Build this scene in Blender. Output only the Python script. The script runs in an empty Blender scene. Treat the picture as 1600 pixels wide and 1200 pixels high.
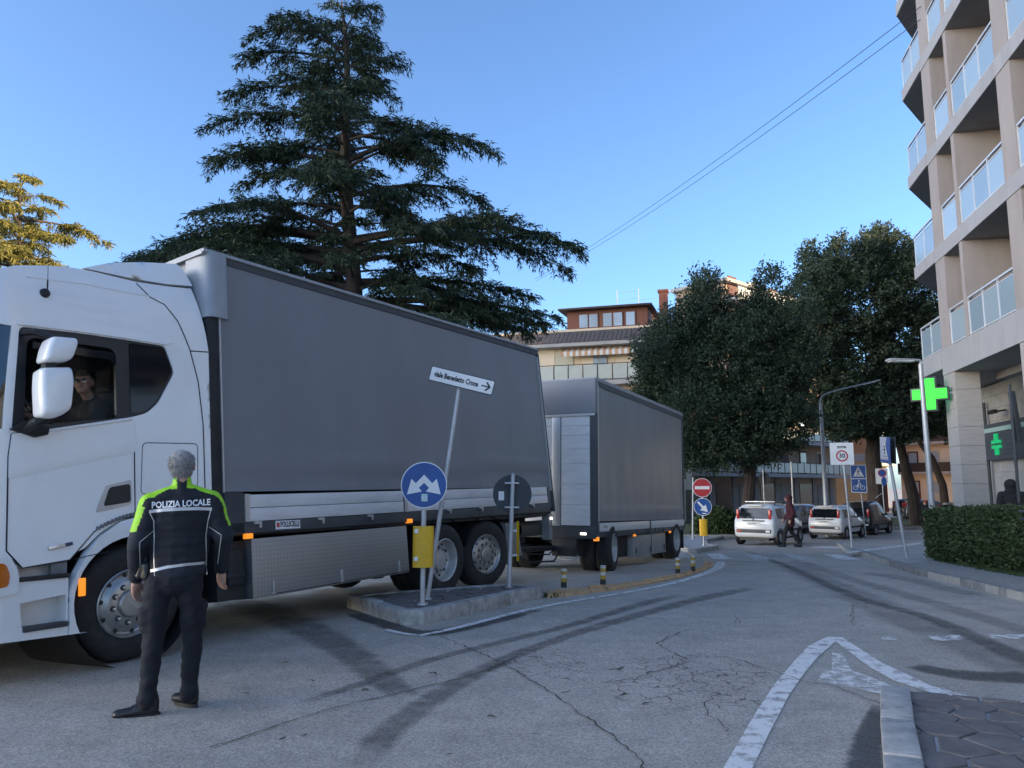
import bpy, bmesh, math, random
import numpy as np
from mathutils import Vector, Matrix, noise, geometry

R = math.radians
scene = bpy.context.scene
COL = scene.collection

# ------------------------------------------------------------------ camera, sky, sun, exposure
CAM_H = 1.55
FPX = 1205.0                                  # focal length in photo pixels (1600 wide)
PITCH = math.atan(162 / FPX)
cam_data = bpy.data.cameras.new('camera')
cam_data.sensor_width = 36.0
cam_data.lens = FPX / 1600 * 36.0
cam_data.clip_start = 0.05
cam_data.clip_end = 3000
cam = bpy.data.objects.new('camera', cam_data)
COL.objects.link(cam)
cam.location = (0, 0, CAM_H)
cam.rotation_euler = (math.pi / 2 + PITCH, 0, 0)
scene.camera = cam

SUN_AZ, SUN_EL = R(112), R(14)                # azimuth clockwise from +Y
world = bpy.data.worlds.new('World')
scene.world = world
world.use_nodes = True
wn = world.node_tree
sky = wn.nodes.new('ShaderNodeTexSky')
sky.sky_type = 'NISHITA'
sky.sun_disc = False
sky.sun_elevation = SUN_EL
sky.sun_rotation = 2 * math.pi - SUN_AZ
sky.altitude = 100
sky.air_density = 0.8
sky.dust_density = 1.4
sky.ozone_density = 3.8
bg = wn.nodes['Background']
bg.inputs['Strength'].default_value = 0.15
wn.links.new(sky.outputs['Color'], bg.inputs['Color'])

sun_data = bpy.data.lights.new('sun', 'SUN')
sun_data.energy = 4.6
sun_data.angle = R(0.53)
sun_data.color = (1.0, 0.74, 0.46)
sun = bpy.data.objects.new('sun', sun_data)
COL.objects.link(sun)
sdir = Vector((math.sin(SUN_AZ) * math.cos(SUN_EL), math.cos(SUN_AZ) * math.cos(SUN_EL), math.sin(SUN_EL)))
sun.rotation_euler = sdir.to_track_quat('Z', 'Y').to_euler()
sun.location = (60, -20, 40)

vs = scene.view_settings
vs.view_transform = 'Standard'
vs.look = 'None'
vs.exposure = 1.52
vs.gamma = 1.0
vs.use_curve_mapping = False

# ------------------------------------------------------------------ helpers
def gz(Y):
    """height of the road: level near the camera, falling gently from 10 m on, level again past 40 m"""
    a = -0.033
    if Y < 9: return 0.0
    if Y < 13:
        t = (Y - 9) / 4
        return a * t * t * 2
    if Y < 36: return a * 2 + a * (Y - 13)
    if Y < 40:
        t = (Y - 36) / 4
        return a * 25 + a * 4 * (t - t * t / 2)
    return a * 27

def ray(x, y):
    u = (x - 800) / FPX; v = (600 - y) / FPX
    return (u, math.cos(PITCH) - v * math.sin(PITCH), math.sin(PITCH) + v * math.cos(PITCH))

def G(x, y, dz=0.0):
    """surveyed ground point (photo pixel -> place on the road surface)"""
    d = ray(x, y); Y = 10.0; z = 0
    for _ in range(50):
        z = gz(Y) + dz
        Y = .5 * Y + .5 * (z - CAM_H) / d[2] * d[1]
    t = (z - CAM_H) / d[2]
    return Vector((t * d[0], t * d[1], z))

def at(x, y, Y):
    d = ray(x, y); t = Y / d[1]
    return Vector((d[0] * t, Y, CAM_H + d[2] * t))

def smooth(a, b, x):
    t = min(1, max(0, (x - a) / (b - a))) if b != a else float(x > a)
    return t * t * (3 - 2 * t)

class MB:
    """collects geometry for ONE mesh object"""
    def __init__(s): s.v = []; s.f = []; s.m = []; s.uv = None
    def add(s, vs_, fs, mi=0):
        o = len(s.v); s.v += [tuple(p) for p in vs_]
        for f in fs: s.f.append(tuple(i + o for i in f)); s.m.append(mi)
        return s
    def box(s, x0, x1, y0, y1, z0, z1, mi=0, M=None):
        p = [Vector((x, y, z)) for z in (z0, z1) for y in (y0, y1) for x in (x0, x1)]
        if M is not None: p = [M @ q for q in p]
        return s.add(p, [(0, 2, 3, 1), (4, 5, 7, 6), (0, 1, 5, 4), (2, 6, 7, 3), (0, 4, 6, 2), (1, 3, 7, 5)], mi)
    def prism(s, poly, off, mi=0):
        """poly: 3D points of one cap; off: vector to the other cap"""
        n = len(poly); off = Vector(off)
        p = [Vector(q) for q in poly]
        return s.add(p + [q + off for q in p], [tuple(range(n))[::-1], tuple(range(n, 2 * n))] +
                     [(i, (i + 1) % n, n + (i + 1) % n, n + i) for i in range(n)], mi)
    def tube(s, path, rad, n=8, mi=0, cap=True):
        path = [Vector(p) for p in path]
        if not hasattr(rad, '__len__'): rad = [rad] * len(path)
        vs_ = []; fs = []
        prev = None
        for i, p in enumerate(path):
            d = (path[min(i + 1, len(path) - 1)] - path[max(i - 1, 0)])
            if d.length < 1e-9: d = Vector((0, 0, 1))
            d.normalize()
            if prev is None:
                a = d.orthogonal().normalized()
            else:
                a = prev - d * prev.dot(d)
                a = a.normalized() if a.length > 1e-6 else d.orthogonal().normalized()
            prev = a; b = d.cross(a)
            for k in range(n):
                t = 2 * math.pi * k / n
                vs_.append(p + (a * math.cos(t) + b * math.sin(t)) * rad[i])
        for i in range(len(path) - 1):
            for k in range(n):
                fs.append((i * n + k, i * n + (k + 1) % n, (i + 1) * n + (k + 1) % n, (i + 1) * n + k))
        if cap:
            fs.append(tuple(range(n))[::-1]); fs.append(tuple(range((len(path) - 1) * n, len(path) * n)))
        return s.add(vs_, fs, mi)
    def lathe(s, prof, o, ax, n=32, mi=0):
        """prof: (radius, distance along axis) list"""
        o = Vector(o); ax = Vector(ax).normalized(); a = ax.orthogonal().normalized(); b = ax.cross(a)
        vs_ = []; fs = []
        for r, h in prof:
            for k in range(n):
                t = 2 * math.pi * k / n
                vs_.append(o + ax * h + (a * math.cos(t) + b * math.sin(t)) * max(r, 1e-4))
        for i in range(len(prof) - 1):
            for k in range(n):
                fs.append((i * n + k, i * n + (k + 1) % n, (i + 1) * n + (k + 1) % n, (i + 1) * n + k))
        return s.add(vs_, fs, mi)
    def ball(s, c, r, n=12, m=8, mi=0, M=None):
        if not hasattr(r, '__len__'): r = (r, r, r)
        vs_ = []; fs = []; c = Vector(c)
        for j in range(m + 1):
            ph = math.pi * j / m
            for k in range(n):
                t = 2 * math.pi * k / n
                q = Vector((r[0] * math.sin(ph) * math.cos(t), r[1] * math.sin(ph) * math.sin(t), r[2] * math.cos(ph)))
                if M is not None: q = M @ q
                vs_.append(c + q)
        for j in range(m):
            for k in range(n):
                fs.append((j * n + k, (j + 1) * n + k, (j + 1) * n + (k + 1) % n, j * n + (k + 1) % n))
        return s.add(vs_, fs, mi)
    def quad(s, *p, mi=0): return s.add(p, [tuple(range(len(p)))], mi)
    def build(s, name, mats, parent=None, bevel=0.0, seg=2, shade=True, kind=None, sharp=32, weld=False):
        me = bpy.data.meshes.new(name)
        me.from_pydata(s.v, [], s.f)
        if not isinstance(mats, (list, tuple)): mats = [mats]
        for m in mats: me.materials.append(m)
        if len(mats) > 1: me.polygons.foreach_set('material_index', s.m)
        if s.uv is not None:
            uvl = me.uv_layers.new(name='UVMap')
            for lp in me.loops: uvl.data[lp.index].uv = s.uv[lp.vertex_index]
        if bevel > 0 or weld:
            bm = bmesh.new(); bm.from_mesh(me)
            bmesh.ops.remove_doubles(bm, verts=bm.verts, dist=1e-4)
            if bevel > 0:
                es = [e for e in bm.edges if len(e.link_faces) == 2 and e.calc_face_angle(0) > R(28)]
                bmesh.ops.bevel(bm, geom=es, offset=bevel, segments=seg, profile=.6, affect='EDGES', clamp_overlap=True)
            bm.to_mesh(me); bm.free()
        me.update()
        if shade:
            me.shade_smooth()
            me.set_sharp_from_angle(angle=R(sharp))
        return link(name, me, parent, kind)

def link(name, me, parent=None, kind=None):
    o = bpy.data.objects.new(name, me)
    COL.objects.link(o)
    if parent is not None: o.parent = parent
    if kind: o['kind'] = kind
    return o

def tag(o, label, cat, group=None):
    o['label'] = label; o['category'] = cat
    if group: o['group'] = group
    return o

def thing(name, label, cat, loc=(0, 0, 0), rotz=0.0, group=None):
    o = bpy.data.objects.new(name, None)
    o.empty_display_size = .2
    COL.objects.link(o)
    o.location = loc; o.rotation_euler = (0, 0, rotz)
    return tag(o, label, cat, group)

def struct(name, mb, mat, **k):
    return mb.build(name, mat, kind='structure', **k)

def inpoly(p, poly):
    x, y = p; c = False; n = len(poly); j = n - 1
    for i in range(n):
        xi, yi = poly[i]; xj, yj = poly[j]
        if (yi > y) != (yj > y) and x < (xj - xi) * (y - yi) / (yj - yi) + xi: c = not c
        j = i
    return c

def densify(poly, step):
    out = []
    n = len(poly)
    for i in range(n):
        a, b = poly[i], poly[(i + 1) % n]
        d = math.hypot(b[0] - a[0], b[1] - a[1]); k = max(1, int(d / step))
        for j in range(k): out.append((a[0] + (b[0] - a[0]) * j / k, a[1] + (b[1] - a[1]) * j / k))
    return out

def rounded(poly, r, n=4):
    """round the corners of a 2D polygon"""
    out = []; m = len(poly)
    for i in range(m):
        p0, p1, p2 = Vector(poly[i - 1]), Vector(poly[i]), Vector(poly[(i + 1) % m])
        a, b = (p0 - p1), (p2 - p1)
        rr = min(r, a.length * .45, b.length * .45)
        a = p1 + a.normalized() * rr; b = p1 + b.normalized() * rr
        for k in range(n + 1):
            t = k / n
            out.append(tuple(a * (1 - t) ** 2 + p1 * 2 * t * (1 - t) + b * t * t))
    return out

def sheet(poly, holes=(), step=.08, yf=lambda s, z: 0.0, rim=.02, mb=None, mi=0, dens=True):
    """triangulated panel in the (x,z) plane with holes; yf gives its depth, rim its returned edge"""
    mb = mb or MB()
    loops = [densify(l, step) if dens else list(l) for l in [poly] + list(holes)]
    pts = []; edges = []; lp = []
    for l in loops:
        o = len(pts); pts += [Vector(p) for p in l]
        edges += [(o + i, o + (i + 1) % len(l)) for i in range(len(l))]
        lp.append((o, len(l)))
    xs = [p[0] for p in loops[0]]; zs = [p[1] for p in loops[0]]
    nx = int((max(xs) - min(xs)) / step); nz = int((max(zs) - min(zs)) / step)
    allb = np.array([tuple(p) for p in pts])
    for i in range(1, nx + 1):
        for j in range(1, nz + 1):
            q = (min(xs) + (i - .5 * (j % 2)) * step, min(zs) + j * step)
            if inpoly(q, loops[0]) and not any(inpoly(q, h) for h in loops[1:]):
                if np.min(np.hypot(allb[:, 0] - q[0], allb[:, 1] - q[1])) > step * .55: pts.append(Vector(q))
    res = geometry.delaunay_2d_cdt(pts, edges, [], 0, 1e-5)
    V, F = res[0], res[2]
    orig = res[3]
    vs_ = [Vector((p.x, yf(p.x, p.y), p.y)) for p in V]
    fs = []
    for f in F:
        c = ((V[f[0]].x + V[f[1]].x + V[f[2]].x) / 3, (V[f[0]].y + V[f[1]].y + V[f[2]].y) / 3)
        if inpoly(c, loops[0]) and not any(inpoly(c, h) for h in loops[1:]):
            a, b, d = V[f[0]], V[f[1]], V[f[2]]
            area = (b.x - a.x) * (d.y - a.y) - (b.y - a.y) * (d.x - a.x)
            fs.append(tuple(f) if area > 0 else tuple(f[::-1]))
    mb.add(vs_, fs, mi)
    if rim:
        inv = {}
        for i, ol in enumerate(orig):
            for q in ol: inv[q] = i
        for li, (o, n) in enumerate(lp):
            ring = [vs_[inv.get(o + i, o + i)] for i in range(n)]
            bk = [p + Vector((0, rim, 0)) for p in ring]
            mb.add(ring + bk, [(i, n + i, n + (i + 1) % n, (i + 1) % n) for i in range(n)], mi)
    return mb

# ------------------------------------------------------------------ materials (all procedural)
def _nodes(name):
    m = bpy.data.materials.new(name); m.use_nodes = True
    nt = m.node_tree
    return m, nt, nt.nodes, nt.links, nt.nodes['Principled BSDF']

def mat(name, col, rough=.5, metal=0.0, var=0.0, vscale=3.0, bump=0.0, bscale=60.0, coat=0.0, emit=None, estr=1.0,
        dirt=0.0, dcol=(.08, .07, .055), dscale=1.2, stretch=None, rvar=0.0, spec=.5):
    m, nt, N, L, P = _nodes(name)
    P.inputs['Base Color'].default_value = (*col, 1)
    P.inputs['Roughness'].default_value = rough
    P.inputs['Metallic'].default_value = metal
    P.inputs['Specular IOR Level'].default_value = spec
    if coat:
        P.inputs['Coat Weight'].default_value = coat; P.inputs['Coat Roughness'].default_value = .06
    tc = N.new('ShaderNodeTexCoord')
    vec = tc.outputs['Object']
    if stretch:
        mp = N.new('ShaderNodeMapping'); mp.inputs['Scale'].default_value = stretch
        L.new(vec, mp.inputs['Vector']); vec = mp.outputs['Vector']
    cur = None
    def noise_(sc, det=6, ro=.6):
        n = N.new('ShaderNodeTexNoise'); n.inputs['Scale'].default_value = sc
        n.inputs['Detail'].default_value = det; n.inputs['Roughness'].default_value = ro
        L.new(vec, n.inputs['Vector']); return n
    if var:
        n = noise_(vscale)
        mr = N.new('ShaderNodeMapRange'); mr.inputs['From Min'].default_value = .3; mr.inputs['From Max'].default_value = .7
        mr.inputs['To Min'].default_value = 1 - var; mr.inputs['To Max'].default_value = 1 + var
        L.new(n.outputs['Fac'], mr.inputs['Value'])
        vm = N.new('ShaderNodeVectorMath'); vm.operation = 'SCALE'; vm.inputs[0].default_value = col
        L.new(mr.outputs['Result'], vm.inputs['Scale']); cur = vm.outputs['Vector']
        if rvar:
            mr2 = N.new('ShaderNodeMapRange'); mr2.inputs['From Min'].default_value = .3; mr2.inputs['From Max'].default_value = .7
            mr2.inputs['To Min'].default_value = max(0, rough - rvar); mr2.inputs['To Max'].default_value = min(1, rough + rvar)
            L.new(n.outputs['Fac'], mr2.inputs['Value']); L.new(mr2.outputs['Result'], P.inputs['Roughness'])
    if dirt:
        n2 = noise_(dscale, 10, .7)
        cr = N.new('ShaderNodeMapRange'); cr.inputs['From Min'].default_value = .5; cr.inputs['From Max'].default_value = .72
        cr.inputs['To Max'].default_value = dirt
        L.new(n2.outputs['Fac'], cr.inputs['Value'])
        mx = N.new('ShaderNodeMix'); mx.data_type = 'RGBA'
        L.new(cr.outputs['Result'], mx.inputs['Factor'])
        if cur is not None: L.new(cur, mx.inputs['A'])
        else: mx.inputs['A'].default_value = (*col, 1)
        mx.inputs['B'].default_value = (*dcol, 1); cur = mx.outputs['Result']
    if cur is not None: L.new(cur, P.inputs['Base Color'])
    if bump:
        n3 = noise_(bscale, 5)
        b = N.new('ShaderNodeBump'); b.inputs['Strength'].default_value = bump; b.inputs['Distance'].default_value = .01
        L.new(n3.outputs['Fac'], b.inputs['Height']); L.new(b.outputs['Normal'], P.inputs['Normal'])
    if emit:
        P.inputs['Emission Color'].default_value = (*emit, 1); P.inputs['Emission Strength'].default_value = estr
    return m

def mat_asphalt(name, col, dark, spk=.35):
    m, nt, N, L, P = _nodes(name)
    tc = N.new('ShaderNodeTexCoord'); vec = tc.outputs['Object']
    def nz(sc, det=4, ro=.6):
        n = N.new('ShaderNodeTexNoise'); n.inputs['Scale'].default_value = sc
        n.inputs['Detail'].default_value = det; n.inputs['Roughness'].default_value = ro
        L.new(vec, n.inputs['Vector']); return n.outputs['Fac']
    def mr(src, a, b, c, d):
        q = N.new('ShaderNodeMapRange')
        for k, x in zip(('From Min', 'From Max', 'To Min', 'To Max'), (a, b, c, d)): q.inputs[k].default_value = x
        L.new(src, q.inputs['Value']); return q.outputs['Result']
    vo = N.new('ShaderNodeTexVoronoi'); vo.inputs['Scale'].default_value = 95; L.new(vec, vo.inputs['Vector'])
    big = mr(nz(.22, 5), .35, .65, .0, 1.0)
    mid = mr(nz(2.3, 8, .7), .3, .7, .8, 1.18)
    sp = N.new('ShaderNodeSeparateColor'); L.new(vo.outputs['Color'], sp.inputs['Color'])
    grain = mr(sp.outputs['Red'], 0, 1, 1 - spk, 1 + spk)
    fine = mr(nz(260, 2), .3, .7, .8, 1.2)
    def mul(a, b):
        q = N.new('ShaderNodeMath'); q.operation = 'MULTIPLY'; L.new(a, q.inputs[0]); L.new(b, q.inputs[1]); return q.outputs[0]
    f = mul(mul(mid, grain), fine)
    mx = N.new('ShaderNodeMix'); mx.data_type = 'RGBA'; L.new(big, mx.inputs['Factor'])
    mx.inputs['A'].default_value = (*dark, 1); mx.inputs['B'].default_value = (*col, 1)
    sc = N.new('ShaderNodeVectorMath'); sc.operation = 'SCALE'; L.new(mx.outputs['Result'], sc.inputs[0]); L.new(f, sc.inputs['Scale'])
    L.new(sc.outputs['Vector'], P.inputs['Base Color'])
    P.inputs['Roughness'].default_value = .66; P.inputs['Specular IOR Level'].default_value = .5
    b = N.new('ShaderNodeBump'); b.inputs['Strength'].default_value = .55; b.inputs['Distance'].default_value = .006
    L.new(f, b.inputs['Height']); L.new(b.outputs['Normal'], P.inputs['Normal'])
    return m

def mat_decal(name, col, scale=6.0, lo=.35, hi=.6, amax=.8, rough=.8, edge=True, stretch=(1, 1, 1)):
    """worn flat layer: opacity from noise and, over the width, from the strip's own UV"""
    m, nt, N, L, P = _nodes(name)
    P.inputs['Base Color'].default_value = (*col, 1); P.inputs['Roughness'].default_value = rough
    tc = N.new('ShaderNodeTexCoord')
    mp = N.new('ShaderNodeMapping'); mp.inputs['Scale'].default_value = stretch; L.new(tc.outputs['Object'], mp.inputs['Vector'])
    n = N.new('ShaderNodeTexNoise'); n.inputs['Scale'].default_value = scale; n.inputs['Detail'].default_value = 9; n.inputs['Roughness'].default_value = .72
    L.new(mp.outputs['Vector'], n.inputs['Vector'])
    src = n.outputs['Fac']
    if edge:
        sx = N.new('ShaderNodeSeparateXYZ'); L.new(tc.outputs['UV'], sx.inputs[0])
        # v*(1-v)*4 and the same along the length
        def hump(o, k):
            a = N.new('ShaderNodeMath'); a.operation = 'SUBTRACT'; a.inputs[0].default_value = 1; L.new(o, a.inputs[1])
            b = N.new('ShaderNodeMath'); b.operation = 'MULTIPLY'; L.new(o, b.inputs[0]); L.new(a.outputs[0], b.inputs[1])
            c = N.new('ShaderNodeMath'); c.operation = 'MULTIPLY'; L.new(b.outputs[0], c.inputs[0]); c.inputs[1].default_value = k; c.use_clamp = True
            return c.outputs[0]
        h = N.new('ShaderNodeMath'); h.operation = 'MULTIPLY'; L.new(hump(sx.outputs['Y'], 5), h.inputs[0]); L.new(hump(sx.outputs['X'], 9), h.inputs[1])
        a = N.new('ShaderNodeMath'); a.operation = 'MULTIPLY_ADD'; L.new(h.outputs[0], a.inputs[0]); a.inputs[1].default_value = .55
        s2 = N.new('ShaderNodeMath'); s2.operation = 'SUBTRACT'; L.new(src, s2.inputs[0]); s2.inputs[1].default_value = .45
        L.new(s2.outputs[0], a.inputs[2]); src = a.outputs[0]
    q = N.new('ShaderNodeMapRange')
    for k, x in zip(('From Min', 'From Max', 'To Min', 'To Max'), (lo, hi, 0, amax)): q.inputs[k].default_value = x
    L.new(src, q.inputs['Value']); L.new(q.outputs['Result'], P.inputs['Alpha'])
    return m

def mat_cracks(name):
    m, nt, N, L, P = _nodes(name)
    P.inputs['Base Color'].default_value = (.03, .028, .026, 1); P.inputs['Roughness'].default_value = .95
    tc = N.new('ShaderNodeTexCoord'); vec = tc.outputs['Object']
    nn = N.new('ShaderNodeTexNoise'); nn.inputs['Scale'].default_value = 5; nn.inputs['Detail'].default_value = 6; L.new(vec, nn.inputs['Vector'])
    mx = N.new('ShaderNodeVectorMath'); mx.operation = 'MULTIPLY_ADD'; L.new(nn.outputs['Color'], mx.inputs[0])
    mx.inputs[1].default_value = (.22, .22, .22); L.new(vec, mx.inputs[2])
    vo = N.new('ShaderNodeTexVoronoi'); vo.feature = 'DISTANCE_TO_EDGE'; vo.inputs['Scale'].default_value = 5.5
    L.new(mx.outputs['Vector'], vo.inputs['Vector'])
    q = N.new('ShaderNodeMapRange')
    for k, x in zip(('From Min', 'From Max', 'To Min', 'To Max'), (.006, .03, .62, 0)): q.inputs[k].default_value = x
    L.new(vo.outputs['Distance'], q.inputs['Value'])
    n2 = N.new('ShaderNodeTexNoise'); n2.inputs['Scale'].default_value = 3.2; n2.inputs['Detail'].default_value = 5; L.new(vec, n2.inputs['Vector'])
    sx = N.new('ShaderNodeSeparateXYZ'); L.new(tc.outputs['UV'], sx.inputs[0])
    def hump(o):
        a = N.new('ShaderNodeMath'); a.operation = 'SUBTRACT'; a.inputs[0].default_value = 1; L.new(o, a.inputs[1])
        b = N.new('ShaderNodeMath'); b.operation = 'MULTIPLY'; L.new(o, b.inputs[0]); L.new(a.outputs[0], b.inputs[1]); return b.outputs[0]
    h = N.new('ShaderNodeMath'); h.operation = 'MULTIPLY'; L.new(hump(sx.outputs['X']), h.inputs[0]); L.new(hump(sx.outputs['Y']), h.inputs[1])
    a = N.new('ShaderNodeMath'); a.operation = 'MULTIPLY_ADD'; L.new(h.outputs[0], a.inputs[0]); a.inputs[1].default_value = 6.0
    s2 = N.new('ShaderNodeMath'); s2.operation = 'SUBTRACT'; L.new(n2.outputs['Fac'], s2.inputs[0]); s2.inputs[1].default_value = .6
    L.new(s2.outputs[0], a.inputs[2])
    cl = N.new('ShaderNodeMapRange')
    for k, x in zip(('From Min', 'From Max', 'To Min', 'To Max'), (.0, .22, 0, 1)): cl.inputs[k].default_value = x
    L.new(a.outputs[0], cl.inputs['Value'])
    mu = N.new('ShaderNodeMath'); mu.operation = 'MULTIPLY'; L.new(q.outputs['Result'], mu.inputs[0]); L.new(cl.outputs['Result'], mu.inputs[1])
    L.new(mu.outputs[0], P.inputs['Alpha'])
    return m

def mat_glass(name, tint=(.5, .55, .58), rough=.02, base=.06, fres=1.45):
    m = bpy.data.materials.new(name); m.use_nodes = True
    nt = m.node_tree; N = nt.nodes; L = nt.links; N.clear()
    out = N.new('ShaderNodeOutputMaterial')
    tr = N.new('ShaderNodeBsdfTransparent'); tr.inputs['Color'].default_value = (*tint, 1)
    gl = N.new('ShaderNodeBsdfGlossy'); gl.inputs['Roughness'].default_value = rough
    fr = N.new('ShaderNodeFresnel'); fr.inputs['IOR'].default_value = fres
    ad = N.new('ShaderNodeMath'); ad.operation = 'ADD'; ad.inputs[1].default_value = base; ad.use_clamp = True
    L.new(fr.outputs['Fac'], ad.inputs[0])
    mx = N.new('ShaderNodeMixShader'); L.new(ad.outputs[0], mx.inputs['Fac']); L.new(tr.outputs[0], mx.inputs[1]); L.new(gl.outputs[0], mx.inputs[2])
    L.new(mx.outputs[0], out.inputs['Surface'])
    return m

def mat_leaf(name, c0, c1, trans=.25, nscale=.6, rough=.6):
    m = bpy.data.materials.new(name); m.use_nodes = True
    nt = m.node_tree; N = nt.nodes; L = nt.links; P = N['Principled BSDF']; out = N['Material Output']
    ge = N.new('ShaderNodeNewGeometry'); tc = N.new('ShaderNodeTexCoord')
    n = N.new('ShaderNodeTexNoise'); n.inputs['Scale'].default_value = nscale; n.inputs['Detail'].default_value = 4; L.new(tc.outputs['Object'], n.inputs['Vector'])
    a = N.new('ShaderNodeMath'); a.operation = 'MULTIPLY_ADD'; L.new(ge.outputs['Random Per Island'], a.inputs[0]); a.inputs[1].default_value = .7
    s = N.new('ShaderNodeMath'); s.operation = 'SUBTRACT'; L.new(n.outputs['Fac'], s.inputs[0]); s.inputs[1].default_value = .35
    L.new(s.outputs[0], a.inputs[2]); a.use_clamp = True
    mx = N.new('ShaderNodeMix'); mx.data_type = 'RGBA'; L.new(a.outputs[0], mx.inputs['Factor'])
    mx.inputs['A'].default_value = (*c0, 1); mx.inputs['B'].default_value = (*c1, 1)
    L.new(mx.outputs['Result'], P.inputs['Base Color']); P.inputs['Roughness'].default_value = rough
    P.inputs['Specular IOR Level'].default_value = .3
    if trans:
        t = N.new('ShaderNodeBsdfTranslucent'); L.new(mx.outputs['Result'], t.inputs['Color'])
        ms = N.new('ShaderNodeMixShader'); ms.inputs['Fac'].default_value = trans
        L.new(P.outputs[0], ms.inputs[1]); L.new(t.outputs[0], ms.inputs[2]); L.new(ms.outputs[0], out.inputs['Surface'])
    return m

def mat_tread(name):
    """chequer plate: metal with small raised bars"""
    m, nt, N, L, P = _nodes(name)
    P.inputs['Metallic'].default_value = .85; P.inputs['Roughness'].default_value = .42
    tc = N.new('ShaderNodeTexCoord')
    mp = N.new('ShaderNodeMapping'); mp.inputs['Scale'].default_value = (30, 1, 30); mp.inputs['Rotation'].default_value = (0, R(45), 0)
    L.new(tc.outputs['Object'], mp.inputs['Vector'])
    ck = N.new('ShaderNodeTexChecker'); ck.inputs['Scale'].default_value = 1; L.new(mp.outputs['Vector'], ck.inputs['Vector'])
    ck.inputs['Color1'].default_value = (.34, .35, .36, 1); ck.inputs['Color2'].default_value = (.30, .31, .32, 1)
    L.new(ck.outputs['Color'], P.inputs['Base Color'])
    b = N.new('ShaderNodeBump'); b.inputs['Strength'].default_value = .3; b.inputs['Distance'].default_value = .004
    L.new(ck.outputs['Fac'], b.inputs['Height']); L.new(b.outputs['Normal'], P.inputs['Normal'])
    return m

M = {}
M['asphalt'] = mat_asphalt('asphalt', (.43, .388, .33), (.345, .314, .268))
M['asphalt_new'] = mat_asphalt('asphalt_pavement', (.42, .395, .355), (.36, .345, .315), .2)
M['kerb'] = mat('kerb_stone', (.36, .35, .33), .85, var=.25, vscale=9, bump=.5, bscale=40, dirt=.75, dcol=(.09, .085, .075), dscale=4)
M['kerb_dark'] = mat('kerb_stone_dark', (.25, .245, .235), .85, var=.25, vscale=9, bump=.5, bscale=40, dirt=.7, dscale=4)
M['ridge'] = mat('orange_ridge', (.52, .32, .155), .85, var=.25, vscale=7, bump=.4, bscale=50, dirt=.45, dcol=(.2, .16, .12), dscale=5)
M['slab'] = mat('paving_stone', (.135, .12, .112), .7, var=.3, vscale=6, bump=.7, bscale=18, dirt=.4, dcol=(.2, .19, .18), dscale=5)
M['mortar'] = mat('mortar', (.42, .40, .38), .95, var=.2, vscale=8, bump=.5, bscale=60)
M['paint'] = mat_decal('road_paint', (.74, .72, .68), 7, .31, .50, .95, .75, edge=False)
M['paint_worn'] = mat_decal('road_paint_worn', (.72, .70, .66), 9, .37, .56, .92, .75, edge=False)
M['tyre'] = mat_decal('tyre_stain', (.045, .043, .042), 4.5, .22, .85, .55, .75)
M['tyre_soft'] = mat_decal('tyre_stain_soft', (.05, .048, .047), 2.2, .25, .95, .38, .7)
M['damp'] = mat_decal('dark_road_band', (.045, .043, .04), 4, .2, .55, .62, .5)
M['crackline'] = mat('crack', (.06, .056, .052), .95)
M['crackpatch'] = mat_cracks('crack_network')
M['grass'] = mat('grass_soil', (.055, .075, .025), .95, var=.4, vscale=5, bump=.6, bscale=30, dirt=.6, dcol=(.13, .10, .06), dscale=2)
M['gravel'] = mat('gravel_strip', (.30, .28, .25), .95, var=.5, vscale=30, bump=.9, bscale=45)
M['galv'] = mat('galvanised_steel', (.46, .47, .48), .45, .4, var=.15, vscale=8, dirt=.3, dscale=4)
M['dgrey'] = mat('dark_grey_paint', (.045, .05, .055), .5, .1, var=.15, vscale=5)
M['black'] = mat('black_plastic', (.014, .014, .015), .5, var=.2, vscale=5)
M['rubber'] = mat('tyre_rubber', (.018, .018, .019), .78, var=.25, vscale=8, bump=.2, bscale=70, dirt=.55, dcol=(.06, .055, .05), dscale=3)
M['white'] = mat('white_sign', (.72, .72, .71), .4, var=.06, vscale=6)
M['blue'] = mat('sign_blue', (.012, .07, .27), .35, var=.12, vscale=6)
M['red'] = mat('sign_red', (.42, .02, .025), .35, var=.12, vscale=6)
M['yellow'] = mat('sign_yellow', (.66, .38, .012), .4, var=.1, vscale=7, dirt=.25, dscale=5)

# ------------------------------------------------------------------ the ground
def ground_sheet():
    mb = MB()
    ys = [-400, -60, -10, 0, 4] + [8 + .5 * i for i in range(70)] + [45, 60, 100, 200, 500, 1500]
    xs = [-1500, -300, -60, -20, -8, 0, 8, 20, 60, 300, 1500]
    n = len(xs)
    vs_ = [(x, y, gz(y)) for y in ys for x in xs]
    fs = [(j * n + i, j * n + i + 1, (j + 1) * n + i + 1, (j + 1) * n + i) for j in range(len(ys) - 1) for i in range(n - 1)]
    return mb.add(vs_, fs)
road = struct('road', ground_sheet(), M['asphalt'], sharp=180)

def catmull(pts, k=6):
    P = [Vector(p) for p in pts]; out = []
    for i in range(len(P) - 1):
        p0 = P[max(i - 1, 0)]; p1 = P[i]; p2 = P[i + 1]; p3 = P[min(i + 2, len(P) - 1)]
        for j in range(k):
            t = j / k
            out.append(.5 * ((2 * p1) + (p2 - p0) * t + (2 * p0 - 5 * p1 + 4 * p2 - p3) * t * t + (3 * p1 - p0 - 3 * p2 + p3) * t ** 3))
    out.append(P[-1]); return out

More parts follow.
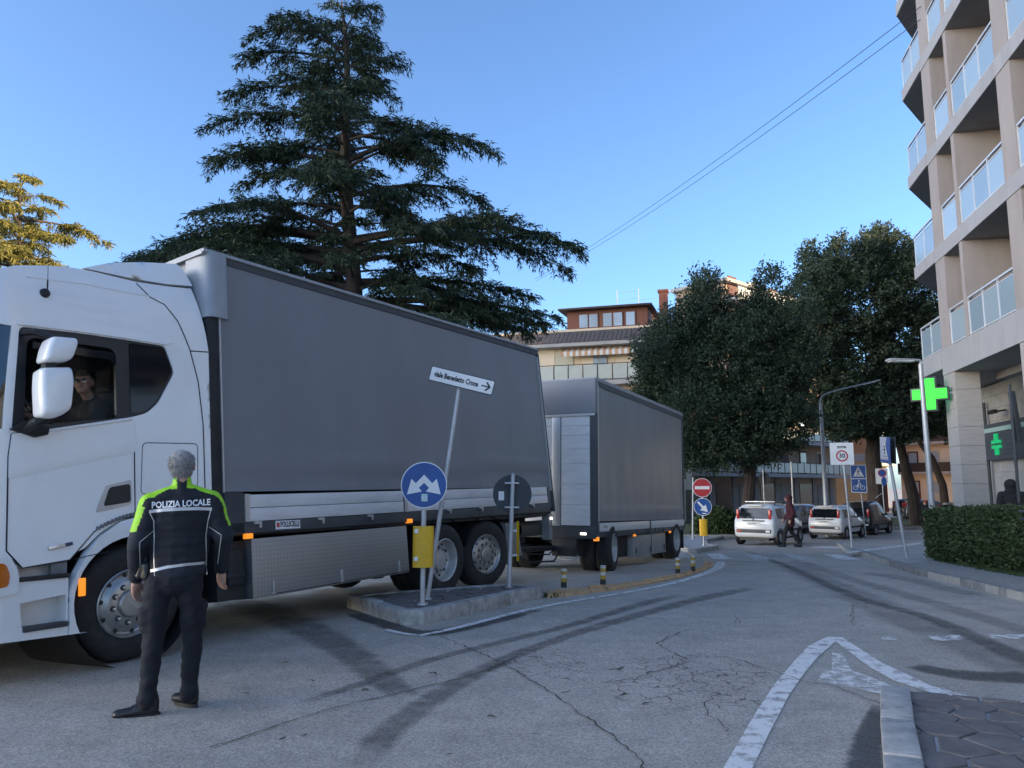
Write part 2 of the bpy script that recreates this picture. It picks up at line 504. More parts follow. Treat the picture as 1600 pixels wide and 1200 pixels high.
def ribbon(name, px, width, m, dz=.004, k=6, taper=None, parent=road, jag=0.0, seed=0, dens=None):
    """strip lying on the road along surveyed points; width in metres (number or list)"""
    rng = random.Random(seed)
    base = [G(*p) for p in px]
    if not hasattr(width, '__len__'): width = [width] * len(base)
    W = [Vector((w, 0, 0)) for w in width]
    c = catmull(base, k); w = [q.x for q in catmull(W, k)]
    if dens:
        c2 = []; w2 = []
        for i in range(len(c) - 1):
            n = max(1, int((c[i + 1] - c[i]).length / dens))
            for j in range(n):
                c2.append(c[i].lerp(c[i + 1], j / n)); w2.append(w[i] + (w[i + 1] - w[i]) * j / n)
        c2.append(c[-1]); w2.append(w[-1]); c, w = c2, w2
    mb = MB(); uv = []; vs_ = []
    for i, p in enumerate(c):
        d = c[min(i + 1, len(c) - 1)] - c[max(i - 1, 0)]; d.z = 0
        d.normalize(); nrm = Vector((-d.y, d.x, 0))
        j = nrm * rng.gauss(0, jag) if jag else Vector((0, 0, 0))
        ww = w[i] * (1 + (rng.uniform(-.5, .6) if jag else 0))
        for sgn, v in ((-.5, 0.), (.5, 1.)):
            q = p + j + nrm * ww * sgn
            vs_.append((q.x, q.y, gz(q.y) + dz)); uv.append((i / (len(c) - 1), v))
    mb.add(vs_, [(2 * i, 2 * i + 2, 2 * i + 3, 2 * i + 1)[::-1] for i in range(len(c) - 1)])
    mb.uv = uv
    return mb.build(name, m, parent)

def patch(name, px, m, dz=.004, parent=road, world_pts=None):
    """flat polygon on the road, cut finely enough to follow it"""
    pts = [G(*p) for p in px] if world_pts is None else [Vector(p) for p in world_pts]
    poly = [(p.x, p.y) for p in pts]
    s = max(.15, min(1.0, max(max(q[0] for q in poly) - min(q[0] for q in poly), max(q[1] for q in poly) - min(q[1] for q in poly)) / 8))
    t = sheet(poly, step=s, rim=0)
    mb = MB()
    xs = [q[0] for q in poly]; ys = [q[1] for q in poly]
    mb.v = [(v[0], v[2], gz(v[2]) + dz) for v in t.v]; mb.f = t.f; mb.m = t.m
    mb.uv = [((v[0] - min(xs)) / (max(xs) - min(xs) + 1e-6), (v[1] - min(ys)) / (max(ys) - min(ys) + 1e-6)) for v in mb.v]
    return mb.build(name, m, parent)

# stains and dark bands
ribbon('tyre_mark', [(330, 930), (440, 965), (530, 1010), (590, 1055), (640, 1095)], [.9, .8, .55, .42, .3], M['tyre'], .003)
ribbon('tyre_mark', [(560, 1215), (600, 1150), (680, 1090), (780, 1035), (900, 990), (1010, 958), (1120, 930), (1200, 915)], [.26, .30, .30, .27, .26, .32, .4, .4], M['tyre'], .004)
ribbon('tyre_mark', [(440, 1110), (560, 1070), (680, 1030), (800, 1000), (900, 975), (1000, 945), (1080, 925)], [.12, .18, .2, .22, .24, .3, .3], M['tyre'], .005)
ribbon('tyre_mark', [(1150, 855), (1230, 885), (1330, 930), (1450, 965), (1600, 1030), (1750, 1090)], [.3, .3, .3, .32, .4, .4], M['tyre'], .003)
ribbon('tyre_mark', [(1230, 870), (1330, 905), (1450, 940), (1600, 985), (1720, 1020)], [.5, .5, .5, .5, .5], M['tyre_soft'], .004)
ribbon('tyre_mark', [(1210, 872), (1300, 915), (1400, 960), (1520, 1010), (1650, 1070)], [.9, .9, .9, .9, .9], M['tyre_soft'], .005)
ribbon('tyre_mark', [(1350, 895), (1420, 905), (1470, 918), (1540, 935)], [.8, .8, .6, .5], M['tyre_soft'], .006)
ribbon('tyre_mark', [(860, 890), (960, 884), (1060, 878), (1200, 879), (1290, 883)], [.5, .5, .5, .45, .4], M['tyre_soft'], .006)
ribbon('dark_road_band', [(1420, 1040), (1480, 1052), (1540, 1058), (1640, 1060)], [.3, .42, .5, .5], M['damp'], .007)
ribbon('dark_road_band', [(1372, 1100), (1362, 1140), (1352, 1190), (1345, 1260)], [.1, .2, .26, .3], M['damp'], .007)
ribbon('dark_road_band', [(540, 955), (600, 975), (660, 990), (740, 978), (850, 950)], [.3, .35, .4, .35, .3], M['damp'], .005)
ribbon('dark_road_band', [(20, 1000), (180, 990), (330, 960), (480, 945)], [1.5, 1.4, 1.3, 1.2], M['tyre_soft'], .0055)  # broad soft dark band on the asphalt under the truck
# cracks and joints
rng = random.Random(5)
def crack(px, w, seed, jag=.015): return ribbon('crack', px, w * .62, M['crackline'], .009, k=5, jag=jag, seed=seed, dens=.05)
crack([(330, 1170), (420, 1140), (520, 1108), (640, 1080), (740, 1055), (800, 1030)], .018, 1, .008)
crack([(662, 985), (720, 1008), (790, 1040), (850, 1078), (905, 1115), (955, 1150), (1010, 1200), (1040, 1240)], .016, 2, .012)
crack([(1072, 985), (1030, 1007), (1066, 1027), (1060, 1040), (1020, 1050), (990, 1062), (940, 1068)], .014, 3)
crack([(1066, 1026), (1110, 1028), (1150, 1031), (1200, 1048), (1260, 1066), (1310, 1076), (1375, 1102)], .012, 4)
crack([(1130, 1080), (1100, 1105), (1122, 1130), (1140, 1145)], .01, 6)
crack([(1110, 960), (1148, 963), (1156, 975), (1150, 968), (1205, 965)], .012, 7)
crack([(1332, 945), (1333, 976), (1352, 978)], .012, 8)
crack([(760, 1050), (800, 1030), (850, 1035), (890, 1050)], .009, 9)
patch('crack_network', [(910, 1040), (980, 1020), (1100, 1015), (1215, 1030), (1240, 1080), (1150, 1130), (1000, 1110), (900, 1075)], M['crackpatch'], .007)
patch('crack_network', [(750, 1020), (800, 1005), (880, 1015), (940, 1040), (920, 1075), (820, 1070), (760, 1050)], M['crackpatch'], .007)
for i in range(18):
    x = rng.uniform(300, 1150); y = rng.uniform(1030, 1190)
    ribbon('tar_spot', [(x, y), (x + rng.uniform(4, 9), y + rng.uniform(-3, 0)), (x + rng.uniform(10, 18), y + rng.uniform(-5, 2))], [.006, rng.uniform(.012, .03), .004], M['crackline'], .0095, k=3)
# painted markings
def z5(x, y): return (1000 + .375 * x, 900 + .375 * y)
patch('lane_line', [z5(*p) for p in [(350, 800), (490, 560), (560, 455), (640, 360), (700, 295), (780, 255), (838, 256), (745, 335), (690, 400), (620, 500), (540, 655), (470, 800)]] + [(1160, 1240), (1105, 1240)], M['paint'], .006)
patch('lane_line', [z5(*p) for p in [(792, 258), (840, 256), (1000, 360), (1210, 460), (1400, 512), (1600, 556), (1900, 630), (1900, 672), (1600, 590), (1380, 535), (1215, 490), (1060, 440), (960, 385)]], M['paint'], .007)
patch('painted_arrowhead', [z5(*p) for p in [(800, 322), (850, 330), (880, 395), (975, 430), (1090, 478), (1150, 500), (1010, 497), (740, 440), (760, 405), (800, 395)]], M['paint_worn'], .0075)
ribbon('lane_line', [(602, 984), (628, 990), (650, 993)], .08, M['paint'], .006)
ribbon('lane_line', [(655, 994), (720, 980), (850, 948), (980, 926), (1050, 912), (1095, 899), (1122, 887), (1126, 878)], [.07, .1, .1, .11, .13, .16, .2, .2], M['paint'], .007)
def z7(x, y): return (1150 + .28125 * x, 830 + .28125 * y)
def zc(x, y): return (1050 + .15 * x, 700 + .15 * y)
for i, q in enumerate([[zc(0, 1090), zc(150, 1093), zc(205, 1158), zc(0, 1158)], [zc(355, 1105), zc(510, 1103), zc(632, 1160), zc(450, 1162)],
          [z7(40, 126), z7(118, 130), z7(212, 158), z7(105, 158)], [z7(248, 127), z7(342, 130), z7(447, 159), z7(345, 159)], [z7(488, 129), z7(582, 130), z7(692, 159), z7(580, 159)]]):
    patch('crosswalk_stripe', q, M['paint'] if i in (1, 4) else M['paint_worn'], .006)
patch('give_way_mark', [z7(400, 92), z7(470, 84), z7(640, 90), z7(560, 97)], M['paint'], .006)
patch('worn_paint_mark', [(1450, 995), (1500, 993), (1508, 1001), (1460, 1003)], M['paint_worn'], .008)
patch('worn_paint_mark', [(1378, 996), (1400, 995), (1402, 1001), (1380, 1001)], M['paint_worn'], .008)
patch('worn_paint_mark', [(1545, 993), (1620, 992), (1620, 1000), (1550, 999)], M['paint_worn'], .008)

# ------------------------------------------------------------------ kerbs, islands and paving
def kerb_path(px_or_pts, w, h, plen, m, parent, closed=False, base=None, bevel=.015, gap=.012, seed=0):
    """row of single kerb stones along a path; stones lie to the left of the walking direction"""
    rng = random.Random(seed)
    pts = [Vector(p) for p in px_or_pts]
    if closed: pts = pts + [pts[0]]
    for i in range(len(pts) - 1):
        a, b = pts[i], pts[i + 1]
        L_ = (b - a).length; n = max(1, round(L_ / plen))
        d = (b - a).normalized(); nn = Vector((-d.y, d.x, 0))
        for k in range(n):
            p = a + d * (L_ * k / n + gap / 2); q = a + d * (L_ * (k + 1) / n - gap / 2)
            e = rng.uniform(-.006, .006); hh = h + rng.uniform(-.006, .006)
            mb = MB()
            c = [p - nn * e, q - nn * e, q + nn * w, p + nn * w]
            lo = [Vector((v.x, v.y, gz(v.y) - .05)) for v in c]
            hi = [Vector((v.x, v.y, gz(v.y) + hh)) for v in c]
            mb.add(lo + hi, [(3, 2, 1, 0), (4, 5, 6, 7), (0, 1, 5, 4), (1, 2, 6, 5), (2, 3, 7, 6), (3, 0, 4, 7)])
            mb.build('kerb_stone', m, parent, bevel=bevel)

def clip(poly, p, n):
    out = []
    for i in range(len(poly)):
        a, b = poly[i], poly[(i + 1) % len(poly)]
        da = (a[0] - p[0]) * n[0] + (a[1] - p[1]) * n[1]; db = (b[0] - p[0]) * n[0] + (b[1] - p[1]) * n[1]
        if da <= 0: out.append(a)
        if da * db < 0:
            t = da / (da - db); out.append((a[0] + (b[0] - a[0]) * t, a[1] + (b[1] - a[1]) * t))
    return out

def crazy_paving(poly, size, z, m, parent, seed=0, gap=.018, th=.03):
    rng = random.Random(seed)
    xs = [p[0] for p in poly]; ys = [p[1] for p in poly]
    seeds = []
    ny = int((max(ys) - min(ys)) / size) + 2; nx = int((max(xs) - min(xs)) / size) + 2
    for j in range(-1, ny + 1):
        for i in range(-1, nx + 1):
            seeds.append((min(xs) + (i + rng.uniform(.1, .9)) * size, min(ys) + (j + rng.uniform(.1, .9)) * size))
    k = 0
    for i, s in enumerate(seeds):
        c = list(poly)
        for j, q in enumerate(seeds):
            if i == j or abs(q[0] - s[0]) > 3 * size or abs(q[1] - s[1]) > 3 * size: continue
            dx, dy = q[0] - s[0], q[1] - s[1]; l = math.hypot(dx, dy)
            mid = (s[0] + dx * .5 - dx / l * gap, s[1] + dy * .5 - dy / l * gap)
            c = clip(c, mid, (dx, dy))
            if len(c) < 3: break
        if len(c) < 3: continue
        ar = abs(sum(c[a][0] * c[(a + 1) % len(c)][1] - c[(a + 1) % len(c)][0] * c[a][1] for a in range(len(c)))) / 2
        if ar < .006: continue
        h = z + rng.uniform(0, .008)
        mb = MB().prism([(p[0], p[1], gz(p[1]) + h) for p in c], (0, 0, th))
        cx = sum(p[0] for p in c) / len(c)
        mb.build('paving_stone', m, parent, bevel=.006, seg=1)

def raised(name, pts, h, m, label=None):
    mb = MB(); n = len(pts)
    top = [(p.x, p.y, gz(p.y) + h) for p in pts]; bot = [(p.x, p.y, gz(p.y) - .1) for p in pts]
    mb.add(top + bot, [tuple(range(n))] + [(i, n + i, n + (i + 1) % n, (i + 1) % n) for i in range(n)])
    return mb.build(name, m, kind='structure', shade=False)

def inset(pts, d):
    """shrink a counter-clockwise outline"""
    out = []; n = len(pts)
    for i in range(n):
        a, b, c = pts[i - 1], pts[i], pts[(i + 1) % n]
        d1 = (b - a).normalized(); d2 = (c - b).normalized()
        n1 = Vector((-d1.y, d1.x, 0)); n2 = Vector((-d2.y, d2.x, 0))
        k = (n1 + n2); k = k / max(.35, k.dot(n1))
        out.append(b + k * d)
    return out

# traffic island in front of the truck
TA = R(30.9); TD = Vector((math.sin(TA), math.cos(TA), 0)); TN = Vector((-math.cos(TA), math.sin(TA), 0))
TO = Vector((-3.54, 7.10, 0))
def tl(s, y): return TO + TD * s + TN * y
isl = [G(627, 977), G(661, 977), G(850, 934), tl(6.45, -.42), tl(3.3, -.42), G(541, 949)]
isl[3] = G(850, 934) + (tl(6.2, -.42) - G(850, 934)) * .55
isl[4] = Vector((-1.63, 10.85, 0)); isl[3] = Vector((-.02, 11.9, 0))
for p in isl: p.z = 0
island = raised('traffic_island', inset(isl, .12), .135, M['mortar'])
kerb_path(isl, .16, .165, .85, M['kerb'], island, closed=True, bevel=.02, seed=1)
crazy_paving([(p.x, p.y) for p in inset(isl, .18)], .32, .12, M['slab'], island, seed=2)
# corner island with dark paving at the lower right
c0 = [z5(1003, 500), z5(1002, 640), z5(1015, 800), z5(1040, 1000)]
cw = [G(*p) for p in c0]
for p in cw: p.z = 0
c1 = [Vector((p.x + .28, p.y, 0)) for p in cw]
cor = [cw[3], Vector((cw[3].x + 2.4, cw[3].y - .3, 0)), Vector((cw[0].x + 2.3, cw[0].y - .95, 0)), cw[0] + Vector((.3, -.02, 0)), cw[0], cw[1], cw[2]]
corner = raised('corner_island', inset(cor, .06), .045, M['mortar'])
kerb_path(cw, .2, .085, .6, M['kerb'], corner, bevel=.02, seed=3)
crazy_paving([(p.x, p.y) for p in inset(cor, .1) if True], .29, .03, M['slab'], corner, seed=5, gap=.010, th=.026)

# low orange ridge with flexible posts, single moulded blocks
rl = catmull([G(*p) for p in [(855, 935), (900, 930), (975, 920), (1040, 908), (1085, 897), (1112, 886), (1114, 879)]], 3)
ru = catmull([G(*p, .05) for p in [(853, 924), (900, 918), (960, 912), (1030, 902), (1080, 891), (1100, 883), (1100, 877)]], 3)
ridge = thing('lane_divider_kerb', 'low weathered orange divider of moulded blocks curving from the traffic island', 'kerb')
for i in range(len(rl) - 1):
    a, b, c, d = rl[i], rl[i + 1], ru[i + 1], ru[i]
    a2, b2 = a.lerp(b, .02), b.lerp(a, .02); c2, d2 = c.lerp(d, .02), d.lerp(c, .02)
    for u0, u1, h in ((0, .48, .05), (.52, 1, .055)):
        q = [a2.lerp(d2, u0), b2.lerp(c2, u0), b2.lerp(c2, u1), a2.lerp(d2, u1)]
        lo = [Vector((p.x, p.y, gz(p.y) - .02)) for p in q]
        hh = h + rng.uniform(-.012, .012)
        hi = [Vector((p.x, p.y, gz(p.y) + (hh if k in (2, 3) or u0 > 0 else hh * .55))) for k, p in enumerate(q)]
        MB().add(lo + hi, [(3, 2, 1, 0), (4, 5, 6, 7), (0, 1, 5, 4), (1, 2, 6, 5), (2, 3, 7, 6), (3, 0, 4, 7)]).build('block', M['ridge'], ridge, bevel=.012)
M['pwhite'] = mat('post_white', (.5, .49, .45), .5, dirt=.6, dscale=8)
M['pyel'] = mat('post_yellow', (.38, .25, .03), .5, dirt=.6, dscale=8)
M['pblk'] = mat('post_black', (.03, .03, .028), .7)
for px, py, hh, lab in ((881, 918, .29, 'nearest to the traffic island'), (942, 914, .31, 'second from the traffic island'), (1059, 896, .3, 'beside the trailer middle'), (1083, 892, .31, 'farthest, near the crosswalk')):
    p = G(px, py, .05)
    t = thing('marker_post', 'short yellow and white banded marker post on the orange divider, ' + lab, 'post', p, 0, 'short posts on the divider')
    for z0, z1, mm in ((0, .3, 'pblk'), (.3, .5, 'pyel'), (.5, .68, 'pwhite'), (.68, .86, 'pyel'), (.86, 1, 'pwhite')):
        MB().lathe([(0, z0 * hh), (.047, z0 * hh), (.045, z1 * hh - .004), (.038, z1 * hh), (0, z1 * hh)], (0, 0, 0), (0, 0, 1), 14).build('band', M[mm], t)
    t.rotation_euler = (rng.uniform(-.05, .05), rng.uniform(-.05, .05), 0)

# right-hand pavement with hedge
kr = [(1322, 864), (1345, 868), (1370, 877), (1400, 888), (1450, 903), (1500, 915), (1560, 930), (1600, 940), (1700, 968)]
kp = catmull([G(*p) for p in kr], 3)
for p in kp: p.z = 0
back = [Vector((14.5, 5.0, 0)), Vector((16.0, 20.0, 0)), Vector((20.0, 31, 0)), Vector((13.2, 31.5, 0))]
pts = kp[::-1][:]                                   # from near to far
pav_out = pts + [Vector((12.6, 30.5, 0)), Vector((26, 38, 0)), Vector((26, 4, 0)), Vector((9, 4, 0))]
def tri_raised(name, pts, h, m):
    poly = [(p.x, p.y) for p in pts]
    t = sheet(poly, step=1.0, rim=0)
    mb = MB(); mb.v = [(v[0], v[2], gz(v[2]) + h) for v in t.v]; mb.f = t.f; mb.m = t.m
    n = len(pts)
    mb.add([(p.x, p.y, gz(p.y) + h) for p in pts] + [(p.x, p.y, gz(p.y) - .1) for p in pts], [(i, (i + 1) % n, n + (i + 1) % n, n + i) for i in range(n)])
    return mb.build(name, m, kind='structure', sharp=40)
pavement = tri_raised('pavement', pav_out, .115, M['asphalt_new'])
kerb_path([p + Vector((-.0, 0, 0)) for p in kp], .15, .13, 1.0, M['kerb_dark'], pavement, seed=7)
strip_pts = [p + Vector((.17, .0, 0)) for p in kp[9:]]
def on_pave(name, pts, m, dz):
    poly = [(p.x, p.y) for p in pts]; t = sheet(poly, step=.5, rim=0); mb = MB()
    mb.v = [(v[0], v[2], gz(v[2]) + dz) for v in t.v]; mb.f = t.f; mb.m = t.m
    return mb.build(name, m, pavement)
on_pave('hedge_bed', strip_pts + [p + Vector((2.1, .5, 0)) for p in kp[9:]][::-1], M['gravel'], .121)
on_pave('painted_line', [G(1322, 862, .12), G(1420, 850, .12), G(1440, 847, .12), G(1440, 849, .12), G(1420, 853, .12), G(1330, 864, .12)], M['paint'], .121)

# refuge pavement with the no-entry sign
rf = [G(1080, 867), G(1122, 859), G(1112, 849), G(1220, 843), G(1190, 836), G(1066, 838)]
rf = [Vector((5.35, 23.3, 0)), Vector((6.95, 26.4, 0)), Vector((7.1, 28.5, 0)), Vector((8.2, 33, 0)), Vector((10, 37, 0)), Vector((6.5, 37, 0))]
refuge = raised('refuge_pavement', inset(rf, .1), .12, mat('refuge_concrete', (.36, .37, .38), .85, var=.12, vscale=3, bump=.3))
kerb_path(rf, .16, .14, .8, M['kerb'], refuge, closed=True, seed=9)
# raised grass verge under the far trees
vg = [Vector((2, 37.6, 0)), Vector((10, 37.2, 0)), Vector((12, 37.5, 0)), Vector((16, 44, 0)), Vector((24, 46, 0)), Vector((33, 47, 0)), Vector((36, 60, 0)), Vector((2, 58, 0))]
verge = raised('grass_verge', inset(vg, .1), .2, M['grass'])
kerb_path(vg[:6], .15, .2, 1.0, M['kerb'], verge, seed=11)
# ------------------------------------------------------------------ truck and trailer
def text_obj(body, size, name, m, parent, matrix, ext=.001, bold=0.0, spacing=1.0, sx=1.0, align='CENTER'):
    cu = bpy.data.curves.new('t', 'FONT'); cu.body = body; cu.size = size; cu.extrude = ext; cu.offset = bold
    cu.align_x = align; cu.align_y = 'CENTER'; cu.space_character = spacing; cu.resolution_u = 2
    o = bpy.data.objects.new('t', cu); COL.objects.link(o)
    dg = bpy.context.evaluated_depsgraph_get()
    me = bpy.data.meshes.new_from_object(o.evaluated_get(dg))
    bpy.data.objects.remove(o); bpy.data.curves.remove(cu)
    me.transform(matrix @ Matrix.Diagonal((sx, 1, 1, 1)))
    me.materials.clear(); me.materials.append(m)
    me.name = name
    return link(name, me, parent)

SIDE = Matrix.Rotation(R(90), 4, 'X')           # lettering that faces -y, reads along +x
def side_at(x, y, z, rot=0.0): return Matrix.Translation((x, y, z)) @ SIDE @ Matrix.Rotation(rot, 4, 'Z')

M['cabwhite'] = mat('cab_white_paint', (.88, .865, .835), .28, var=.025, vscale=1.5, coat=.7, dirt=.10, dcol=(.4, .38, .34), dscale=2.2)
M['cabwhite2'] = mat('bumper_white_plastic', (.80, .79, .765), .4, var=.03, vscale=2, coat=.3, dirt=.2, dcol=(.35, .33, .3), dscale=2)
M['frame_black'] = mat('window_frame_black', (.018, .022, .027), .28, var=.15, vscale=3)
M['dark_glass'] = mat('dark_tinted_glass', (.008, .011, .014), .06, spec=.6)
M['clear'] = mat_glass('clear_glass', (.86, .88, .9), .01, .0, 1.25)
M['windscreen'] = mat_glass('windscreen_glass', (.35, .38, .4), .01, .08, 1.5)
M['lining'] = mat('cab_lining', (.022, .022, .024), .9)
M['curtain'] = mat('grey_curtain', (.185, .195, .213), .38, var=.07, vscale=1.1, bump=.06, bscale=5, dirt=.16, dcol=(.15, .15, .15), dscale=1.6, stretch=(1.2, 1, .45))
M['curtain_band'] = mat('grey_curtain_hem', (.145, .15, .16), .42, var=.10, vscale=1.1, bump=.06, bscale=7)
M['alu'] = mat('aluminium_board', (.62, .63, .64), .36, .25, var=.08, vscale=2.5, dirt=.25, dcol=(.25, .24, .22), dscale=1.5, stretch=(1, 1, 5))
M['alu_plain'] = mat('aluminium_plain', (.50, .51, .52), .4, .75, var=.1, vscale=3)
M['steelbox'] = mat('painted_locker', (.30, .31, .32), .45, .4, var=.1, vscale=2.5, dirt=.35, dcol=(.12, .11, .10), dscale=2)
M['treadplate'] = mat_tread('chequer_plate')
M['chassis'] = mat('chassis_dark', (.022, .023, .025), .65, .2, var=.3, vscale=4, dirt=.5, dcol=(.06, .055, .05), dscale=3)
M['rail'] = mat('rail_anthracite', (.05, .056, .064), .5, .2, var=.15, vscale=3, dirt=.3, dscale=3)
M['roofedge'] = mat('roof_rail_light', (.30, .315, .335), .45, .1, var=.1, vscale=4)
M['rim'] = mat('wheel_steel', (.40, .395, .38), .38, .75, var=.18, vscale=9, dirt=.45, dcol=(.13, .11, .09), dscale=7)
M['rim2'] = mat('wheel_silver_paint', (.50, .49, .47), .45, .35, var=.15, vscale=9, dirt=.35, dcol=(.16, .13, .10), dscale=6)
M['amber'] = mat('amber_lamp', (.75, .25, .02), .3, emit=(1, .30, .02), estr=.30)
M['lampwhite'] = mat('white_lamp', (.8, .8, .78), .3, emit=(1, .95, .85), estr=2.2)
M['seam'] = mat('panel_gap', (.02, .02, .022), .8)
M['mud'] = mat('mudguard_grey', (.20, .20, .20), .6, var=.15, vscale=4, dirt=.5, dscale=3)
M['print'] = mat('black_print', (.015, .015, .018), .6)
M['chrome'] = mat('badge_metal', (.62, .64, .66), .2, .9)
M['badgeblue'] = mat('badge_blue', (.02, .045, .11), .3)

ROLL = Matrix.Translation((0, 0, 1.1)) @ Matrix.Rotation(R(-6.5), 4, 'X') @ Matrix.Translation((0, 0, -1.1))

def wheel(parent, x, y, z, r=.515, w=.315, kind='steer', side=-1, steer=0.0, label=None, detail=True):
    """wheel whose outer face looks along side*y"""
    t = bpy.data.objects.new('wheel', None); COL.objects.link(t); t.parent = parent
    t.location = (x, y, z)
    t.rotation_euler = (0, 0, steer + (0 if side < 0 else math.pi))
    k = r / .515
    ax = (0, -1, 0)
    pr = [(.288, -.03), (.31, .0), (.335, .010), (.40, .016), (.455, .010), (.488, -.006), (.505, -.03), (.513, -.055)]
    h = -.075
    for g in range(4):
        pr += [(.515, h), (.501, h - .004), (.501, h - .012), (.515, h - .016)]; h -= .048
    pr += [(.513, -w + .055), (.505, -w + .03), (.48, -w), (.40, -w - .01), (.30, -w)]
    n = 44 if detail else 20
    MB().lathe([(a * k, b * w / .315) for a, b in pr], (0, 0, 0), ax, n).build('tyre', M['rubber'], t)
    rim = MB(); dark = MB()
    if kind == 'steer':
        prof = [(.30, -.035), (.306, .004), (.297, .012), (.287, .002), (.274, -.028), (.258, -.036), (.236, -.022), (.212, -.004), (.196, .008), (.128, .014), (.122, .034), (.108, .048), (.05, .052), (0, .052)]
        hr, hh, nr, nh = .254, -.031, .166, .012
    elif kind == 'drive':
        prof = [(.30, -.035), (.306, .004), (.297, .012), (.286, .0), (.278, -.05), (.266, -.12), (.25, -.135), (.205, -.128), (.15, -.125), (.14, -.08), (.118, -.07), (0, -.065)]
        hr, hh, nr, nh = .228, -.130, .172, -.126
    else:
        prof = [(.30, -.035), (.306, .004), (.297, .012), (.286, .0), (.276, -.03), (.25, -.045), (.22, -.03), (.19, -.018), (.12, -.014), (.112, .01), (.09, .02), (0, .022)]
        hr, hh, nr, nh = .24, -.038, .16, -.014
    rim.lathe([(a * k, b) for a, b in prof], (0, 0, 0), ax, n)
    ro = rim.build('rim', M['rim'] if kind != 'drive' else M['rim2'], t)
    if detail:
        nut = MB()
        for i in range(10):
            a = 2 * math.pi * i / 10 + .2
            c = Vector((math.cos(a) * nr * k, -nh - .001, math.sin(a) * nr * k))
            nut.lathe([(.017, 0), (.017, .02), (.012, .032), (0, .034)], c, ax, 8)
            dark.lathe([(.026, .0), (.026, .004), (0, .0042)], c + Vector((0, .0005, 0)), ax, 12)
            a2 = a + math.pi / 10
            c2 = Vector((math.cos(a2) * hr * k, -hh - .004, math.sin(a2) * hr * k))
            dark.ball(c2, (.020, .010, .020), 10, 6)
        nut.build('wheel_nuts', M['chrome'], ro); dark.build('hand_holes', M['black'], ro)
    return t

def rolled(o): o.matrix_local = ROLL; return o

truck = thing('truck', 'white long-haul truck with grey curtain-sided box, turning behind the traffic island', 'truck', TO, math.atan2(TD.y, TD.x))

def cy(s, z):
    y = 0.0
    if s < -1.0: y += ((-1.0 - s) / .48) ** 2 * .28
    if z > 2.95: y += (z - 2.95) ** 2 * .30
    return y
top_line = [(.92, 3.72), (.6, 3.67), (.25, 3.63), (-.2, 3.63), (-.42, 3.61), (-.64, 3.565), (-.91, 3.49), (-1.07, 3.41), (-1.22, 3.28), (-1.33, 3.10), (-1.38, 2.95)]
front_line = [(-1.38, 2.93), (-1.42, 2.5), (-1.46, 2.05), (-1.48, 1.6), (-1.48, .98)]
low_line = [(-.45, .98), (-.33, 1.03), (-.2, 1.15), (-.02, 1.25), (.2, 1.3), (.5, 1.28), (.7, 1.2), (.9, 1.12), (1.06, 1.1)]
rear_line = [(1.055, 1.3), (1.045, 1.55), (1.02, 2.2), (.985, 3.0)]
frame = rounded([(-.91, 2.92), (-.42, 2.95), (.08, 2.965), (.47, 2.97), (.575, 2.71), (.39, 2.38), (.27, 2.27), (.12, 2.22), (-.67, 2.05), (-.95, 2.01)], .05, 3)
wsc = [(-1.36, 2.92), (-.97, 2.915), (-1.02, 2.03), (-1.44, 2.03)]
outline = top_line + front_line + low_line + rear_line
W_CAB = 2.5
sh = sheet(outline, [frame, wsc], .07, cy, .02)
def mirrored(mb, w):
    o = MB(); o.v = [(x, w - y, z) for x, y, z in mb.v]; o.f = [f[::-1] for f in mb.f]; o.m = mb.m[:]
    return o
sm = mirrored(sheet(outline, [frame, wsc], .12, cy, .02), W_CAB)
sh.add(sm.v, sm.f)
ring = densify(outline, .1)
n = len(ring)
for i in range(n):
    a, b = ring[i], ring[(i + 1) % n]
    if a[0] < -1.34 and b[0] < -1.34 and 2.02 < (a[1] + b[1]) / 2 < 2.94: continue
    ya, yb = cy(*a), cy(*b)
    k = 6
    for j in range(k):
        f0, f1 = j / k, (j + 1) / k
        sh.quad((a[0], ya + (W_CAB - 2 * ya) * f0, a[1]), (b[0], yb + (W_CAB - 2 * yb) * f0, b[1]), (b[0], yb + (W_CAB - 2 * yb) * f1, b[1]), (a[0], ya + (W_CAB - 2 * ya) * f1, a[1]))
rolled(sh.build('cab', M['cabwhite'], truck, weld=True, sharp=40))
# dark window band, its openings and panes
gl_hole = rounded([(-.84, 2.80), (-.79, 2.845), (-.10, 2.86), (-.045, 2.83), (-.03, 2.2), (-.845, 2.07)], .03, 3)
q_hole = rounded([(.09, 2.94), (.46, 2.95), (.55, 2.72), (.37, 2.39), (.26, 2.29), (.11, 2.25)], .03, 3)
fr = rolled(sheet(frame, [gl_hole], .09, lambda s, z: cy(s, z) + .014, .03).build('window_frame', M['frame_black'], truck, sharp=50))
rolled(sheet(gl_hole, [], .2, lambda s, z: cy(s, z) + .03, 0).build('door_window', M['clear'], truck))
rolled(sheet(q_hole, [], .2, lambda s, z: cy(s, z) + .008, .01).build('quarter_window', M['dark_glass'], truck))
rolled(sheet([(-.80, 2.80), (-.10, 2.815), (-.055, 2.80), (-.05, 2.70), (-.12, 2.74), (-.5, 2.745), (-.80, 2.74)], [], .1, lambda s, z: cy(s, z) - .012, .02).build('wind_deflector', M['dark_glass'], truck))
ws = sheet(wsc, [], .12, lambda s, z: cy(s, z) + .01, 0)
for z0, z1 in ((2.03, 2.3), (2.3, 2.6), (2.6, 2.92)):
    s0 = -1.44 + (z0 - 2.03) / .89 * .08; s1 = -1.44 + (z1 - 2.03) / .89 * .08
    for j in range(8):
        y0 = .27 + (W_CAB - .54) * j / 8; y1 = .27 + (W_CAB - .54) * (j + 1) / 8
        ws.quad((s0, y0, z0), (s0, y1, z0), (s1, y1, z1), (s1, y0, z1))
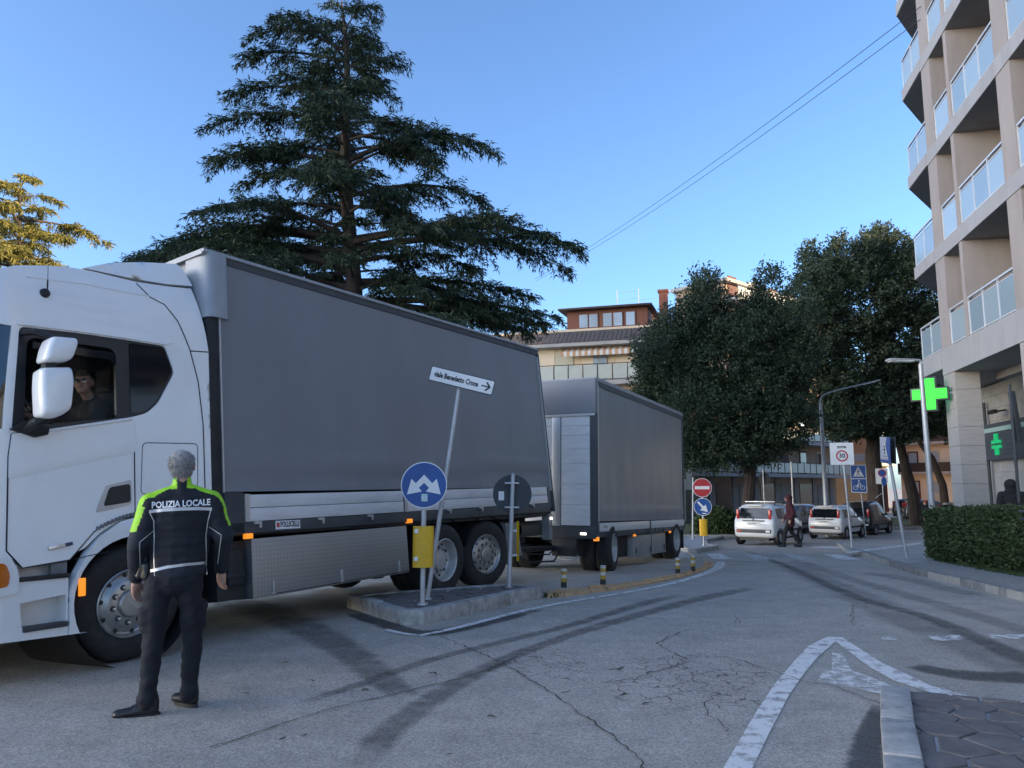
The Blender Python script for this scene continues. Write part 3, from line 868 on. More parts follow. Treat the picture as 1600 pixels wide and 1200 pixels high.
rolled(ws.build('windscreen', M['windscreen'], truck))
far = sheet(frame, [], .3, lambda s, z: W_CAB - cy(s, z) - .02, 0)
rolled(far.build('far_window', M['dark_glass'], truck))
lin = MB()
lin.box(.36, .40, .06, 2.44, 1.3, 3.3).box(-1.3, .4, 2.36, 2.40, 1.3, 3.3).box(-1.35, .4, .06, 2.44, 1.28, 1.32).box(-1.2, .4, .12, 2.38, 3.28, 3.31)
lin.box(-1.32, -.78, .08, 2.36, 1.32, 2.16)
rolled(lin.build('cab_interior', M['lining'], truck))
seat = MB().box(-.28, .22, .30, .78, 1.75, 1.92).box(.13, .26, .30, .78, 1.9, 2.55).box(.15, .24, .42, .66, 2.55, 2.8)
rolled(seat.build('driver_seat', mat('seat_fabric', (.03, .03, .035), .9), truck, bevel=.03))
stw = MB(); cen = Vector((-.62, .52, 2.28)); axd = Vector((.75, 0, .66)).normalized()
u_ = Vector((0, 1, 0)); v_ = axd.cross(u_)
stw.tube([cen + (u_ * math.cos(a) + v_ * math.sin(a)) * .22 for a in [2 * math.pi * i / 24 for i in range(25)]], .016, 6)
stw.tube([cen, cen - axd * .35], .03, 6).tube([cen - u_ * .22, cen + u_ * .22], .014, 5)
rolled(stw.build('steering_wheel', M['black'], truck))

# door skin with its crease, gaps, storage flap
def dy(s, z):
    zc = 1.66 + .236 * (s + .97)
    return cy(s, z) - .014 + .030 * smooth(zc, zc - .10, z) - .018 * smooth(zc - .10, zc - .5, z)
door = [(-.95, 1.995), (-.67, 2.035), (.115, 2.205), (.135, 2.05), (.14, 1.33), (.12, 1.285), (-.02, 1.265), (-.12, 1.25), (-.25, 1.165), (-.36, 1.045), (-.46, .94), (-.84, .905), (-.88, .95), (-.965, 1.05), (-.97, 1.81)]
dr = rolled(sheet(door, [], .05, dy, .016).build('door', M['cabwhite'], truck, sharp=50))
def seam(path, yf, r=.004, nm='panel_gap', parent=truck, dens=.08):
    pts = []
    for i in range(len(path) - 1):
        a, b = path[i], path[i + 1]; k = max(1, int(math.hypot(b[0] - a[0], b[1] - a[1]) / dens))
        for j in range(k): pts.append((a[0] + (b[0] - a[0]) * j / k, a[1] + (b[1] - a[1]) * j / k))
    pts.append(path[-1])
    return rolled(MB().tube([(p[0], yf(*p), p[1]) for p in pts], r, 5).build(nm, M['seam'], parent))
seam(door + [door[0]], lambda s, z: cy(s, z) - .001, .0065)
seam(rounded([(.22, 1.98), (.83, 2.0), (.82, 1.55), (.2, 1.49)], .05, 3) + [rounded([(.22, 1.98), (.83, 2.0), (.82, 1.55), (.2, 1.49)], .05, 3)[0]], lambda s, z: cy(s, z) + .001, .0045)
seam([(.25, 3.61), (.37, 3.48), (.52, 3.43), (.64, 3.27), (.76, 2.97), (.85, 2.65), (.9, 2.2), (.905, 1.57), (.9, 1.2)], lambda s, z: cy(s, z), .007)
seam([(.765, 2.965), (.98, 2.985)], lambda s, z: cy(s, z), .006)
rolled(MB().box(-.64, -.45, -.022, -.006, -.016, .016, M=Matrix.Translation((-.015, 0, 1.145)) @ Matrix.Rotation(R(-9), 4, 'Y')).build('badge', M['chrome'], truck, bevel=.006))
rolled(MB().box(-.50, -.44, -.0235, -.0065, -.014, .014, M=Matrix.Translation((-.012, 0, 1.1455)) @ Matrix.Rotation(R(-9), 4, 'Y')).build('badge_tip', M['badgeblue'], truck))
rolled(MB().tube([(-.66, dy(-.66, 2.03) - .004, 2.036), (-.3, dy(-.3, 2.1) - .008, 2.112), (.10, dy(.1, 2.19) - .006, 2.196)], .014, 8).build('window_ledge', M['cabwhite'], truck))
rolled(MB().tube([(-.83, cy(-.83, 3.40) - .001, 3.40), (-.3, cy(-.3, 3.46) - .001, 3.46), (.1, cy(.1, 3.47) - .001, 3.47), (.36, cy(.36, 3.49) - .001, 3.49)], .008, 6).build('roof_crease', M['cabwhite'], truck))
# upper rail over the window and air intake behind the door
rolled(sheet([(-.93, 2.93), (-.42, 2.96), (.08, 2.975), (.47, 2.98), (.56, 3.02), (.1, 3.03), (-.5, 3.0), (-.93, 2.97)], [], .1, lambda s, z: cy(s, z) - .018, .02).build('drip_rail', M['cabwhite'], truck))
rolled(sheet(rounded([(-.24, 1.33), (-.14, 1.58), (-.09, 1.61), (.105, 1.63), (.105, 1.40)], .03, 3), [], .1, lambda s, z: dy(s, z) - .008, .02).build('intake_surround', M['alu_plain'], truck))
rolled(sheet(rounded([(-.17, 1.385), (-.11, 1.555), (.09, 1.59), (.09, 1.42)], .03, 3), [], .1, lambda s, z: dy(s, z) - .013, .006).build('air_intake', M['black'], truck))
# fender, vent row, lower steps, bumper side
WX = .12
arc_in = [(WX + .57 * math.cos(a), .56 + .55 * math.sin(a)) for a in [R(205 - i * 200 / 22) for i in range(23)]]
outr = [(.78, .62), (.80, .82), (.76, 1.02), (.62, 1.2), (.45, 1.29), (.2, 1.295), (-.02, 1.245), (-.2, 1.13), (-.33, .99), (-.42, .83), (-.475, .68), (-.48, .33)]
def fy(s, z): 
    d = math.hypot(s - WX, z - .56)
    return -.055 + .05 * smooth(.64, .78, d)
fend = [(-.33, .33)] + arc_in + outr
rolled(sheet(fend, [], .045, fy, .10).build('front_fender', M['cabwhite2'], truck, sharp=45))
rolled(MB().lathe([(.60, -.9), (.60, .03)], (WX, 0, .56), (0, -1, 0), 28).build('wheel_arch', M['black'], truck))
seam([(-.44, .945), (-.3, .965), (-.14, .985)], lambda s, z: fy(s, z) - .001, .004)
vent = MB()
for i in range(13):
    t = i / 12; s0 = -.22 + .42 * t; z0 = 1.175 + .118 * math.sin(t * math.pi / 2)
    vent.box(s0 - .012, s0 + .012, -.03, .02, z0 + .005, z0 + .035)
rolled(vent.build('vent_slats', M['mud'], truck))
rolled(MB().box(-.41, -.355, -.068, -.04, .63, .78).build('side_marker', M['amber'], truck, bevel=.008))
def by(s, z): return cy(s, z) - .03
step_hole = rounded([(-.85, .43), (-.50, .42), (-.50, .66), (-.87, .63)], .02, 2)
rolled(sheet([(-1.48, .36), (-.485, .33), (-.485, .80), (-.87, .81), (-.9, .93), (-1.48, .97)], [step_hole], .06, by, .18).build('lower_side_panel', M['cabwhite2'], truck, sharp=45))
rec = MB().box(-.90, -.47, .13, .15, .36, .99).box(-.9, -.47, -.02, .14, .395, .42)
rolled(rec.build('step_recess', M['cabwhite2'], truck))
rolled(MB().box(-.88, -.48, -.05, .1, .795, .835).build('upper_step', M['black'], truck, bevel=.012))
rolled(MB().box(-.845, -.49, -.05, .1, .40, .445).build('lower_step', M['dgrey'], truck, bevel=.012))
rolled(MB().box(-.6, -.47, .02, .06, .83, .97).build('step_vent', M['mud'], truck))
rolled(sheet(rounded([(-1.3, 1.02), (-.95, .99), (-.89, .84), (-.90, .71), (-1.3, .68)], .04, 3), [], .06, lambda s, z: cy(s, z) - .06, .05).build('lamp_surround', M['cabwhite2'], truck, sharp=50))
rolled(sheet(rounded([(-1.25, .97), (-1.0, .95), (-.965, .86), (-.975, .77), (-1.25, .74)], .03, 3), [], .06, lambda s, z: cy(s, z) - .068, .01).build('headlight', mat('amber_lens', (.55, .13, .01), .2), truck))
rolled(MB().box(-1.5, 1.0, .25, 2.25, .32, .98).build('engine_bay', M['chassis'], truck))
bump = MB().box(-1.52, -1.3, .3, 2.2, .33, 1.0)
rolled(bump.build('front_bumper', M['cabwhite2'], truck, bevel=.04))
# roof fairing and antenna
fp = [(-.29, 3.635), (-.01, 3.77), (.35, 3.885), (.79, 3.99), (.86, 3.96), (.93, 3.75), (.6, 3.69), (.25, 3.655)]
fm = sheet(fp, [], .09, lambda s, z: .13 + (z - 3.65) * .35, 0)
f2 = mirrored(sheet(fp, [], .2, lambda s, z: .13 + (z - 3.65) * .35, 0), W_CAB); fm.add(f2.v, f2.f)
for i in range(len(fp)):
    a, b = fp[i], fp[(i + 1) % len(fp)]; ya = .13 + (a[1] - 3.65) * .35; yb = .13 + (b[1] - 3.65) * .35
    fm.quad((a[0], ya, a[1]), (b[0], yb, b[1]), (b[0], W_CAB - yb, b[1]), (a[0], W_CAB - ya, a[1]))
rolled(fm.build('roof_fairing', M['cabwhite'], truck, bevel=.02, weld=True))
an = MB().lathe([(.045, -.005), (.04, .02), (.015, .032), (0, .033)], (-.69, .03, 3.27), (0, -1, .15), 14)
an.tube([(-.69, -.01, 3.27), (-.69, -.015, 3.38)], .007, 6).tube([(-.69, -.015, 3.38), (-.69, -.02, 3.75)], .0028, 5)
rolled(an.build('antenna', M['black'], truck))
# mirrors
def mir(poly, y0, y1, nm):
    mb = MB(); pl = rounded(poly, .035, 3); c = Vector((sum(p[0] for p in pl) / len(pl), sum(p[1] for p in pl) / len(pl)))
    lay = [(y0 + .03, .80), (y0 + .01, .93), (y0 + .002, 1.0), (y1 - .03, 1.0), (y1, .92)]
    lay = [(y0, .72), (y0 + .012, .88), (y0 + .04, .98), (y0 + .08, 1.0), (y1, .96)]
    k = len(pl); vs_ = []; fs = []
    for y, sc in lay:
        for p in pl: q = c + (Vector(p) - c) * sc; vs_.append((q.x, y, q.y))
    for i in range(len(lay) - 1):
        for j in range(k): fs.append((i * k + j, i * k + (j + 1) % k, (i + 1) * k + (j + 1) % k, (i + 1) * k + j))
    fs.append(tuple(range(k))[::-1]); fs.append(tuple(range((len(lay) - 1) * k, len(lay) * k)))
    mb.add(vs_, fs)
    return rolled(mb.build(nm, M['cabwhite'], truck, sharp=60))
mir([(-.8, 2.79), (-.585, 2.81), (-.575, 2.76), (-.62, 2.62), (-.67, 2.585), (-.86, 2.56), (-.84, 2.68)], -.33, -.16, 'upper_mirror')
mir([(-.88, 2.51), (-.625, 2.55), (-.605, 2.44), (-.625, 2.18), (-.71, 2.115), (-.78, 2.09), (-.87, 2.1), (-.885, 2.35)], -.33, -.16, 'main_mirror')
rolled(MB().tube([(-.78, -.2, 2.5), (-.75, -.2, 2.62)], .06, 8).build('mirror_joint', M['black'], truck))
arm = MB()
arm.prism([(-.97, .02, 2.03), (-.78, .02, 1.97), (-.70, -.02, 1.99), (-.70, -.04, 2.05), (-.9, -.04, 2.09)], (0, -.07, 0))
arm.tube([(-.86, -.04, 2.04), (-.83, -.16, 2.08), (-.72, -.22, 2.14)], [.045, .045, .04], 8)
rolled(MB().tube([(-.88, .0, 2.87), (-.84, -.12, 2.86), (-.74, -.2, 2.80)], [.03, .03, .028], 8).build('upper_mirror_arm', M['black'], truck))
rolled(arm.build('mirror_arm', M['black'], truck, bevel=.006))

# box body
BW = 2.52
def ty(s, z):
    zr = 1.78 + .024 * (s - 1.2)
    y = -.028 * math.exp(-((z - zr - .02 * math.sin(s * 2.1)) / .05) ** 2) + .016 * math.exp(-((z - zr + .13) / .09) ** 2)
    y += .010 * math.sin(s * 1.3 + z * .7) * math.sin((z - 1.5) * 1.3) + .006 * noise.noise(Vector((s * 1.1, z * .9, 3.1)))
    y += .010 * noise.noise(Vector((s * 4, z * 7, 1.0))) * smooth(2.1, 1.55, z)
    y -= .004 * math.exp(-(((s - 1.13) % 2.41 - 1.2) / .03) ** 2) + .003 * noise.noise(Vector((s * 1.6, z * .5, 6.0)))
    return y
rolled(sheet([(1.13, 1.51), (8.36, 1.565), (8.36, 4.05), (1.13, 4.02)], [], .11, ty, .01).build('side_curtain', M['curtain'], truck, sharp=60))
rolled(MB().box(1.13, 8.36, BW - .02, BW, 1.2, 4.04).build('far_curtain', M['curtain'], truck))
rolled(MB().box(.99, 1.10, .03, BW - .03, 1.1, 4.1).build('front_wall', M['curtain'], truck))
rolled(MB().box(8.30, 8.37, .02, BW - .03, 1.2, 4.08).build('rear_doors', M['alu_plain'], truck))
rolled(MB().box(1.1, 8.36, .05, BW - .05, 1.05, 1.4).build('box_floor', M['chassis'], truck))
roof = MB()
for i in range(24):
    s0 = .93 + 7.46 * i / 24; s1 = .93 + 7.46 * (i + 1) / 24
    z0 = 4.13 + .06 * i / 24 + rng.uniform(-.004, .004)
    roof.box(s0, s1 - .003, .0, BW, z0 - .05, z0 + rng.uniform(0, .008))
rolled(roof.build('roof', M['roofedge'], truck))
rolled(MB().prism([(1.2, -.012, 4.02), (8.4, -.012, 4.06), (8.4, -.012, 4.145), (1.2, -.012, 4.095)], (0, .03, 0)).build('top_rail', M['rail'], truck))
rolled(MB().prism([(.93, -.03, 4.10), (8.41, -.03, 4.15), (8.41, -.03, 4.19), (.93, -.03, 4.14)], (0, .05, 0)).build('roof_edge', M['roofedge'], truck, bevel=.008))
cap = MB()
prof = [(.95, .30), (.955, .12), (.97, .02), (1.0, -.03), (1.05, -.05), (1.21, -.045), (1.235, -.01)]
lv = [(3.40, .9), (3.37, 1), (4.08, 1), (4.14, .9)]
zs = [3.38, 3.42, 4.06, 4.12]
cap.add([(a, b, z) for z in zs for a, b in prof], [(j * 7 + i, j * 7 + i + 1, (j + 1) * 7 + i + 1, (j + 1) * 7 + i) for j in range(3) for i in range(6)] + [tuple(range(7))[::-1], tuple(range(21, 28))])
rolled(cap.build('corner_cover', M['roofedge'], truck, sharp=60))
rolled(MB().box(.985, 1.13, -.005, .12, 1.1, 3.40).build('front_post', M['chassis'], truck, bevel=.01))
rolled(MB().box(1.115, 1.135, -.02, .02, 1.5, 3.40).build('curtain_tensioner', M['alu_plain'], truck))
rolled(MB().box(8.35, 8.42, -.02, .1, 1.12, 4.1).build('rear_post', M['rail'], truck, bevel=.01))
rolled(MB().box(8.335, 8.352, -.026, .01, 1.5, 4.02).build('curtain_tensioner', M['alu_plain'], truck))
rolled(MB().box(1.14, 1.385, .0, .05, 1.08, 1.505).build('corner_board', M['rail'], truck))
for s0, s1 in ((1.39, 4.05), (4.07, 8.18)):
    z0 = 1.19 + .012 * (s0 - 1.39); k = .0128
    b = MB()
    for i in range(2):
        za, zb = 1.192 + .145 * i, 1.192 + .145 * (i + 1) - .006
        b.prism([(s0, -.012, za + k * (s0 - 1.39)), (s1, -.012, za + k * (s1 - 1.39)), (s1, -.012, zb + k * (s1 - 1.39)), (s0, -.012, zb + k * (s0 - 1.39))], (0, .03, 0))
    bo = rolled(b.build('drop_side', M['alu'], truck, bevel=.004))
    MB().box(s0, s0 + .06, -.02, .02, 1.19 + k * (s0 - 1.39), 1.485 + k * (s0 - 1.39)).build('end_profile', M['alu_plain'], bo)
rolled(MB().prism([(1.14, .0, 1.065), (8.3, .0, 1.12), (8.3, .0, 1.275), (1.14, .0, 1.185)], (0, .06, 0)).build('side_rail', M['rail'], truck, bevel=.006))
for s0, z0 in ((1.55, 1.17), (2.49, 1.18), (3.36, 1.19), (5.09, 1.22), (5.95, 1.23), (7.6, 1.25)):
    rolled(MB().box(s0 - .05, s0 + .05, -.035, .0, z0 - .012, z0 + .018).box(s0 + .02, s0 + .05, -.03, 0, z0 - .05, z0).build('board_latch', M['alu_plain'], truck, bevel=.006))
rolled(MB().box(1.81, 2.17, -.006, .001, 1.092, 1.185).build('name_plate', M['white'], truck))
rolled(text_obj('POLLICELLI', .085, 'plate_lettering', M['print'], truck, side_at(2.015, -.0075, 1.142, .0), sx=.66, bold=.002))
rolled(MB().box(1.825, 1.862, -.0072, 0, 1.115, 1.165).build('plate_emblem', M['red'], truck))
for s0, z0 in ((1.43, 1.04), (4.16, 1.10)):
    rolled(MB().box(s0 - .045, s0 + .045, -.03, .03, z0 - .028, z0 + .028).build('side_lamp', M['amber'], truck, bevel=.008))
lk = rolled(MB().prism([(1.49, .02, .385), (4.12, .02, .425), (4.12, .02, 1.04), (1.49, .02, 1.01)], (0, .55, 0)).build('side_locker', M['treadplate'], truck, bevel=.006))
for s0, z0 in ((1.76, .46), (2.82, .48), (3.9, .5)):
    MB().box(s0 - .012, s0 + .012, .0, .02, z0 - .04, z0 + .09).box(s0 - .03, s0 + .03, .005, .02, z0 - .055, z0 - .035).build('locker_latch', M['alu_plain'], lk, bevel=.004)
MB().prism([(1.75, .008, .405), (4.12, .008, .44), (4.12, .008, .447), (1.75, .008, .412)], (0, .012, 0)).build('locker_seam', M['seam'], lk)
rolled(MB().box(1.12, 1.49, .12, .6, .40, 1.0).box(1.2, 1.42, .05, .13, .62, .68).box(1.22, 1.40, .06, .12, .55, .9).build('front_tank', M['chassis'], truck, bevel=.01))
for y0 in (.75, 1.65):
    rolled(MB().box(-.9, 8.2, y0, y0 + .1, .72, 1.02).build('chassis_beam', M['chassis'], truck))
rolled(MB().box(1.5, 4.1, 1.95, 2.5, .42, 1.0).build('far_tank', M['chassis'], truck, bevel=.03))
for s0 in (2.2, 3.4): truck_x = rolled(MB().tube([(s0, .85, .86), (s0, 1.65, .86)], .06, 8).build('cross_member', M['chassis'], truck))
ax_ = MB().tube([(5.0, .3, .515), (5.0, 2.2, .515)], .09, 10).ball((5.0, 1.25, .53), (.22, .22, .22), 12, 8).tube([(6.14, .3, .515), (6.14, 2.2, .515)], .07, 8).tube([(.1, .3, .5), (.1, 2.2, .5)], .06, 8)
ax_.build('axles', M['chassis'], truck)
fw = wheel(truck, WX, -.02, .515, kind='steer', steer=R(-3))
text_obj('SCANIA', .046, 'hub_lettering', M['rim2'], fw, side_at(.0, -.0535, 0, R(-40)), ext=.0008, bold=.001)
wheel(truck, 5.0, .0, .515, kind='drive')
wheel(truck, 6.16, .03, .515, kind='tag', steer=R(-13))
wheel(truck, WX, W_CAB, .515, kind='steer', side=1, detail=False)
wheel(truck, 5.0, 2.48, .515, kind='drive', side=1, detail=False)
wheel(truck, 6.16, 2.48, .515, kind='tag', side=1, detail=False)
for y0 in (.35, 2.1): wheel(truck, 5.0, y0, .515, kind='tag', side=-1 if y0 < 1 else 1, detail=False)
guard = MB()
for i in range(16):
    a0, a1 = R(165 - i * 150 / 16), R(165 - (i + 1) * 150 / 16)
    for c_s in (5.0, 6.16):
        guard.quad((c_s + .60 * math.cos(a0), .02, .52 + .6 * math.sin(a0)), (c_s + .60 * math.cos(a1), .02, .52 + .6 * math.sin(a1)), (c_s + .60 * math.cos(a1), .6, .52 + .6 * math.sin(a1)), (c_s + .60 * math.cos(a0), .6, .52 + .6 * math.sin(a0)))
guard.build('mudguards', M['black'], truck)
MB().prism([(6.78, .06, .97), (7.16, .06, .97), (7.36, .06, .40), (6.86, .06, .40)], (0, .55, 0)).build('rear_mudflap_box', M['mud'], truck, bevel=.03)
MB().box(7.4, 8.2, .5, 2.0, .55, 1.0).box(7.2, 8.25, .95, 1.05, .45, .6).build('rear_underframe', M['chassis'], truck)
MB().lathe([(.14, 0), (.14, .9), (0, .9)], (7.5, .3, .82), (1, 0, 0), 14).build('air_tank', mat('tank_olive', (.06, .06, .045), .6), truck)
MB().lathe([(.022, 0), (.02, .02), (0, .022)], (8.25, -.01, 1.0), (0, -1, 0), 10).build('end_lamp', M['lampwhite'], truck)
MB().box(8.2, 8.32, .0, .15, .62, 1.08).build('rear_bracket', M['mud'], truck)

# drawbar trailer
ZA = R(27.0); ZD = Vector((math.sin(ZA), math.cos(ZA), 0))
ZO = Vector((1.68, 15.75, gz(16.6) - .01))
trailer = thing('drawbar_trailer', 'grey curtain-sided drawbar trailer with silver slatted front door, behind the truck', 'trailer', ZO, math.atan2(ZD.y, ZD.x))
trailer.rotation_euler = (0, R(1.4), math.atan2(ZD.y, ZD.x))
ZL, ZW = 6.95, 2.5
def zy(s, z):
    y = .012 * math.sin(s * 1.1 + .8) * math.sin((z - 1.0) * 1.05) - .014 * math.exp(-((z - 1.22 - .01 * s) / .05) ** 2)
    y -= .005 * math.exp(-((s - 3.1) / .04) ** 2)
    y += .010 * noise.noise(Vector((s * 2.0, z * .8, 8.1))) + .012 * math.exp(-((s - .35) / .12) ** 2) * noise.noise(Vector((s * 9, z * 1.2, 2))) * smooth(2.6, 3.9, z)
    return y
sheet([(.14, 1.07), (ZL - .08, 1.04), (ZL - .08, 3.86), (.14, 3.86)], [], .11, zy, .01).build('side_curtain', M['curtain'], trailer, sharp=60)
MB().box(.14, ZL, ZW - .02, ZW, 1.0, 3.9).build('far_curtain', M['curtain'], trailer)
MB().box(ZL - .06, ZL, .02, ZW, .9, 3.9).build('rear_wall', M['alu_plain'], trailer)
MB().box(.1, ZL - .05, .05, ZW - .05, .85, 1.05).build('floor', M['chassis'], trailer)
MB().box(-.02, .14, -.015, .12, .75, 3.25).build('corner_post', M['rail'], trailer, bevel=.01)
MB().box(.10, .145, -.02, .02, 1.05, 3.86).build('curtain_tensioner', M['alu_plain'], trailer)
MB().box(ZL - .1, ZL, -.01, .08, .8, 3.88).build('rear_post', M['rail'], trailer, bevel=.01)
MB().box(-.03, .14, -.02, ZW + .01, 3.27, 4.0).build('front_valance', M['curtain'], trailer, bevel=.03, seg=3)
MB().box(-.04, .0, .0, ZW, 3.22, 3.27).build('valance_hem', M['alu_plain'], trailer)
rf_ = MB()
for i in range(18):
    s0 = -.02 + (ZL + .02) * i / 18; s1 = -.02 + (ZL + .02) * (i + 1) / 18
    rf_.box(s0, s1 - .004, -.01, ZW + .01, 3.985, 4.03 + rng.uniform(-.006, .012))
rf_.build('roof', M['roofedge'], trailer)
MB().box(.0, ZL, -.022, .02, 3.95, 4.025).build('roof_edge', M['roofedge'], trailer, bevel=.006)
MB().box(.1, ZL, -.018, .02, 3.84, 3.95).build('top_rail', M['rail'], trailer)
slz = .98
slats = [.42, .42, .42, .3, .28, .2, .2]
for hgt in slats:
    MB().box(-.012, .02, .11, .76, slz + .0015, slz + hgt - .0015).build('door_slat', M['alu'], trailer, bevel=.003, seg=1); slz += hgt
slz = .98
for hgt in slats:
    MB().box(-.012, .02, .98, 2.35, slz + .0015, slz + hgt - .0015).build('door_slat', M['alu'], trailer, bevel=.003, seg=1); slz += hgt
MB().box(-.025, .03, .77, .97, .95, 3.23).build('door_post', M['alu_plain'], trailer, bevel=.01)
MB().box(.021, .06, .1, 2.4, .95, 3.25).build('front_backing', M['chassis'], trailer)
MB().box(-.03, .12, .0, ZW, .72, .97).build('front_beam', M['rail'], trailer, bevel=.01)
MB().box(-.045, -.03, .2, .32, .80, .84).build('front_lamp', M['lampwhite'], trailer)
MB().box(.0, .12, -.03, .06, .68, .76).build('side_lamp', M['amber'], trailer, bevel=.01)
for s0 in (2.4, 5.35): MB().box(s0, s0 + .09, -.03, .02, .70, .75).build('side_lamp', M['amber'], trailer, bevel=.01)
for s0, s1 in ((.2, 3.62), (3.72, ZL - .1)):
    MB().box(s0, s1, -.012, .02, .86, 1.035).build('drop_side', M['alu'], trailer, bevel=.006)
MB().box(3.62, 3.72, -.016, .02, .72, 1.05).build('middle_stanchion', M['rail'], trailer)
MB().box(.12, ZL - .03, .0, .08, .74, .86).build('side_rail', M['rail'], trailer, bevel=.006)
for i in range(9): MB().box(.5 + i * .72, .56 + i * .72, -.012, .0, .75, .85).build('rail_clamp', M['rail'], trailer)
MB().box(.26, .72, -.0155, -.012, .9, 1.0).build('name_plate', M['white'], trailer)
text_obj('PTZ3382', .085, 'plate_lettering', M['rail'], trailer, side_at(.49, -.017, .95), sx=.85)
lk = MB().box(2.55, 5.2, .06, .6, .22, .72).build('side_locker', M['steelbox'], trailer, bevel=.01)
MB().box(3.93, 3.945, .052, .06, .24, .7).build('locker_seam', M['seam'], lk)
for s0 in (2.75, 3.85, 5.05): MB().box(s0 - .015, s0 + .015, .045, .06, .3, .42).build('locker_latch', M['black'], lk)
MB().box(1.75, 2.55, .2, .7, .25, .72).build('battery_box', M['chassis'], trailer, bevel=.01)
for y0 in (.7, 1.7): MB().box(.0, ZL - .2, y0, y0 + .1, .55, .82).build('chassis_beam', M['chassis'], trailer)
wheel(trailer, 1.08, .0, .5, r=.5, kind='drive', steer=R(9)); wheel(trailer, 1.02, .34, .5, r=.5, kind='tag', steer=R(9), detail=False)
wheel(trailer, 6.05, .0, .5, r=.5, kind='drive'); wheel(trailer, 6.05, .35, .5, r=.5, kind='tag', detail=False)
for s0 in (1.1, 6.05):
    for y0 in (2.15, 2.5): wheel(trailer, s0, y0, .5, r=.5, kind='tag', side=1, detail=False)
MB().tube([(1.08, .2, .5), (1.08, 2.4, .5)], .07, 8).tube([(6.05, .2, .5), (6.05, 2.4, .5)], .07, 8).build('axles', M['chassis'], trailer)
MB().box(6.72, 6.8, .0, .62, .25, .82).build('mudflap', M['black'], trailer)
MB().box(6.8, 6.95, .2, 2.3, .3, .42).build('underrun_bar', M['chassis'], trailer)
for y0 in (.2, .35): MB().lathe([(.03, 0), (.03, .03), (0, .03)], (6.97, y0, .48), (1, 0, 0), 8).build('tail_lamp', M['lampwhite'], trailer)
MB().lathe([(.55, 0), (.55, .08), (0, .08)], (1.08, 1.25, .62), (0, 0, 1), 24).build('turntable', M['chassis'], trailer)
db = MB().tube([(1.0, .75, .52), (-.9, 1.1, .52), (-2.1, 1.25, .52)], .055, 8).tube([(1.0, 1.75, .52), (-.9, 1.4, .52), (-2.1, 1.25, .52)], .055, 8)
db.build('drawbar', M['chassis'], trailer)
MB().tube([(-2.0, 1.1, .6), (-1.2, .9, .30), (-.4, .75, .28), (.2, .8, .55)], .018, 6).tube([(-2.0, 1.0, .7), (-1.2, .95, .45), (-.3, .9, .4), (.2, .9, .6)], .015, 6).build('air_hoses', M['black'], trailer)
MB().tube([(.0, .42, .42), (.0, .42, .34), (.0, .52, .3), (.0, .75, .3), (.0, .85, .36)], .028, 8).build('front_hoop', M['alu_plain'], trailer)
MB().box(-.05, .4, .4, .95, .36, .72).build('coupling_box', M['chassis'], trailer, bevel=.02)
# ------------------------------------------------------------------ apartment building at the right
M['plaster'] = mat('pinkish_plaster', (.36, .315, .29), .85, var=.09, vscale=1.2, bump=.15, bscale=25, dirt=.45, dcol=(.21, .185, .17), dscale=1.3, stretch=(1, 1, .3))
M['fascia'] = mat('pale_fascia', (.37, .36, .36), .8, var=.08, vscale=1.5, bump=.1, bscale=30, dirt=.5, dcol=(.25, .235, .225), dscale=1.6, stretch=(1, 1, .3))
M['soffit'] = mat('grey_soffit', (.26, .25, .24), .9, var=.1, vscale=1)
M['rail_white'] = mat('white_railing', (.68, .69, .70), .35, .3)
def mat_frost():
    m, nt, N, L, P = _nodes('frosted_balcony_glass')
    P.inputs['Base Color'].default_value = (.36, .46, .52, 1); P.inputs['Roughness'].default_value = .12
    P.inputs['Specular IOR Level'].default_value = 1.0; P.inputs['IOR'].default_value = 1.9
    oi = N.new('ShaderNodeObjectInfo'); cr = N.new('ShaderNodeMix'); cr.data_type = 'RGBA'; L.new(oi.outputs['Random'], cr.inputs['Factor'])
    cr.inputs['A'].default_value = (.29, .38, .44, 1); cr.inputs['B'].default_value = (.42, .52, .57, 1); L.new(cr.outputs['Result'], P.inputs['Base Color'])
    return m
M['frost'] = mat_frost()
M['travertine'] = mat('travertine', (.40, .375, .35), .55, var=.14, vscale=3, bump=.2, bscale=12, dirt=.3, dcol=(.3, .25, .21), dscale=3, stretch=(1, 1, 7))
M['stone_wall'] = mat('stone_cladding', (.40, .38, .35), .6, var=.2, vscale=4, bump=.3, bscale=15, dirt=.3, dcol=(.25, .23, .2), dscale=4)
M['green'] = mat('green_neon', (.01, .4, .02), .4, emit=(.0, 1.0, .01), estr=.42)
M['green_dim'] = mat('green_sign_face', (.01, .35, .12), .4, emit=(.0, .6, .2), estr=.16)
M['signdark'] = mat('sign_slats', (.06, .07, .085), .5, var=.1)
M['shopdark'] = mat('shop_glass', (.02, .022, .025), .1)

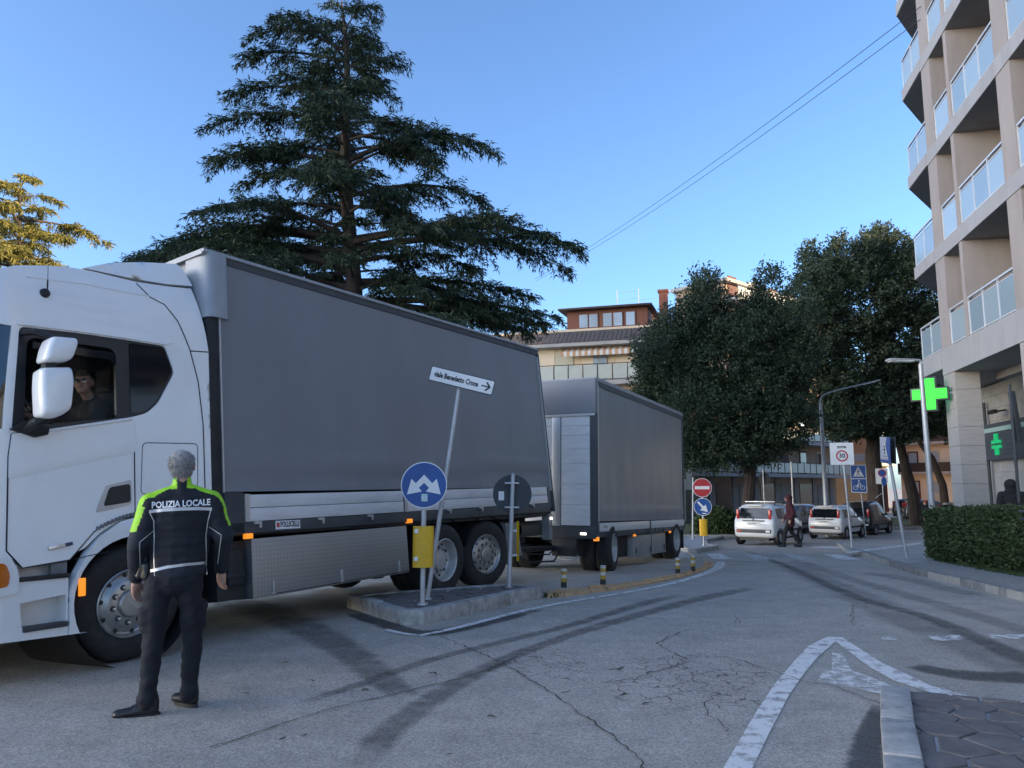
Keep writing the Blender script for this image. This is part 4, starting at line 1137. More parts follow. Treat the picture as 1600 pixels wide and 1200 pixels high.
def frame_obj(name, label, cat, o, ex):
    """thing with its own axes: x along ex (horizontal), y to its left, z up"""
    t = thing(name, label, cat, o, math.atan2(ex[1], ex[0]))
    return t
BX = Vector((-.215, -.977, 0))
GA = gz(22)
bA = frame_obj('apartment_building', 'tall pinkish apartment building with glass balconies above a travertine pillar, at right', 'building', (12.73, 22.5, 0), BX)
F0, FH, NF = 5.57, 3.08, 6
cols = [(0, .78), (5.27, 6.05), (10.55, 11.3), (15.8, 16.6)]
fins = [2.02, 7.3, 12.55]
SEND = 16.6
body = MB()
body.prism([(-.0, 2.6, GA - .3), (SEND, 2.6, GA - .3), (SEND, 15, GA - .3), (-7, 15, GA - .3), (-5.2, 5.5, GA - .3)], (0, 0, F0 + FH * NF - GA))
body.build('core_walls', M['plaster'], bA, shade=False)
MB().prism([(-7, 15, GA - .3), (0, 15.01, GA - .3), (0, 30, GA - .3), (-30, 30, GA - .3), (-30, 19, GA - .3), (-12, 11, GA - .3)][::-1], (0, 0, 19.5)).build('unseen_shade_wing', M['plaster'], bA, shade=False)  # unseen wing, added to keep the sun off the oaks
MB().prism([(-5.2, 1.9, F0 + FH * NF + .0), (-2, .0, F0 + FH * NF), (SEND, 0, F0 + FH * NF), (SEND, 15, F0 + FH * NF), (-7, 15, F0 + FH * NF)], (0, 0, .5)).build('roof_slab', M['fascia'], bA, shade=False)
for s0, s1 in cols:
    MB().box(s0, s1, .0, .45, F0 + .002, F0 + FH * NF - .002).build('column', M['plaster'], bA)
for k in range(NF):
    z0 = F0 + FH * k; th = .75 if k == 0 else .42
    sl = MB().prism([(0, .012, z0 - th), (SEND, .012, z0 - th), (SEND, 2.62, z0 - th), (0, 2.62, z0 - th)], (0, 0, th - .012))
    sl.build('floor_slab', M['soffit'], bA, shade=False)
    MB().box(-.0, SEND, -.02, .012, z0 - th, z0).build('fascia', M['fascia'], bA, shade=False)
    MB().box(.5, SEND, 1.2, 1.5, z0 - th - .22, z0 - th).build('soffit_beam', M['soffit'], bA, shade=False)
    # pointed corner balcony past the last column
    t2 = .40 if k else .55
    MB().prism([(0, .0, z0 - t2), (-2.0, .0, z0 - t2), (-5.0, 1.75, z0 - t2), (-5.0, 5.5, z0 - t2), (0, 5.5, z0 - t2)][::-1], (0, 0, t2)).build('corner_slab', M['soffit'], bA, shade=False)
    MB().box(-2.0, -.003, -.03, -.001, z0 - t2 + .01, z0 - .0).build('corner_fascia', M['fascia'], bA, shade=False)
    # side walls of the recessed balconies
    for s0, s1 in cols[:-1]:
        MB().box(s1 - .25, s1, .45, 2.6, z0, z0 + FH - .42).build('balcony_side_wall', M['plaster'], bA, shade=False)
        MB().box(s0, s0 + .2, .45, 2.6, z0, z0 + FH - .42).build('balcony_side_wall', M['plaster'], bA, shade=False)
    for s0 in fins:
        MB().box(s0, s0 + .24, .0, 2.6, z0 + .001, z0 + FH - .43).build('dividing_fin', M['plaster'], bA, shade=False)
    spans = [(-2.0, 0, 2)]
    for i, (s0, s1) in enumerate(cols[:-1]):
        spans += [(s1, fins[i], 1), (fins[i] + .24, cols[i + 1][0], 3)]
        if z0 < 18: MB().box(fins[i] + .9, fins[i] + 2.3, 2.55, 2.6, z0 + .02, z0 + 2.2).build('balcony_door', M['shopdark'], bA)
    for a, b, npan in spans:
        ra = MB().box(a + .02, b - .02, .02, .07, z0 + 1.02, z0 + 1.07).box(a + .02, b - .02, .03, .06, z0 + .04, z0 + .08).box(a + .02, b - .02, .03, .06, z0 + .90, z0 + .93)
        for j in range(npan + 1):
            x = a + .03 + (b - a - .06) * j / npan
            ra.box(x - .02, x + .02, .025, .065, z0, z0 + 1.02)
        ro = ra.build('balcony_railing', M['rail_white'], bA, shade=False)
        for j in range(npan):
            x0 = a + .03 + (b - a - .06) * j / npan + .025; x1 = a + .03 + (b - a - .06) * (j + 1) / npan - .025
            MB().box(x0, x1, .038, .050, z0 + .085, z0 + .895).build('glass_pane', M['frost'], ro, shade=False)
# travertine pillar (slab by slab) and ground floor
pz = GA - .1; row = 0
MB().box(.03, .85, .03, .62, GA - .3, F0 - .76).build('pillar_core', M['stone_wall'], bA, shade=False)
while pz < F0 - .76:
    h = min(.53, F0 - .752 - pz)
    MB().box(.0, .88, -.005, .03, pz + .003, pz + h - .003).build('stone_slab', M['travertine'], bA, bevel=.004, seg=1)
    MB().box(.85, .885, .032, .65, pz + .003, pz + h - .003).build('stone_slab', M['travertine'], bA, bevel=.004, seg=1)
    pz += h
for s0 in (5.3, 10.6): MB().box(s0, s0 + 1, .0, .95, GA - .3, F0 - .76).build('pillar', M['travertine'], bA)
sx = -5.1
while sx < 9:
    zz = GA - .1; j = 0
    while zz < F0 - .8:
        hh = .42; off = .3 if j % 2 else 0
        if not (zz > 2.3 and zz < 3.3 and sx > -3.9):
            MB().box(sx + off + .004, sx + off + .596, 2.55, 2.6 + rng.uniform(0, .012) - .012, zz + .004, min(zz + hh, F0 - .77) - .004).build('wall_slab', M['stone_wall'], bA, shade=False)
        zz += hh; j += 1
    sx += .6
MB().box(-5.2, -.01, 2.61, 2.95, GA - .3, F0 - .6).build('sun_stop_wall', M['stone_wall'], bA, shade=False)  # added behind the slabs to stop sun leaking through the gaps
MB().tube([(-4.05, 2.4, GA), (-4.05, 2.4, 4.4)], .06, 8).build('downpipe', M['c_door'] if 'c_door' in M else M['dgrey'], bA)
sg = MB().box(-4.0, 8, 2.30, 2.5, 2.44, 3.62).build('shop_sign_board', M['signdark'], bA)
for i in range(6): MB().box(-4.0, 8, 2.285, 2.30, 2.46 + i * .145, 2.59 + i * .145).build('sign_slat', M['signdark'], sg, shade=False)
MB().box(-3.95, 8, 2.27, 2.29, 3.34, 3.48).build('light_strip', mat('pale_green_strip', (.35, .5, .45), .4), sg)
crs = MB()
for a, b in ((.0, 1), (0, -1)): pass
cxs, czs = -2.85, 2.93
for sx_ in (-1, 1):
    for sz_ in (-1, 1):
        crs.prism([(cxs + sx_ * .03, 2.24, czs + sz_ * .03), (cxs + sx_ * .03, 2.24, czs + sz_ * .34), (cxs + sx_ * .13, 2.24, czs + sz_ * .34), (cxs + sx_ * .13, 2.24, czs + sz_ * .13), (cxs + sx_ * .36, 2.24, czs + sz_ * .13), (cxs + sx_ * .36, 2.24, czs + sz_ * .03)], (0, .045, 0))
crs.build('pharmacy_cross', M['green_dim'], sg)
MB().tube([(-2.5, 2.5, 4.0), (-2.5, 2.15, 3.95)], .03, 6).box(-2.7, -2.2, 2.02, 2.14, 3.88, 4.0).build('security_camera', M['black'], bA)

# illuminated pharmacy cross on its bracket
cro = thing('pharmacy_cross', 'glowing green pharmacy cross hung from the travertine pillar', 'sign', at(1453, 616, 22.2), R(-38))
def plus(r, w): return [(-w, r), (-w, w), (-r, w), (-r, -w), (-w, -w), (-w, -r), (w, -r), (w, -w), (r, -w), (r, w), (w, w), (w, r)]
MB().prism([(x, -.07, z) for x, z in plus(.50, .19)], (0, .16, 0)).build('housing', M['dgrey'], cro, bevel=.01)
MB().prism([(x, -.085, z) for x, z in plus(.45, .145)], (0, .02, 0)).build('lit_face', M['green'], cro)
MB().prism([(x, .075, z) for x, z in plus(.45, .145)], (0, .02, 0)).build('lit_face', M['green'], cro)
MB().tube([(.45, 0, 0), (.95, .1, 0)], .03, 8).build('bracket', M['galv'], cro)

# ------------------------------------------------------------------ cream building with timber penthouse
M['cream'] = mat('cream_plaster', (.66, .53, .37), .85, var=.05, vscale=1.0, bump=.1, dirt=.15, dcol=(.34, .28, .2), dscale=.7)
M['cream2'] = mat('cream_plaster_pale', (.72, .61, .46), .85, var=.05, vscale=1)
M['shutter'] = mat('pale_shutter', (.48, .46, .36), .7, var=.05, vscale=9, stretch=(1, 1, 30), bump=.2)
M['wood'] = mat('red_brown_timber', (.17, .058, .03), .6, var=.2, vscale=5, stretch=(1, 1, 4))
M['tile'] = mat('roof_tile', (.10, .085, .08), .8, var=.35, vscale=7)
M['winglass'] = mat('window_sky_tint', (.34, .41, .48), .04, spec=1.0)  # pale sky reflection is put into the pane colour
M['awn_w'] = mat('awning_white', (.62, .60, .56), .8); M['awn_o'] = mat('awning_orange', (.50, .30, .17), .8)
M['balglass'] = mat('balcony_panel', (.44, .46, .40), .25, var=.06, vscale=1.5)
M['metal_dark'] = mat('dark_railing', (.04, .042, .045), .5, .4)
M['concrete'] = mat('balcony_concrete', (.36, .35, .33), .85, var=.1, vscale=1.5, dirt=.3, dscale=1)
M['brick'] = mat('chimney_brick', (.25, .09, .055), .85, var=.3, vscale=8)
ex = Vector((.956, -.292, 0))
pB = at(950, 570, 50)
bB = frame_obj('cream_apartment_block', 'cream apartment block with timber penthouse and striped awning, behind the trailer', 'building', (pB.x, 50, 0), ex)
gB = gz(60) - .2
MB().box(-13, 4.4, 0, 11, gB, 11.0).build('walls', M['cream'], bB, shade=False)
for i, (x0, x1) in enumerate(((-6.4, -3.6), (-1.7, -.9 + .4), (.55, 2.2))):
    MB().box(x0, x1, -.03, 0, 8.36, 10.75).build('wall_panel', M['cream2'], bB, shade=False)
MB().prism([(-13.6, -.9, 10.75), (5.0, -.9, 10.75), (5.0, 0, 10.75), (-13.6, 0, 10.75)], (0, 0, .22)).build('eaves', M['concrete'], bB, shade=False)
rt = thing('x', '', '') if False else None
for j in range(3):
    for i in range(62):
        x0 = -13.4 + i * .3
        MB().prism([(x0, -.85 + j * .42, 11.0 + j * .30), (x0 + .27, -.85 + j * .42, 11.0 + j * .30), (x0 + .27, -.40 + j * .42, 11.34 + j * .30), (x0, -.40 + j * .42, 11.34 + j * .30)], (0, 0, .06)).build('roof_tile', M['tile'], bB, shade=False)
MB().prism([(-13.5, -.86, 10.97), (-13.5, .5, 11.9), (-13.5, .5, 10.97)], (18.4, 0, 0)).build('roof_slope', M['tile'], bB, shade=False)
MB().box(-13, 4.4, .45, 10, 11.0, 12.15).build('parapet', M['cream'], bB, shade=False)
ph = MB().box(-2.9, 2.55, .8, 7, 12.1, 13.72).build('penthouse', M['wood'], bB, shade=False)
MB().prism([(-3.4, .2, 13.45), (-3.4, 7.4, 13.75), (-3.4, 7.4, 13.87), (-3.4, .2, 13.57)], (6.3, 0, 0)).build('penthouse_roof', mat('dark_roof', (.035, .022, .02), .7), bB, shade=False)
for x0 in (-2.05, -1.38, -.42, .28, 1.12):
    w = MB().box(x0 - .05, x0 + .66, .74, .8, 12.2, 13.25).build('penthouse_window', M['wood'], bB, shade=False)
    MB().box(x0 + .02, x0 + .59, .72, .745, 12.28, 13.17).build('pane', M['winglass'], w, shade=False)
MB().box(-3.0, 1.75, .7, .8, 12.08, 12.17).build('window_sill', M['concrete'], bB, shade=False)
MB().box(3.2, 3.75, 2, 2.6, 12, 14.7).box(3.12, 3.83, 1.92, 2.68, 14.7, 14.85).build('chimney', M['brick'], bB, shade=False)
for x0 in (.2, 1.7):
    MB().tube([(x0, 3, 13.7), (x0, 3, 15.3)], .03, 5).build('antenna_mast', M['galv'], bB)
MB().tube([(.2, 3, 15.1), (1.7, 3, 15.15)], .012, 4).build('antenna_wire', M['galv'], bB)
MB().tube([(.2, 3, 14.6), (1.7, 3, 14.65)], .012, 4).build('antenna_wire', M['galv'], bB)
for x0, z0, x1 in ((2.0, 14.6, 2.9), (-.9, 14.3, -.6)):
    a = MB().tube([(x0, 3.2, 13.6), (x0, 3.2, z0)], .02, 4).tube([(x0 - .3, 3.2, z0 - .1), (x1, 3.2, z0)], .012, 4)
    a.build('antenna', M['galv'], bB)
for kf, zf in enumerate((8.36, 5.3, 2.3)):
    MB().box(-12, 4.4, -1.35, 0, zf - .28, zf).build('balcony_slab', M['concrete'], bB, shade=False)
    rl_ = MB().box(-12, 4.4, -1.32, -1.28, zf + 1.05, zf + 1.1)
    for i in range(18): rl_.box(-12 + i * .96, -11.95 + i * .96, -1.33, -1.28, zf, zf + 1.06)
    ro = rl_.build('balcony_railing', M['metal_dark'], bB, shade=False)
    for i in range(17): MB().box(-11.93 + i * .96, -11.07 + i * .96, -1.31, -1.29, zf + .1, zf + 1.0).build('railing_panel', M['balglass'], ro, shade=False)
    for x0, x1, op in ((-8.3, -6.9, 0), (-3.5, -2.3, 0), (-1.0, -.05, 1), (2.3, 3.6, 0)):
        w = MB().box(x0, x1, -.05, .0, zf, zf + 2.1).build('shutter', M['shutter'], bB, shade=False)
        if op:
            for xa in (x0 + .06, (x0 + x1) / 2 + .03): MB().box(xa, xa + .38, -.07, -.05, zf + .1, zf + 1.95).build('pane', M['winglass'], w, shade=False)
for (xa, xb, za) in ((-3.0, 2.2, 10.1), (1.2, 4.0, 7.05)):
    aw = thing('awning', '', '') if False else None
    n = int((xb - xa) / .2)
    for i in range(n):
        x0 = xa + i * .2
        MB().prism([(x0, -.05, za + .62), (x0 + .2, -.05, za + .62), (x0 + .2, -.75, za + .28), (x0, -.75, za + .28)], (0, .01, .03), 0).prism([(x0, -.74, za), (x0 + .2, -.74, za), (x0 + .2, -.75, za + .28), (x0, -.75, za + .28)], (0, -.012, 0)).build('awning_stripe', M['awn_w' if i % 2 else 'awn_o'], bB, shade=False)

# ------------------------------------------------------------------ balcony building behind the holm oaks
M['c_wall'] = mat('ochre_wall', (.36, .27, .19), .85, var=.1, vscale=.8, dirt=.2, dscale=.8)
M['c_wall2'] = mat('shop_front_wall', (.26, .23, .20), .85, var=.15, vscale=1)
M['c_door'] = mat('dark_red_shutter', (.09, .03, .025), .7, var=.15)
M['c_brick'] = mat('brick_wall', (.36, .19, .10), .85, var=.15, vscale=3)
M['peach'] = mat('peach_plaster', (.58, .36, .18), .85, var=.05, vscale=.8)
M['golden'] = mat('yellow_plaster', (.55, .42, .24), .85, var=.08, vscale=.6)
M['orange_sign'] = mat('orange_shop_sign', (.6, .12, .02), .5)
exC = Vector((.755, .656, 0))
bC = frame_obj('balcony_building', 'long ochre building with rows of grey balconies behind the holm oaks', 'building', (13.2, 60, 0), exC)
gC = gz(80) - .2
MB().box(.6, 24.5, 0, 5, gC, 8.6).box(6.5, 24.5, .01, 5, 8.6, 19.0).build('walls', M['c_wall'], bC, shade=False)
MB().box(6.1, 24.9, -.5, 5.3, 19.0, 19.3).build('roof_edge', M['concrete'], bC, shade=False)
for i in range(3, 7):
    MB().tube([(3 + i * 2.6, 3, 19.2), (3 + i * 2.6, 3, 20.6 + (i % 3) * .4)], .03, 4).tube([(2.6 + i * 2.6, 3, 20.4), (3.5 + i * 2.6, 3, 20.5)], .02, 4).build('antenna', M['galv'], bC)
for kf in range(6):
    zf = 2.75 + kf * 2.95
    if zf > 18: break
    xa = .6 if zf < 8 else 6.5
    nb_ = int((24.85 - xa) / 1.1)
    MB().box(xa, 24.9, -1.4, 0, zf - .3, zf).build('balcony_slab', M['concrete'], bC, shade=False)
    rl_ = MB().box(xa, 24.85, -1.36, -1.31, zf + .98, zf + 1.04)
    for i in range(nb_ + 1): rl_.box(xa + i * 1.1, xa + .05 + i * 1.1, -1.37, -1.31, zf, zf + .98)
    ro = rl_.build('balcony_railing', M['metal_dark'], bC, shade=False)
    for i in range(nb_): MB().box(xa + .08 + i * 1.1, xa + 1.07 + i * 1.1, -1.345, -1.33, zf + .1, zf + .92).build('railing_panel', M['balglass'], ro, shade=False)
    for i in range(8):
        x0 = xa + .6 + i * 3.3
        if x0 > 23: break
        w = MB().box(x0, x0 + 1.3, -.06, .0, zf, zf + 2.2).build('balcony_door', M['c_door'] if (i + kf) % 3 else M['shutter'], bC, shade=False)
        MB().box(x0 + .15, x0 + 1.15, -.075, -.06, zf + .9, zf + 2.0).build('pane', M['winglass'] if i % 4 == 1 else M['c_door'], w, shade=False)
for i in range(7):
    x0 = 1.0 + i * 3.3
    MB().box(x0, x0 + 2.1, -.05, .0, gC + .2, 1.9).build('shop_front', M['shopdark'] if i % 2 else M['c_wall2'], bC, shade=False)
    MB().box(x0 + 2.3, x0 + 2.9, -.1, .0, gC, 2.4).build('pilaster', M['c_wall2'], bC, shade=False)
# graffiti wall beside the no-entry sign
gr = thing('graffiti_wall', 'low wall with red and blue graffiti beyond the no-entry sign', 'wall', (10.6, 52.5, gz(50)), R(20))
MB().box(-2.5, 2.2, 0, .25, 0, 2.3).build('wall', mat('graffiti_base', (.30, .26, .21), .9, var=.2, vscale=2), gr, shade=False)
for i, (c, pts_) in enumerate((('sign_red', [(-.9, 1.2), (-.5, 1.9), (-.1, 1.3), (-.4, .8)]), ('sign_blue', [(-1.4, 1.5), (-1.1, 1.4), (-1.0, .5), (-1.3, .4)]), ('black_print', [(-.5, .7), (0, .6), (.4, 1.0), (.2, .2)]), ('sign_red', [(-1.9, 1.7), (-1.5, 1.8), (-1.6, 1.4)]))):
    mm = bpy.data.materials[c]
    MB().tube([(x, -.012, z) for x, z in catmull([Vector((a, b)).to_3d() for a, b in pts_], 5) and [(p.x, p.y) for p in catmull([Vector((a, b, 0)) for a, b in pts_], 5)]], .09, 5).build('graffiti_stroke', mm, gr)

# peach side building and the sunlit street fronts behind it
bD = frame_obj('peach_building', 'two-storey building with plain peach side wall and brick upper floor', 'building', (32.0, 81, 0), Vector((.93, -.37, 0)))
MB().box(.5, 5.6, 0, 10, gC, 4.2).build('peach_wall', M['peach'], bD, shade=False)
MB().box(.3, 5.8, -.05, 10, 4.2, 5.0).build('concrete_band', M['concrete'], bD, shade=False)
MB().box(.5, 5.6, .05, 10, 5.0, 11).build('brick_wall', M['c_brick'], bD, shade=False)
MB().box(3.4, 3.8, -.04, 0, 2.2, 2.6).build('vent', M['black'], bD)
MB().box(5.9, 6.4, -.1, 0, gC, 2.4).build('red_panel', M['c_door'], bD)
bE = frame_obj('sunlit_corner_building', 'yellow corner building with balconies and orange shop sign, catching the low sun', 'building', (41, 92, 0), Vector((.62, .78, 0)))
MB().box(-8, 14, 0, 8, gC, 15).build('walls', M['golden'], bE, shade=False)
for kf in range(4):
    zf = 4.6 + kf * 3.1
    MB().box(-8, 14, -1.3, 0, zf - .35, zf).build('balcony_slab', M['concrete'], bE, shade=False)
    MB().box(-8, 14, -1.28, -1.22, zf + .2, zf + 1.0).build('balcony_railing', M['balglass'], bE, shade=False)
    for i in range(6):
        w = MB().box(-7 + i * 3.5, -5.6 + i * 3.5, -.05, 0, zf, zf + 2.2).build('window', M['shutter'] if i % 2 else M['c_door'], bE, shade=False)
        MB().box(-6.85 + i * 3.5, -5.75 + i * 3.5, -.06, -.05, zf + .8, zf + 2.0).build('pane', M['winglass'], w, shade=False)
for i in range(6): MB().box(-7 + i * 3.5, -4.6 + i * 3.5, -.05, 0, gC, 2.6).build('shop_front', M['shopdark'], bE, shade=False)
for x0 in (-6.5, -2.2): MB().box(x0, x0 + 1.6, -.5, -.3, 2.5, 4.0).build('shop_sign', M['orange_sign'], bE, shade=False)
bF = frame_obj('stone_townhouse', 'sunlit yellow townhouse closing the street between tree trunk and pillar', 'building', (47, 78, 0), Vector((.88, .47, 0)))
MB().box(-1, 14, 0, 8, gC, 13).build('walls', M['cream2'], bF, shade=False)
for kf in range(4):
    zf = .3 + kf * 3.1
    if kf: MB().box(-2.0, -1.0, .4, 7.6, zf - .45, zf - .2).build('balcony_slab', M['concrete'], bF, shade=False); MB().box(-2.0, -1.94, .4, 7.6, zf - .2, zf + .75).build('balcony_railing', M['metal_dark'], bF, shade=False)
    for i in range(3):
        w = MB().box(-1.06, -1.0, 1.0 + i * 2.4, 2.2 + i * 2.4, zf - .1, zf + 2.0).build('window', M['c_door'] if i != 1 else M['shutter'], bF, shade=False)
        MB().box(-1.075, -1.06, 1.15 + i * 2.4, 2.05 + i * 2.4, zf + .7, zf + 1.85).build('pane', M['winglass'], w, shade=False)
for kf in range(4):
    zf = .6 + kf * 3.1
    for i in range(5):
        w = MB().box(.2 + i * 2.8, 1.3 + i * 2.8, -.06, 0, zf, zf + 1.7).build('window', M['c_wall2'], bF, shade=False)
        MB().box(.3 + i * 2.8, 1.2 + i * 2.8, -.075, -.06, zf + .1, zf + 1.6).build('pane', M['winglass'], w, shade=False)
    MB().box(-1, 14, -.12, 0, zf + 2.3, zf + 2.5).build('string_course', M['concrete'], bF, shade=False)
# unseen building, added to shade the lower floors of the far street
bG = frame_obj('unseen_street_shade', 'unseen plain plastered building added to shade the lower floors down the street', 'building', (52, 52, 0), Vector((.2, .98, 0)))
MB().box(-10, 17, -8, 4, gC, 12.0).build('walls', M['plaster'], bG, shade=False)
MB().box(-10.4, 17.4, -8.4, 4.4, 12.0, 12.3).build('roof_slab', M['concrete'], bG, shade=False)

bH = thing('unseen_shade_block', 'unseen plain block added right of the camera to shade the foreground', 'building', (24, -6, 0))  # added out of view to hold the sun off cab and road
MB().box(0, 12, -45, 15, -.3, 12.3).build('walls', mat('white_bounce_plaster', (.66, .63, .58), .85, var=.06, vscale=.8), bH, shade=False)  # walls kept pale to bounce light back at the cab
MB().box(-.4, 12.4, -45.4, 15.4, 12.3, 12.6).build('roof_slab', M['concrete'], bH, shade=False)
for i in range(8):
    for k in range(3): MB().box(-.05, 0, -16.5 + i * 4, -15 + i * 4, 1.2 + k * 3.1, 3 + k * 3.1).build('window', M['shopdark'], bH, shade=False)

# wires from the tall building across the street
wr = thing('overhead_wires', 'pair of thin dark wires crossing the sky from the apartment building', 'wire', (13, 23, 0))
p0 = at(1462, -8, 21.5); p1 = at(835, 436, 60)
for dxy in (0, .35):
    pts_ = []
    for i in range(25):
        t = i / 24; q = p0.lerp(p1, t); q.z -= 1.1 * 4 * t * (1 - t) * .5; q.z -= dxy * (1 - .5 * t); q.x += dxy * .2
        pts_.append(q - Vector((13, 23, 0)))
    MB().tube(pts_, .011, 4).build('wire', M['black'], wr)
# ------------------------------------------------------------------ vegetation
def leaf_cloud(name, P, D, Ln, Wd, m, parent, kind='stuff', seed=0, curl=.0, nrm=None):
    """one mesh of leaf-sized faces: P points, D directions, Ln lengths, Wd widths (numpy arrays)"""
    r = np.random.default_rng(seed)
    n = len(P)
    D = D / np.maximum(np.linalg.norm(D, axis=1, keepdims=True), 1e-6)
    A = r.normal(size=(n, 3)) if nrm is None else nrm + r.normal(size=(n, 3)) * .5
    S = np.cross(D, A); S /= np.maximum(np.linalg.norm(S, axis=1, keepdims=True), 1e-6)
    Ln = Ln[:, None]; Wd = Wd[:, None]
    V = np.empty((n, 4, 3))
    V[:, 0] = P; V[:, 1] = P + D * Ln * .45 + S * Wd * .5; V[:, 2] = P + D * Ln; V[:, 3] = P + D * Ln * .45 - S * Wd * .5
    V[:, 2, 2] -= curl * Ln[:, 0]
    me = bpy.data.meshes.new(name)
    me.vertices.add(4 * n); me.vertices.foreach_set('co', V.reshape(-1))
    me.loops.add(4 * n); me.loops.foreach_set('vertex_index', np.arange(4 * n, dtype=np.int32))
    me.polygons.add(n); me.polygons.foreach_set('loop_start', np.arange(0, 4 * n, 4, dtype=np.int32))
    me.update(calc_edges=True); me.validate()
    me.materials.append(m)
    return link(name, me, parent, kind)

M['bark'] = mat('bark', (.055, .042, .034), .95, var=.35, vscale=6, bump=.9, bscale=14, stretch=(1, 1, .35))
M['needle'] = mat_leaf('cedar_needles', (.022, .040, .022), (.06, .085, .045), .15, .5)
M['needle_sunlit'] = mat_leaf('cedar_needles_sunlit', (.12, .125, .03), (.30, .27, .075), .3, .5)  # gold of the low sun is put into the needle colour
M['holm'] = mat_leaf('holm_oak_leaves', (.026, .046, .028), (.095, .125, .07), .2, .5)
M['hedge'] = mat_leaf('hedge_leaves', (.03, .05, .02), (.10, .14, .06), .2, 2.5)

def cedar(name, label, base, H, env, seed, leafmat, nb=60, dens=1.0, lean=(0, 0), z0=4.0, specials=(), lsz=1.0):
    """env(zfrac, az) -> branch reach in metres; crown of flat drooping sprays on long level limbs"""
    rg = random.Random(seed); rn = np.random.default_rng(seed)
    t = thing(name, label, 'tree', base)
    path = [(lean[0] * (z / H) ** 2 + .12 * math.sin(z * .6 + seed), lean[1] * (z / H) ** 2, z) for z in np.linspace(-.3, H, 16)]
    rad = [max(.03, .42 * (1 - p[2] / H) ** .8 + .03) for p in path]
    MB().tube(path, rad, 12).build('trunk', M['bark'], t)
    def tp(z):
        f = (z + .3) / (H + .3) * 15; i = min(14, max(0, int(f))); return Vector(path[i]).lerp(Vector(path[i + 1]), f - i)
    P = []; D = []; Ln = []; Wd = []
    limbs = MB()
    blist = []
    for i in range(nb):
        zf = (i + .5) / nb
        zz = z0 + (H * .985 - z0) * zf ** .95
        az = i * 2.399 + rg.uniform(-.5, .5)
        blist.append((zz, az, env(zz / H, az) * rg.uniform(.36, 1.12)))
    for s in specials: blist.append(s)
    for bi in blist:
        zz, az, reach = bi[:3]
        o = tp(min(zz, H)); L_ = reach
        if L_ < .3: continue
        up = rg.uniform(.02, .34) + .25 * max(0, zz / H - .75)
        if len(bi) > 3: up = bi[3]
        pts = []
        side = rg.uniform(-.15, .15)
        for k in range(9):
            u = k / 8
            r_ = L_ * u
            a = az + side * u
            pts.append(o + Vector((math.sin(a) * r_, math.cos(a) * r_, L_ * (up * u - (up + .06) * .9 * u * u * u))))
        limbs.tube(pts, [max(.010, .020 * L_ * (1 - u / 8.5) * (1.0 if L_ > 3 else .8)) for u in range(9)], 6)
        # secondary twigs on both sides carrying the needle sprays
        ns = int(L_ * 6.0 * dens) + 3
        for j in range(ns):
            u = rg.uniform(.22 if L_ > 2 else .05, 1.0) ** .8
            f = u * 8; i0 = min(7, int(f)); p = pts[i0].lerp(pts[i0 + 1], f - i0)
            d = (pts[i0 + 1] - pts[i0]).normalized()
            sgn = 1 if j % 2 else -1
            lat = Vector((d.y, -d.x, 0)) * sgn
            tl_ = L_ * .30 * (1.12 - u) * rg.uniform(.5, 1.2) + .35
            td = (d * rg.uniform(.4, 1.0) + lat * rg.uniform(.4, 1.1) + Vector((0, 0, rg.uniform(-.42, .20)))).normalized()
            nn = max(4, int(tl_ * 9.0 * dens))
            for q in range(nn):
                v = (q + rg.random()) / nn
                b = p + td * tl_ * v + Vector((0, 0, -.13 * tl_ * v * v)) + Vector((rg.gauss(0, .05), rg.gauss(0, .05), rg.gauss(0, .035)))
                for w in range(3):
                    dd = td * rg.uniform(.3, 1.0) + Vector((rg.gauss(0, .55), rg.gauss(0, .55), rg.gauss(-.30, .32)))
                    P.append(tuple(b)); D.append(tuple(dd)); Ln.append(rg.uniform(.10, .30) * lsz); Wd.append(rg.uniform(.026, .056) * lsz)
    limbs.build('limbs', M['bark'], t, kind='stuff')
    leaf_cloud('crown', np.array(P), np.array(D), np.array(Ln), np.array(Wd), leafmat, t, seed=seed, curl=.15)
    return t

CY = 27.0
cb = at(557, 470, CY)
CH = at(520, -6, CY).z - gz(CY)
m_px = CY / FPX * 1.0
def env_big(zf, az):
    right = math.sin(az)                                    # +1 right, -1 left
    tab_l = [(.2, 6.5), (.28, 5.5), (.36, 7.6), (.44, 7.0), (.50, 4.8), (.60, 4.8), (.70, 4.9), (.78, 4.9), (.84, 4.1), (.90, 3.6), (.94, 2.6), (1, .4)]
    tab_r = [(.2, 7.2), (.28, 7.0), (.36, 6.6), (.44, 7.3), (.50, 6.6), (.60, 6.0), (.68, 5.9), (.76, 5.4), (.80, 3.1), (.88, 2.7), (.93, 2.5), (1, .4)]
    def lk(tab):
        for i in range(len(tab) - 1):
            if zf <= tab[i + 1][0]:
                a, b = tab[i], tab[i + 1]; t = max(0, (zf - a[0]) / (b[0] - a[0])); return a[1] + (b[1] - a[1]) * t
        return tab[-1][1]
    w = (right + 1) / 2
    r = lk(tab_l) * (1 - w) + lk(tab_r) * w
    return r * (1 - .12 * math.cos(az) ** 2)
sp = []
for px_, py_, zpx in ((188, 335, 375), (190, 385, 400), (215, 355, 395), (245, 385, 415), (270, 330, 380), (330, 400, 425), (760, 380, 410), (700, 440, 440), (915, 325, 375), (905, 345, 390), (880, 480, 470), (860, 500, 480), (840, 435, 440), (800, 190, 250), (340, 225, 255), (395, 68, 90), (665, 70, 100), (345, 150, 195)):
    q = at(px_, py_, CY); st = at(557, zpx, CY)
    reach = math.hypot(q.x - cb.x, 0)
    sp.append((st.z - gz(CY), math.copysign(math.pi / 2, q.x - cb.x) + rng.uniform(-.22, .22), reach * (.95 if q.x < cb.x else 1.0), max(.04, .08 + (q.z - st.z) / reach)))
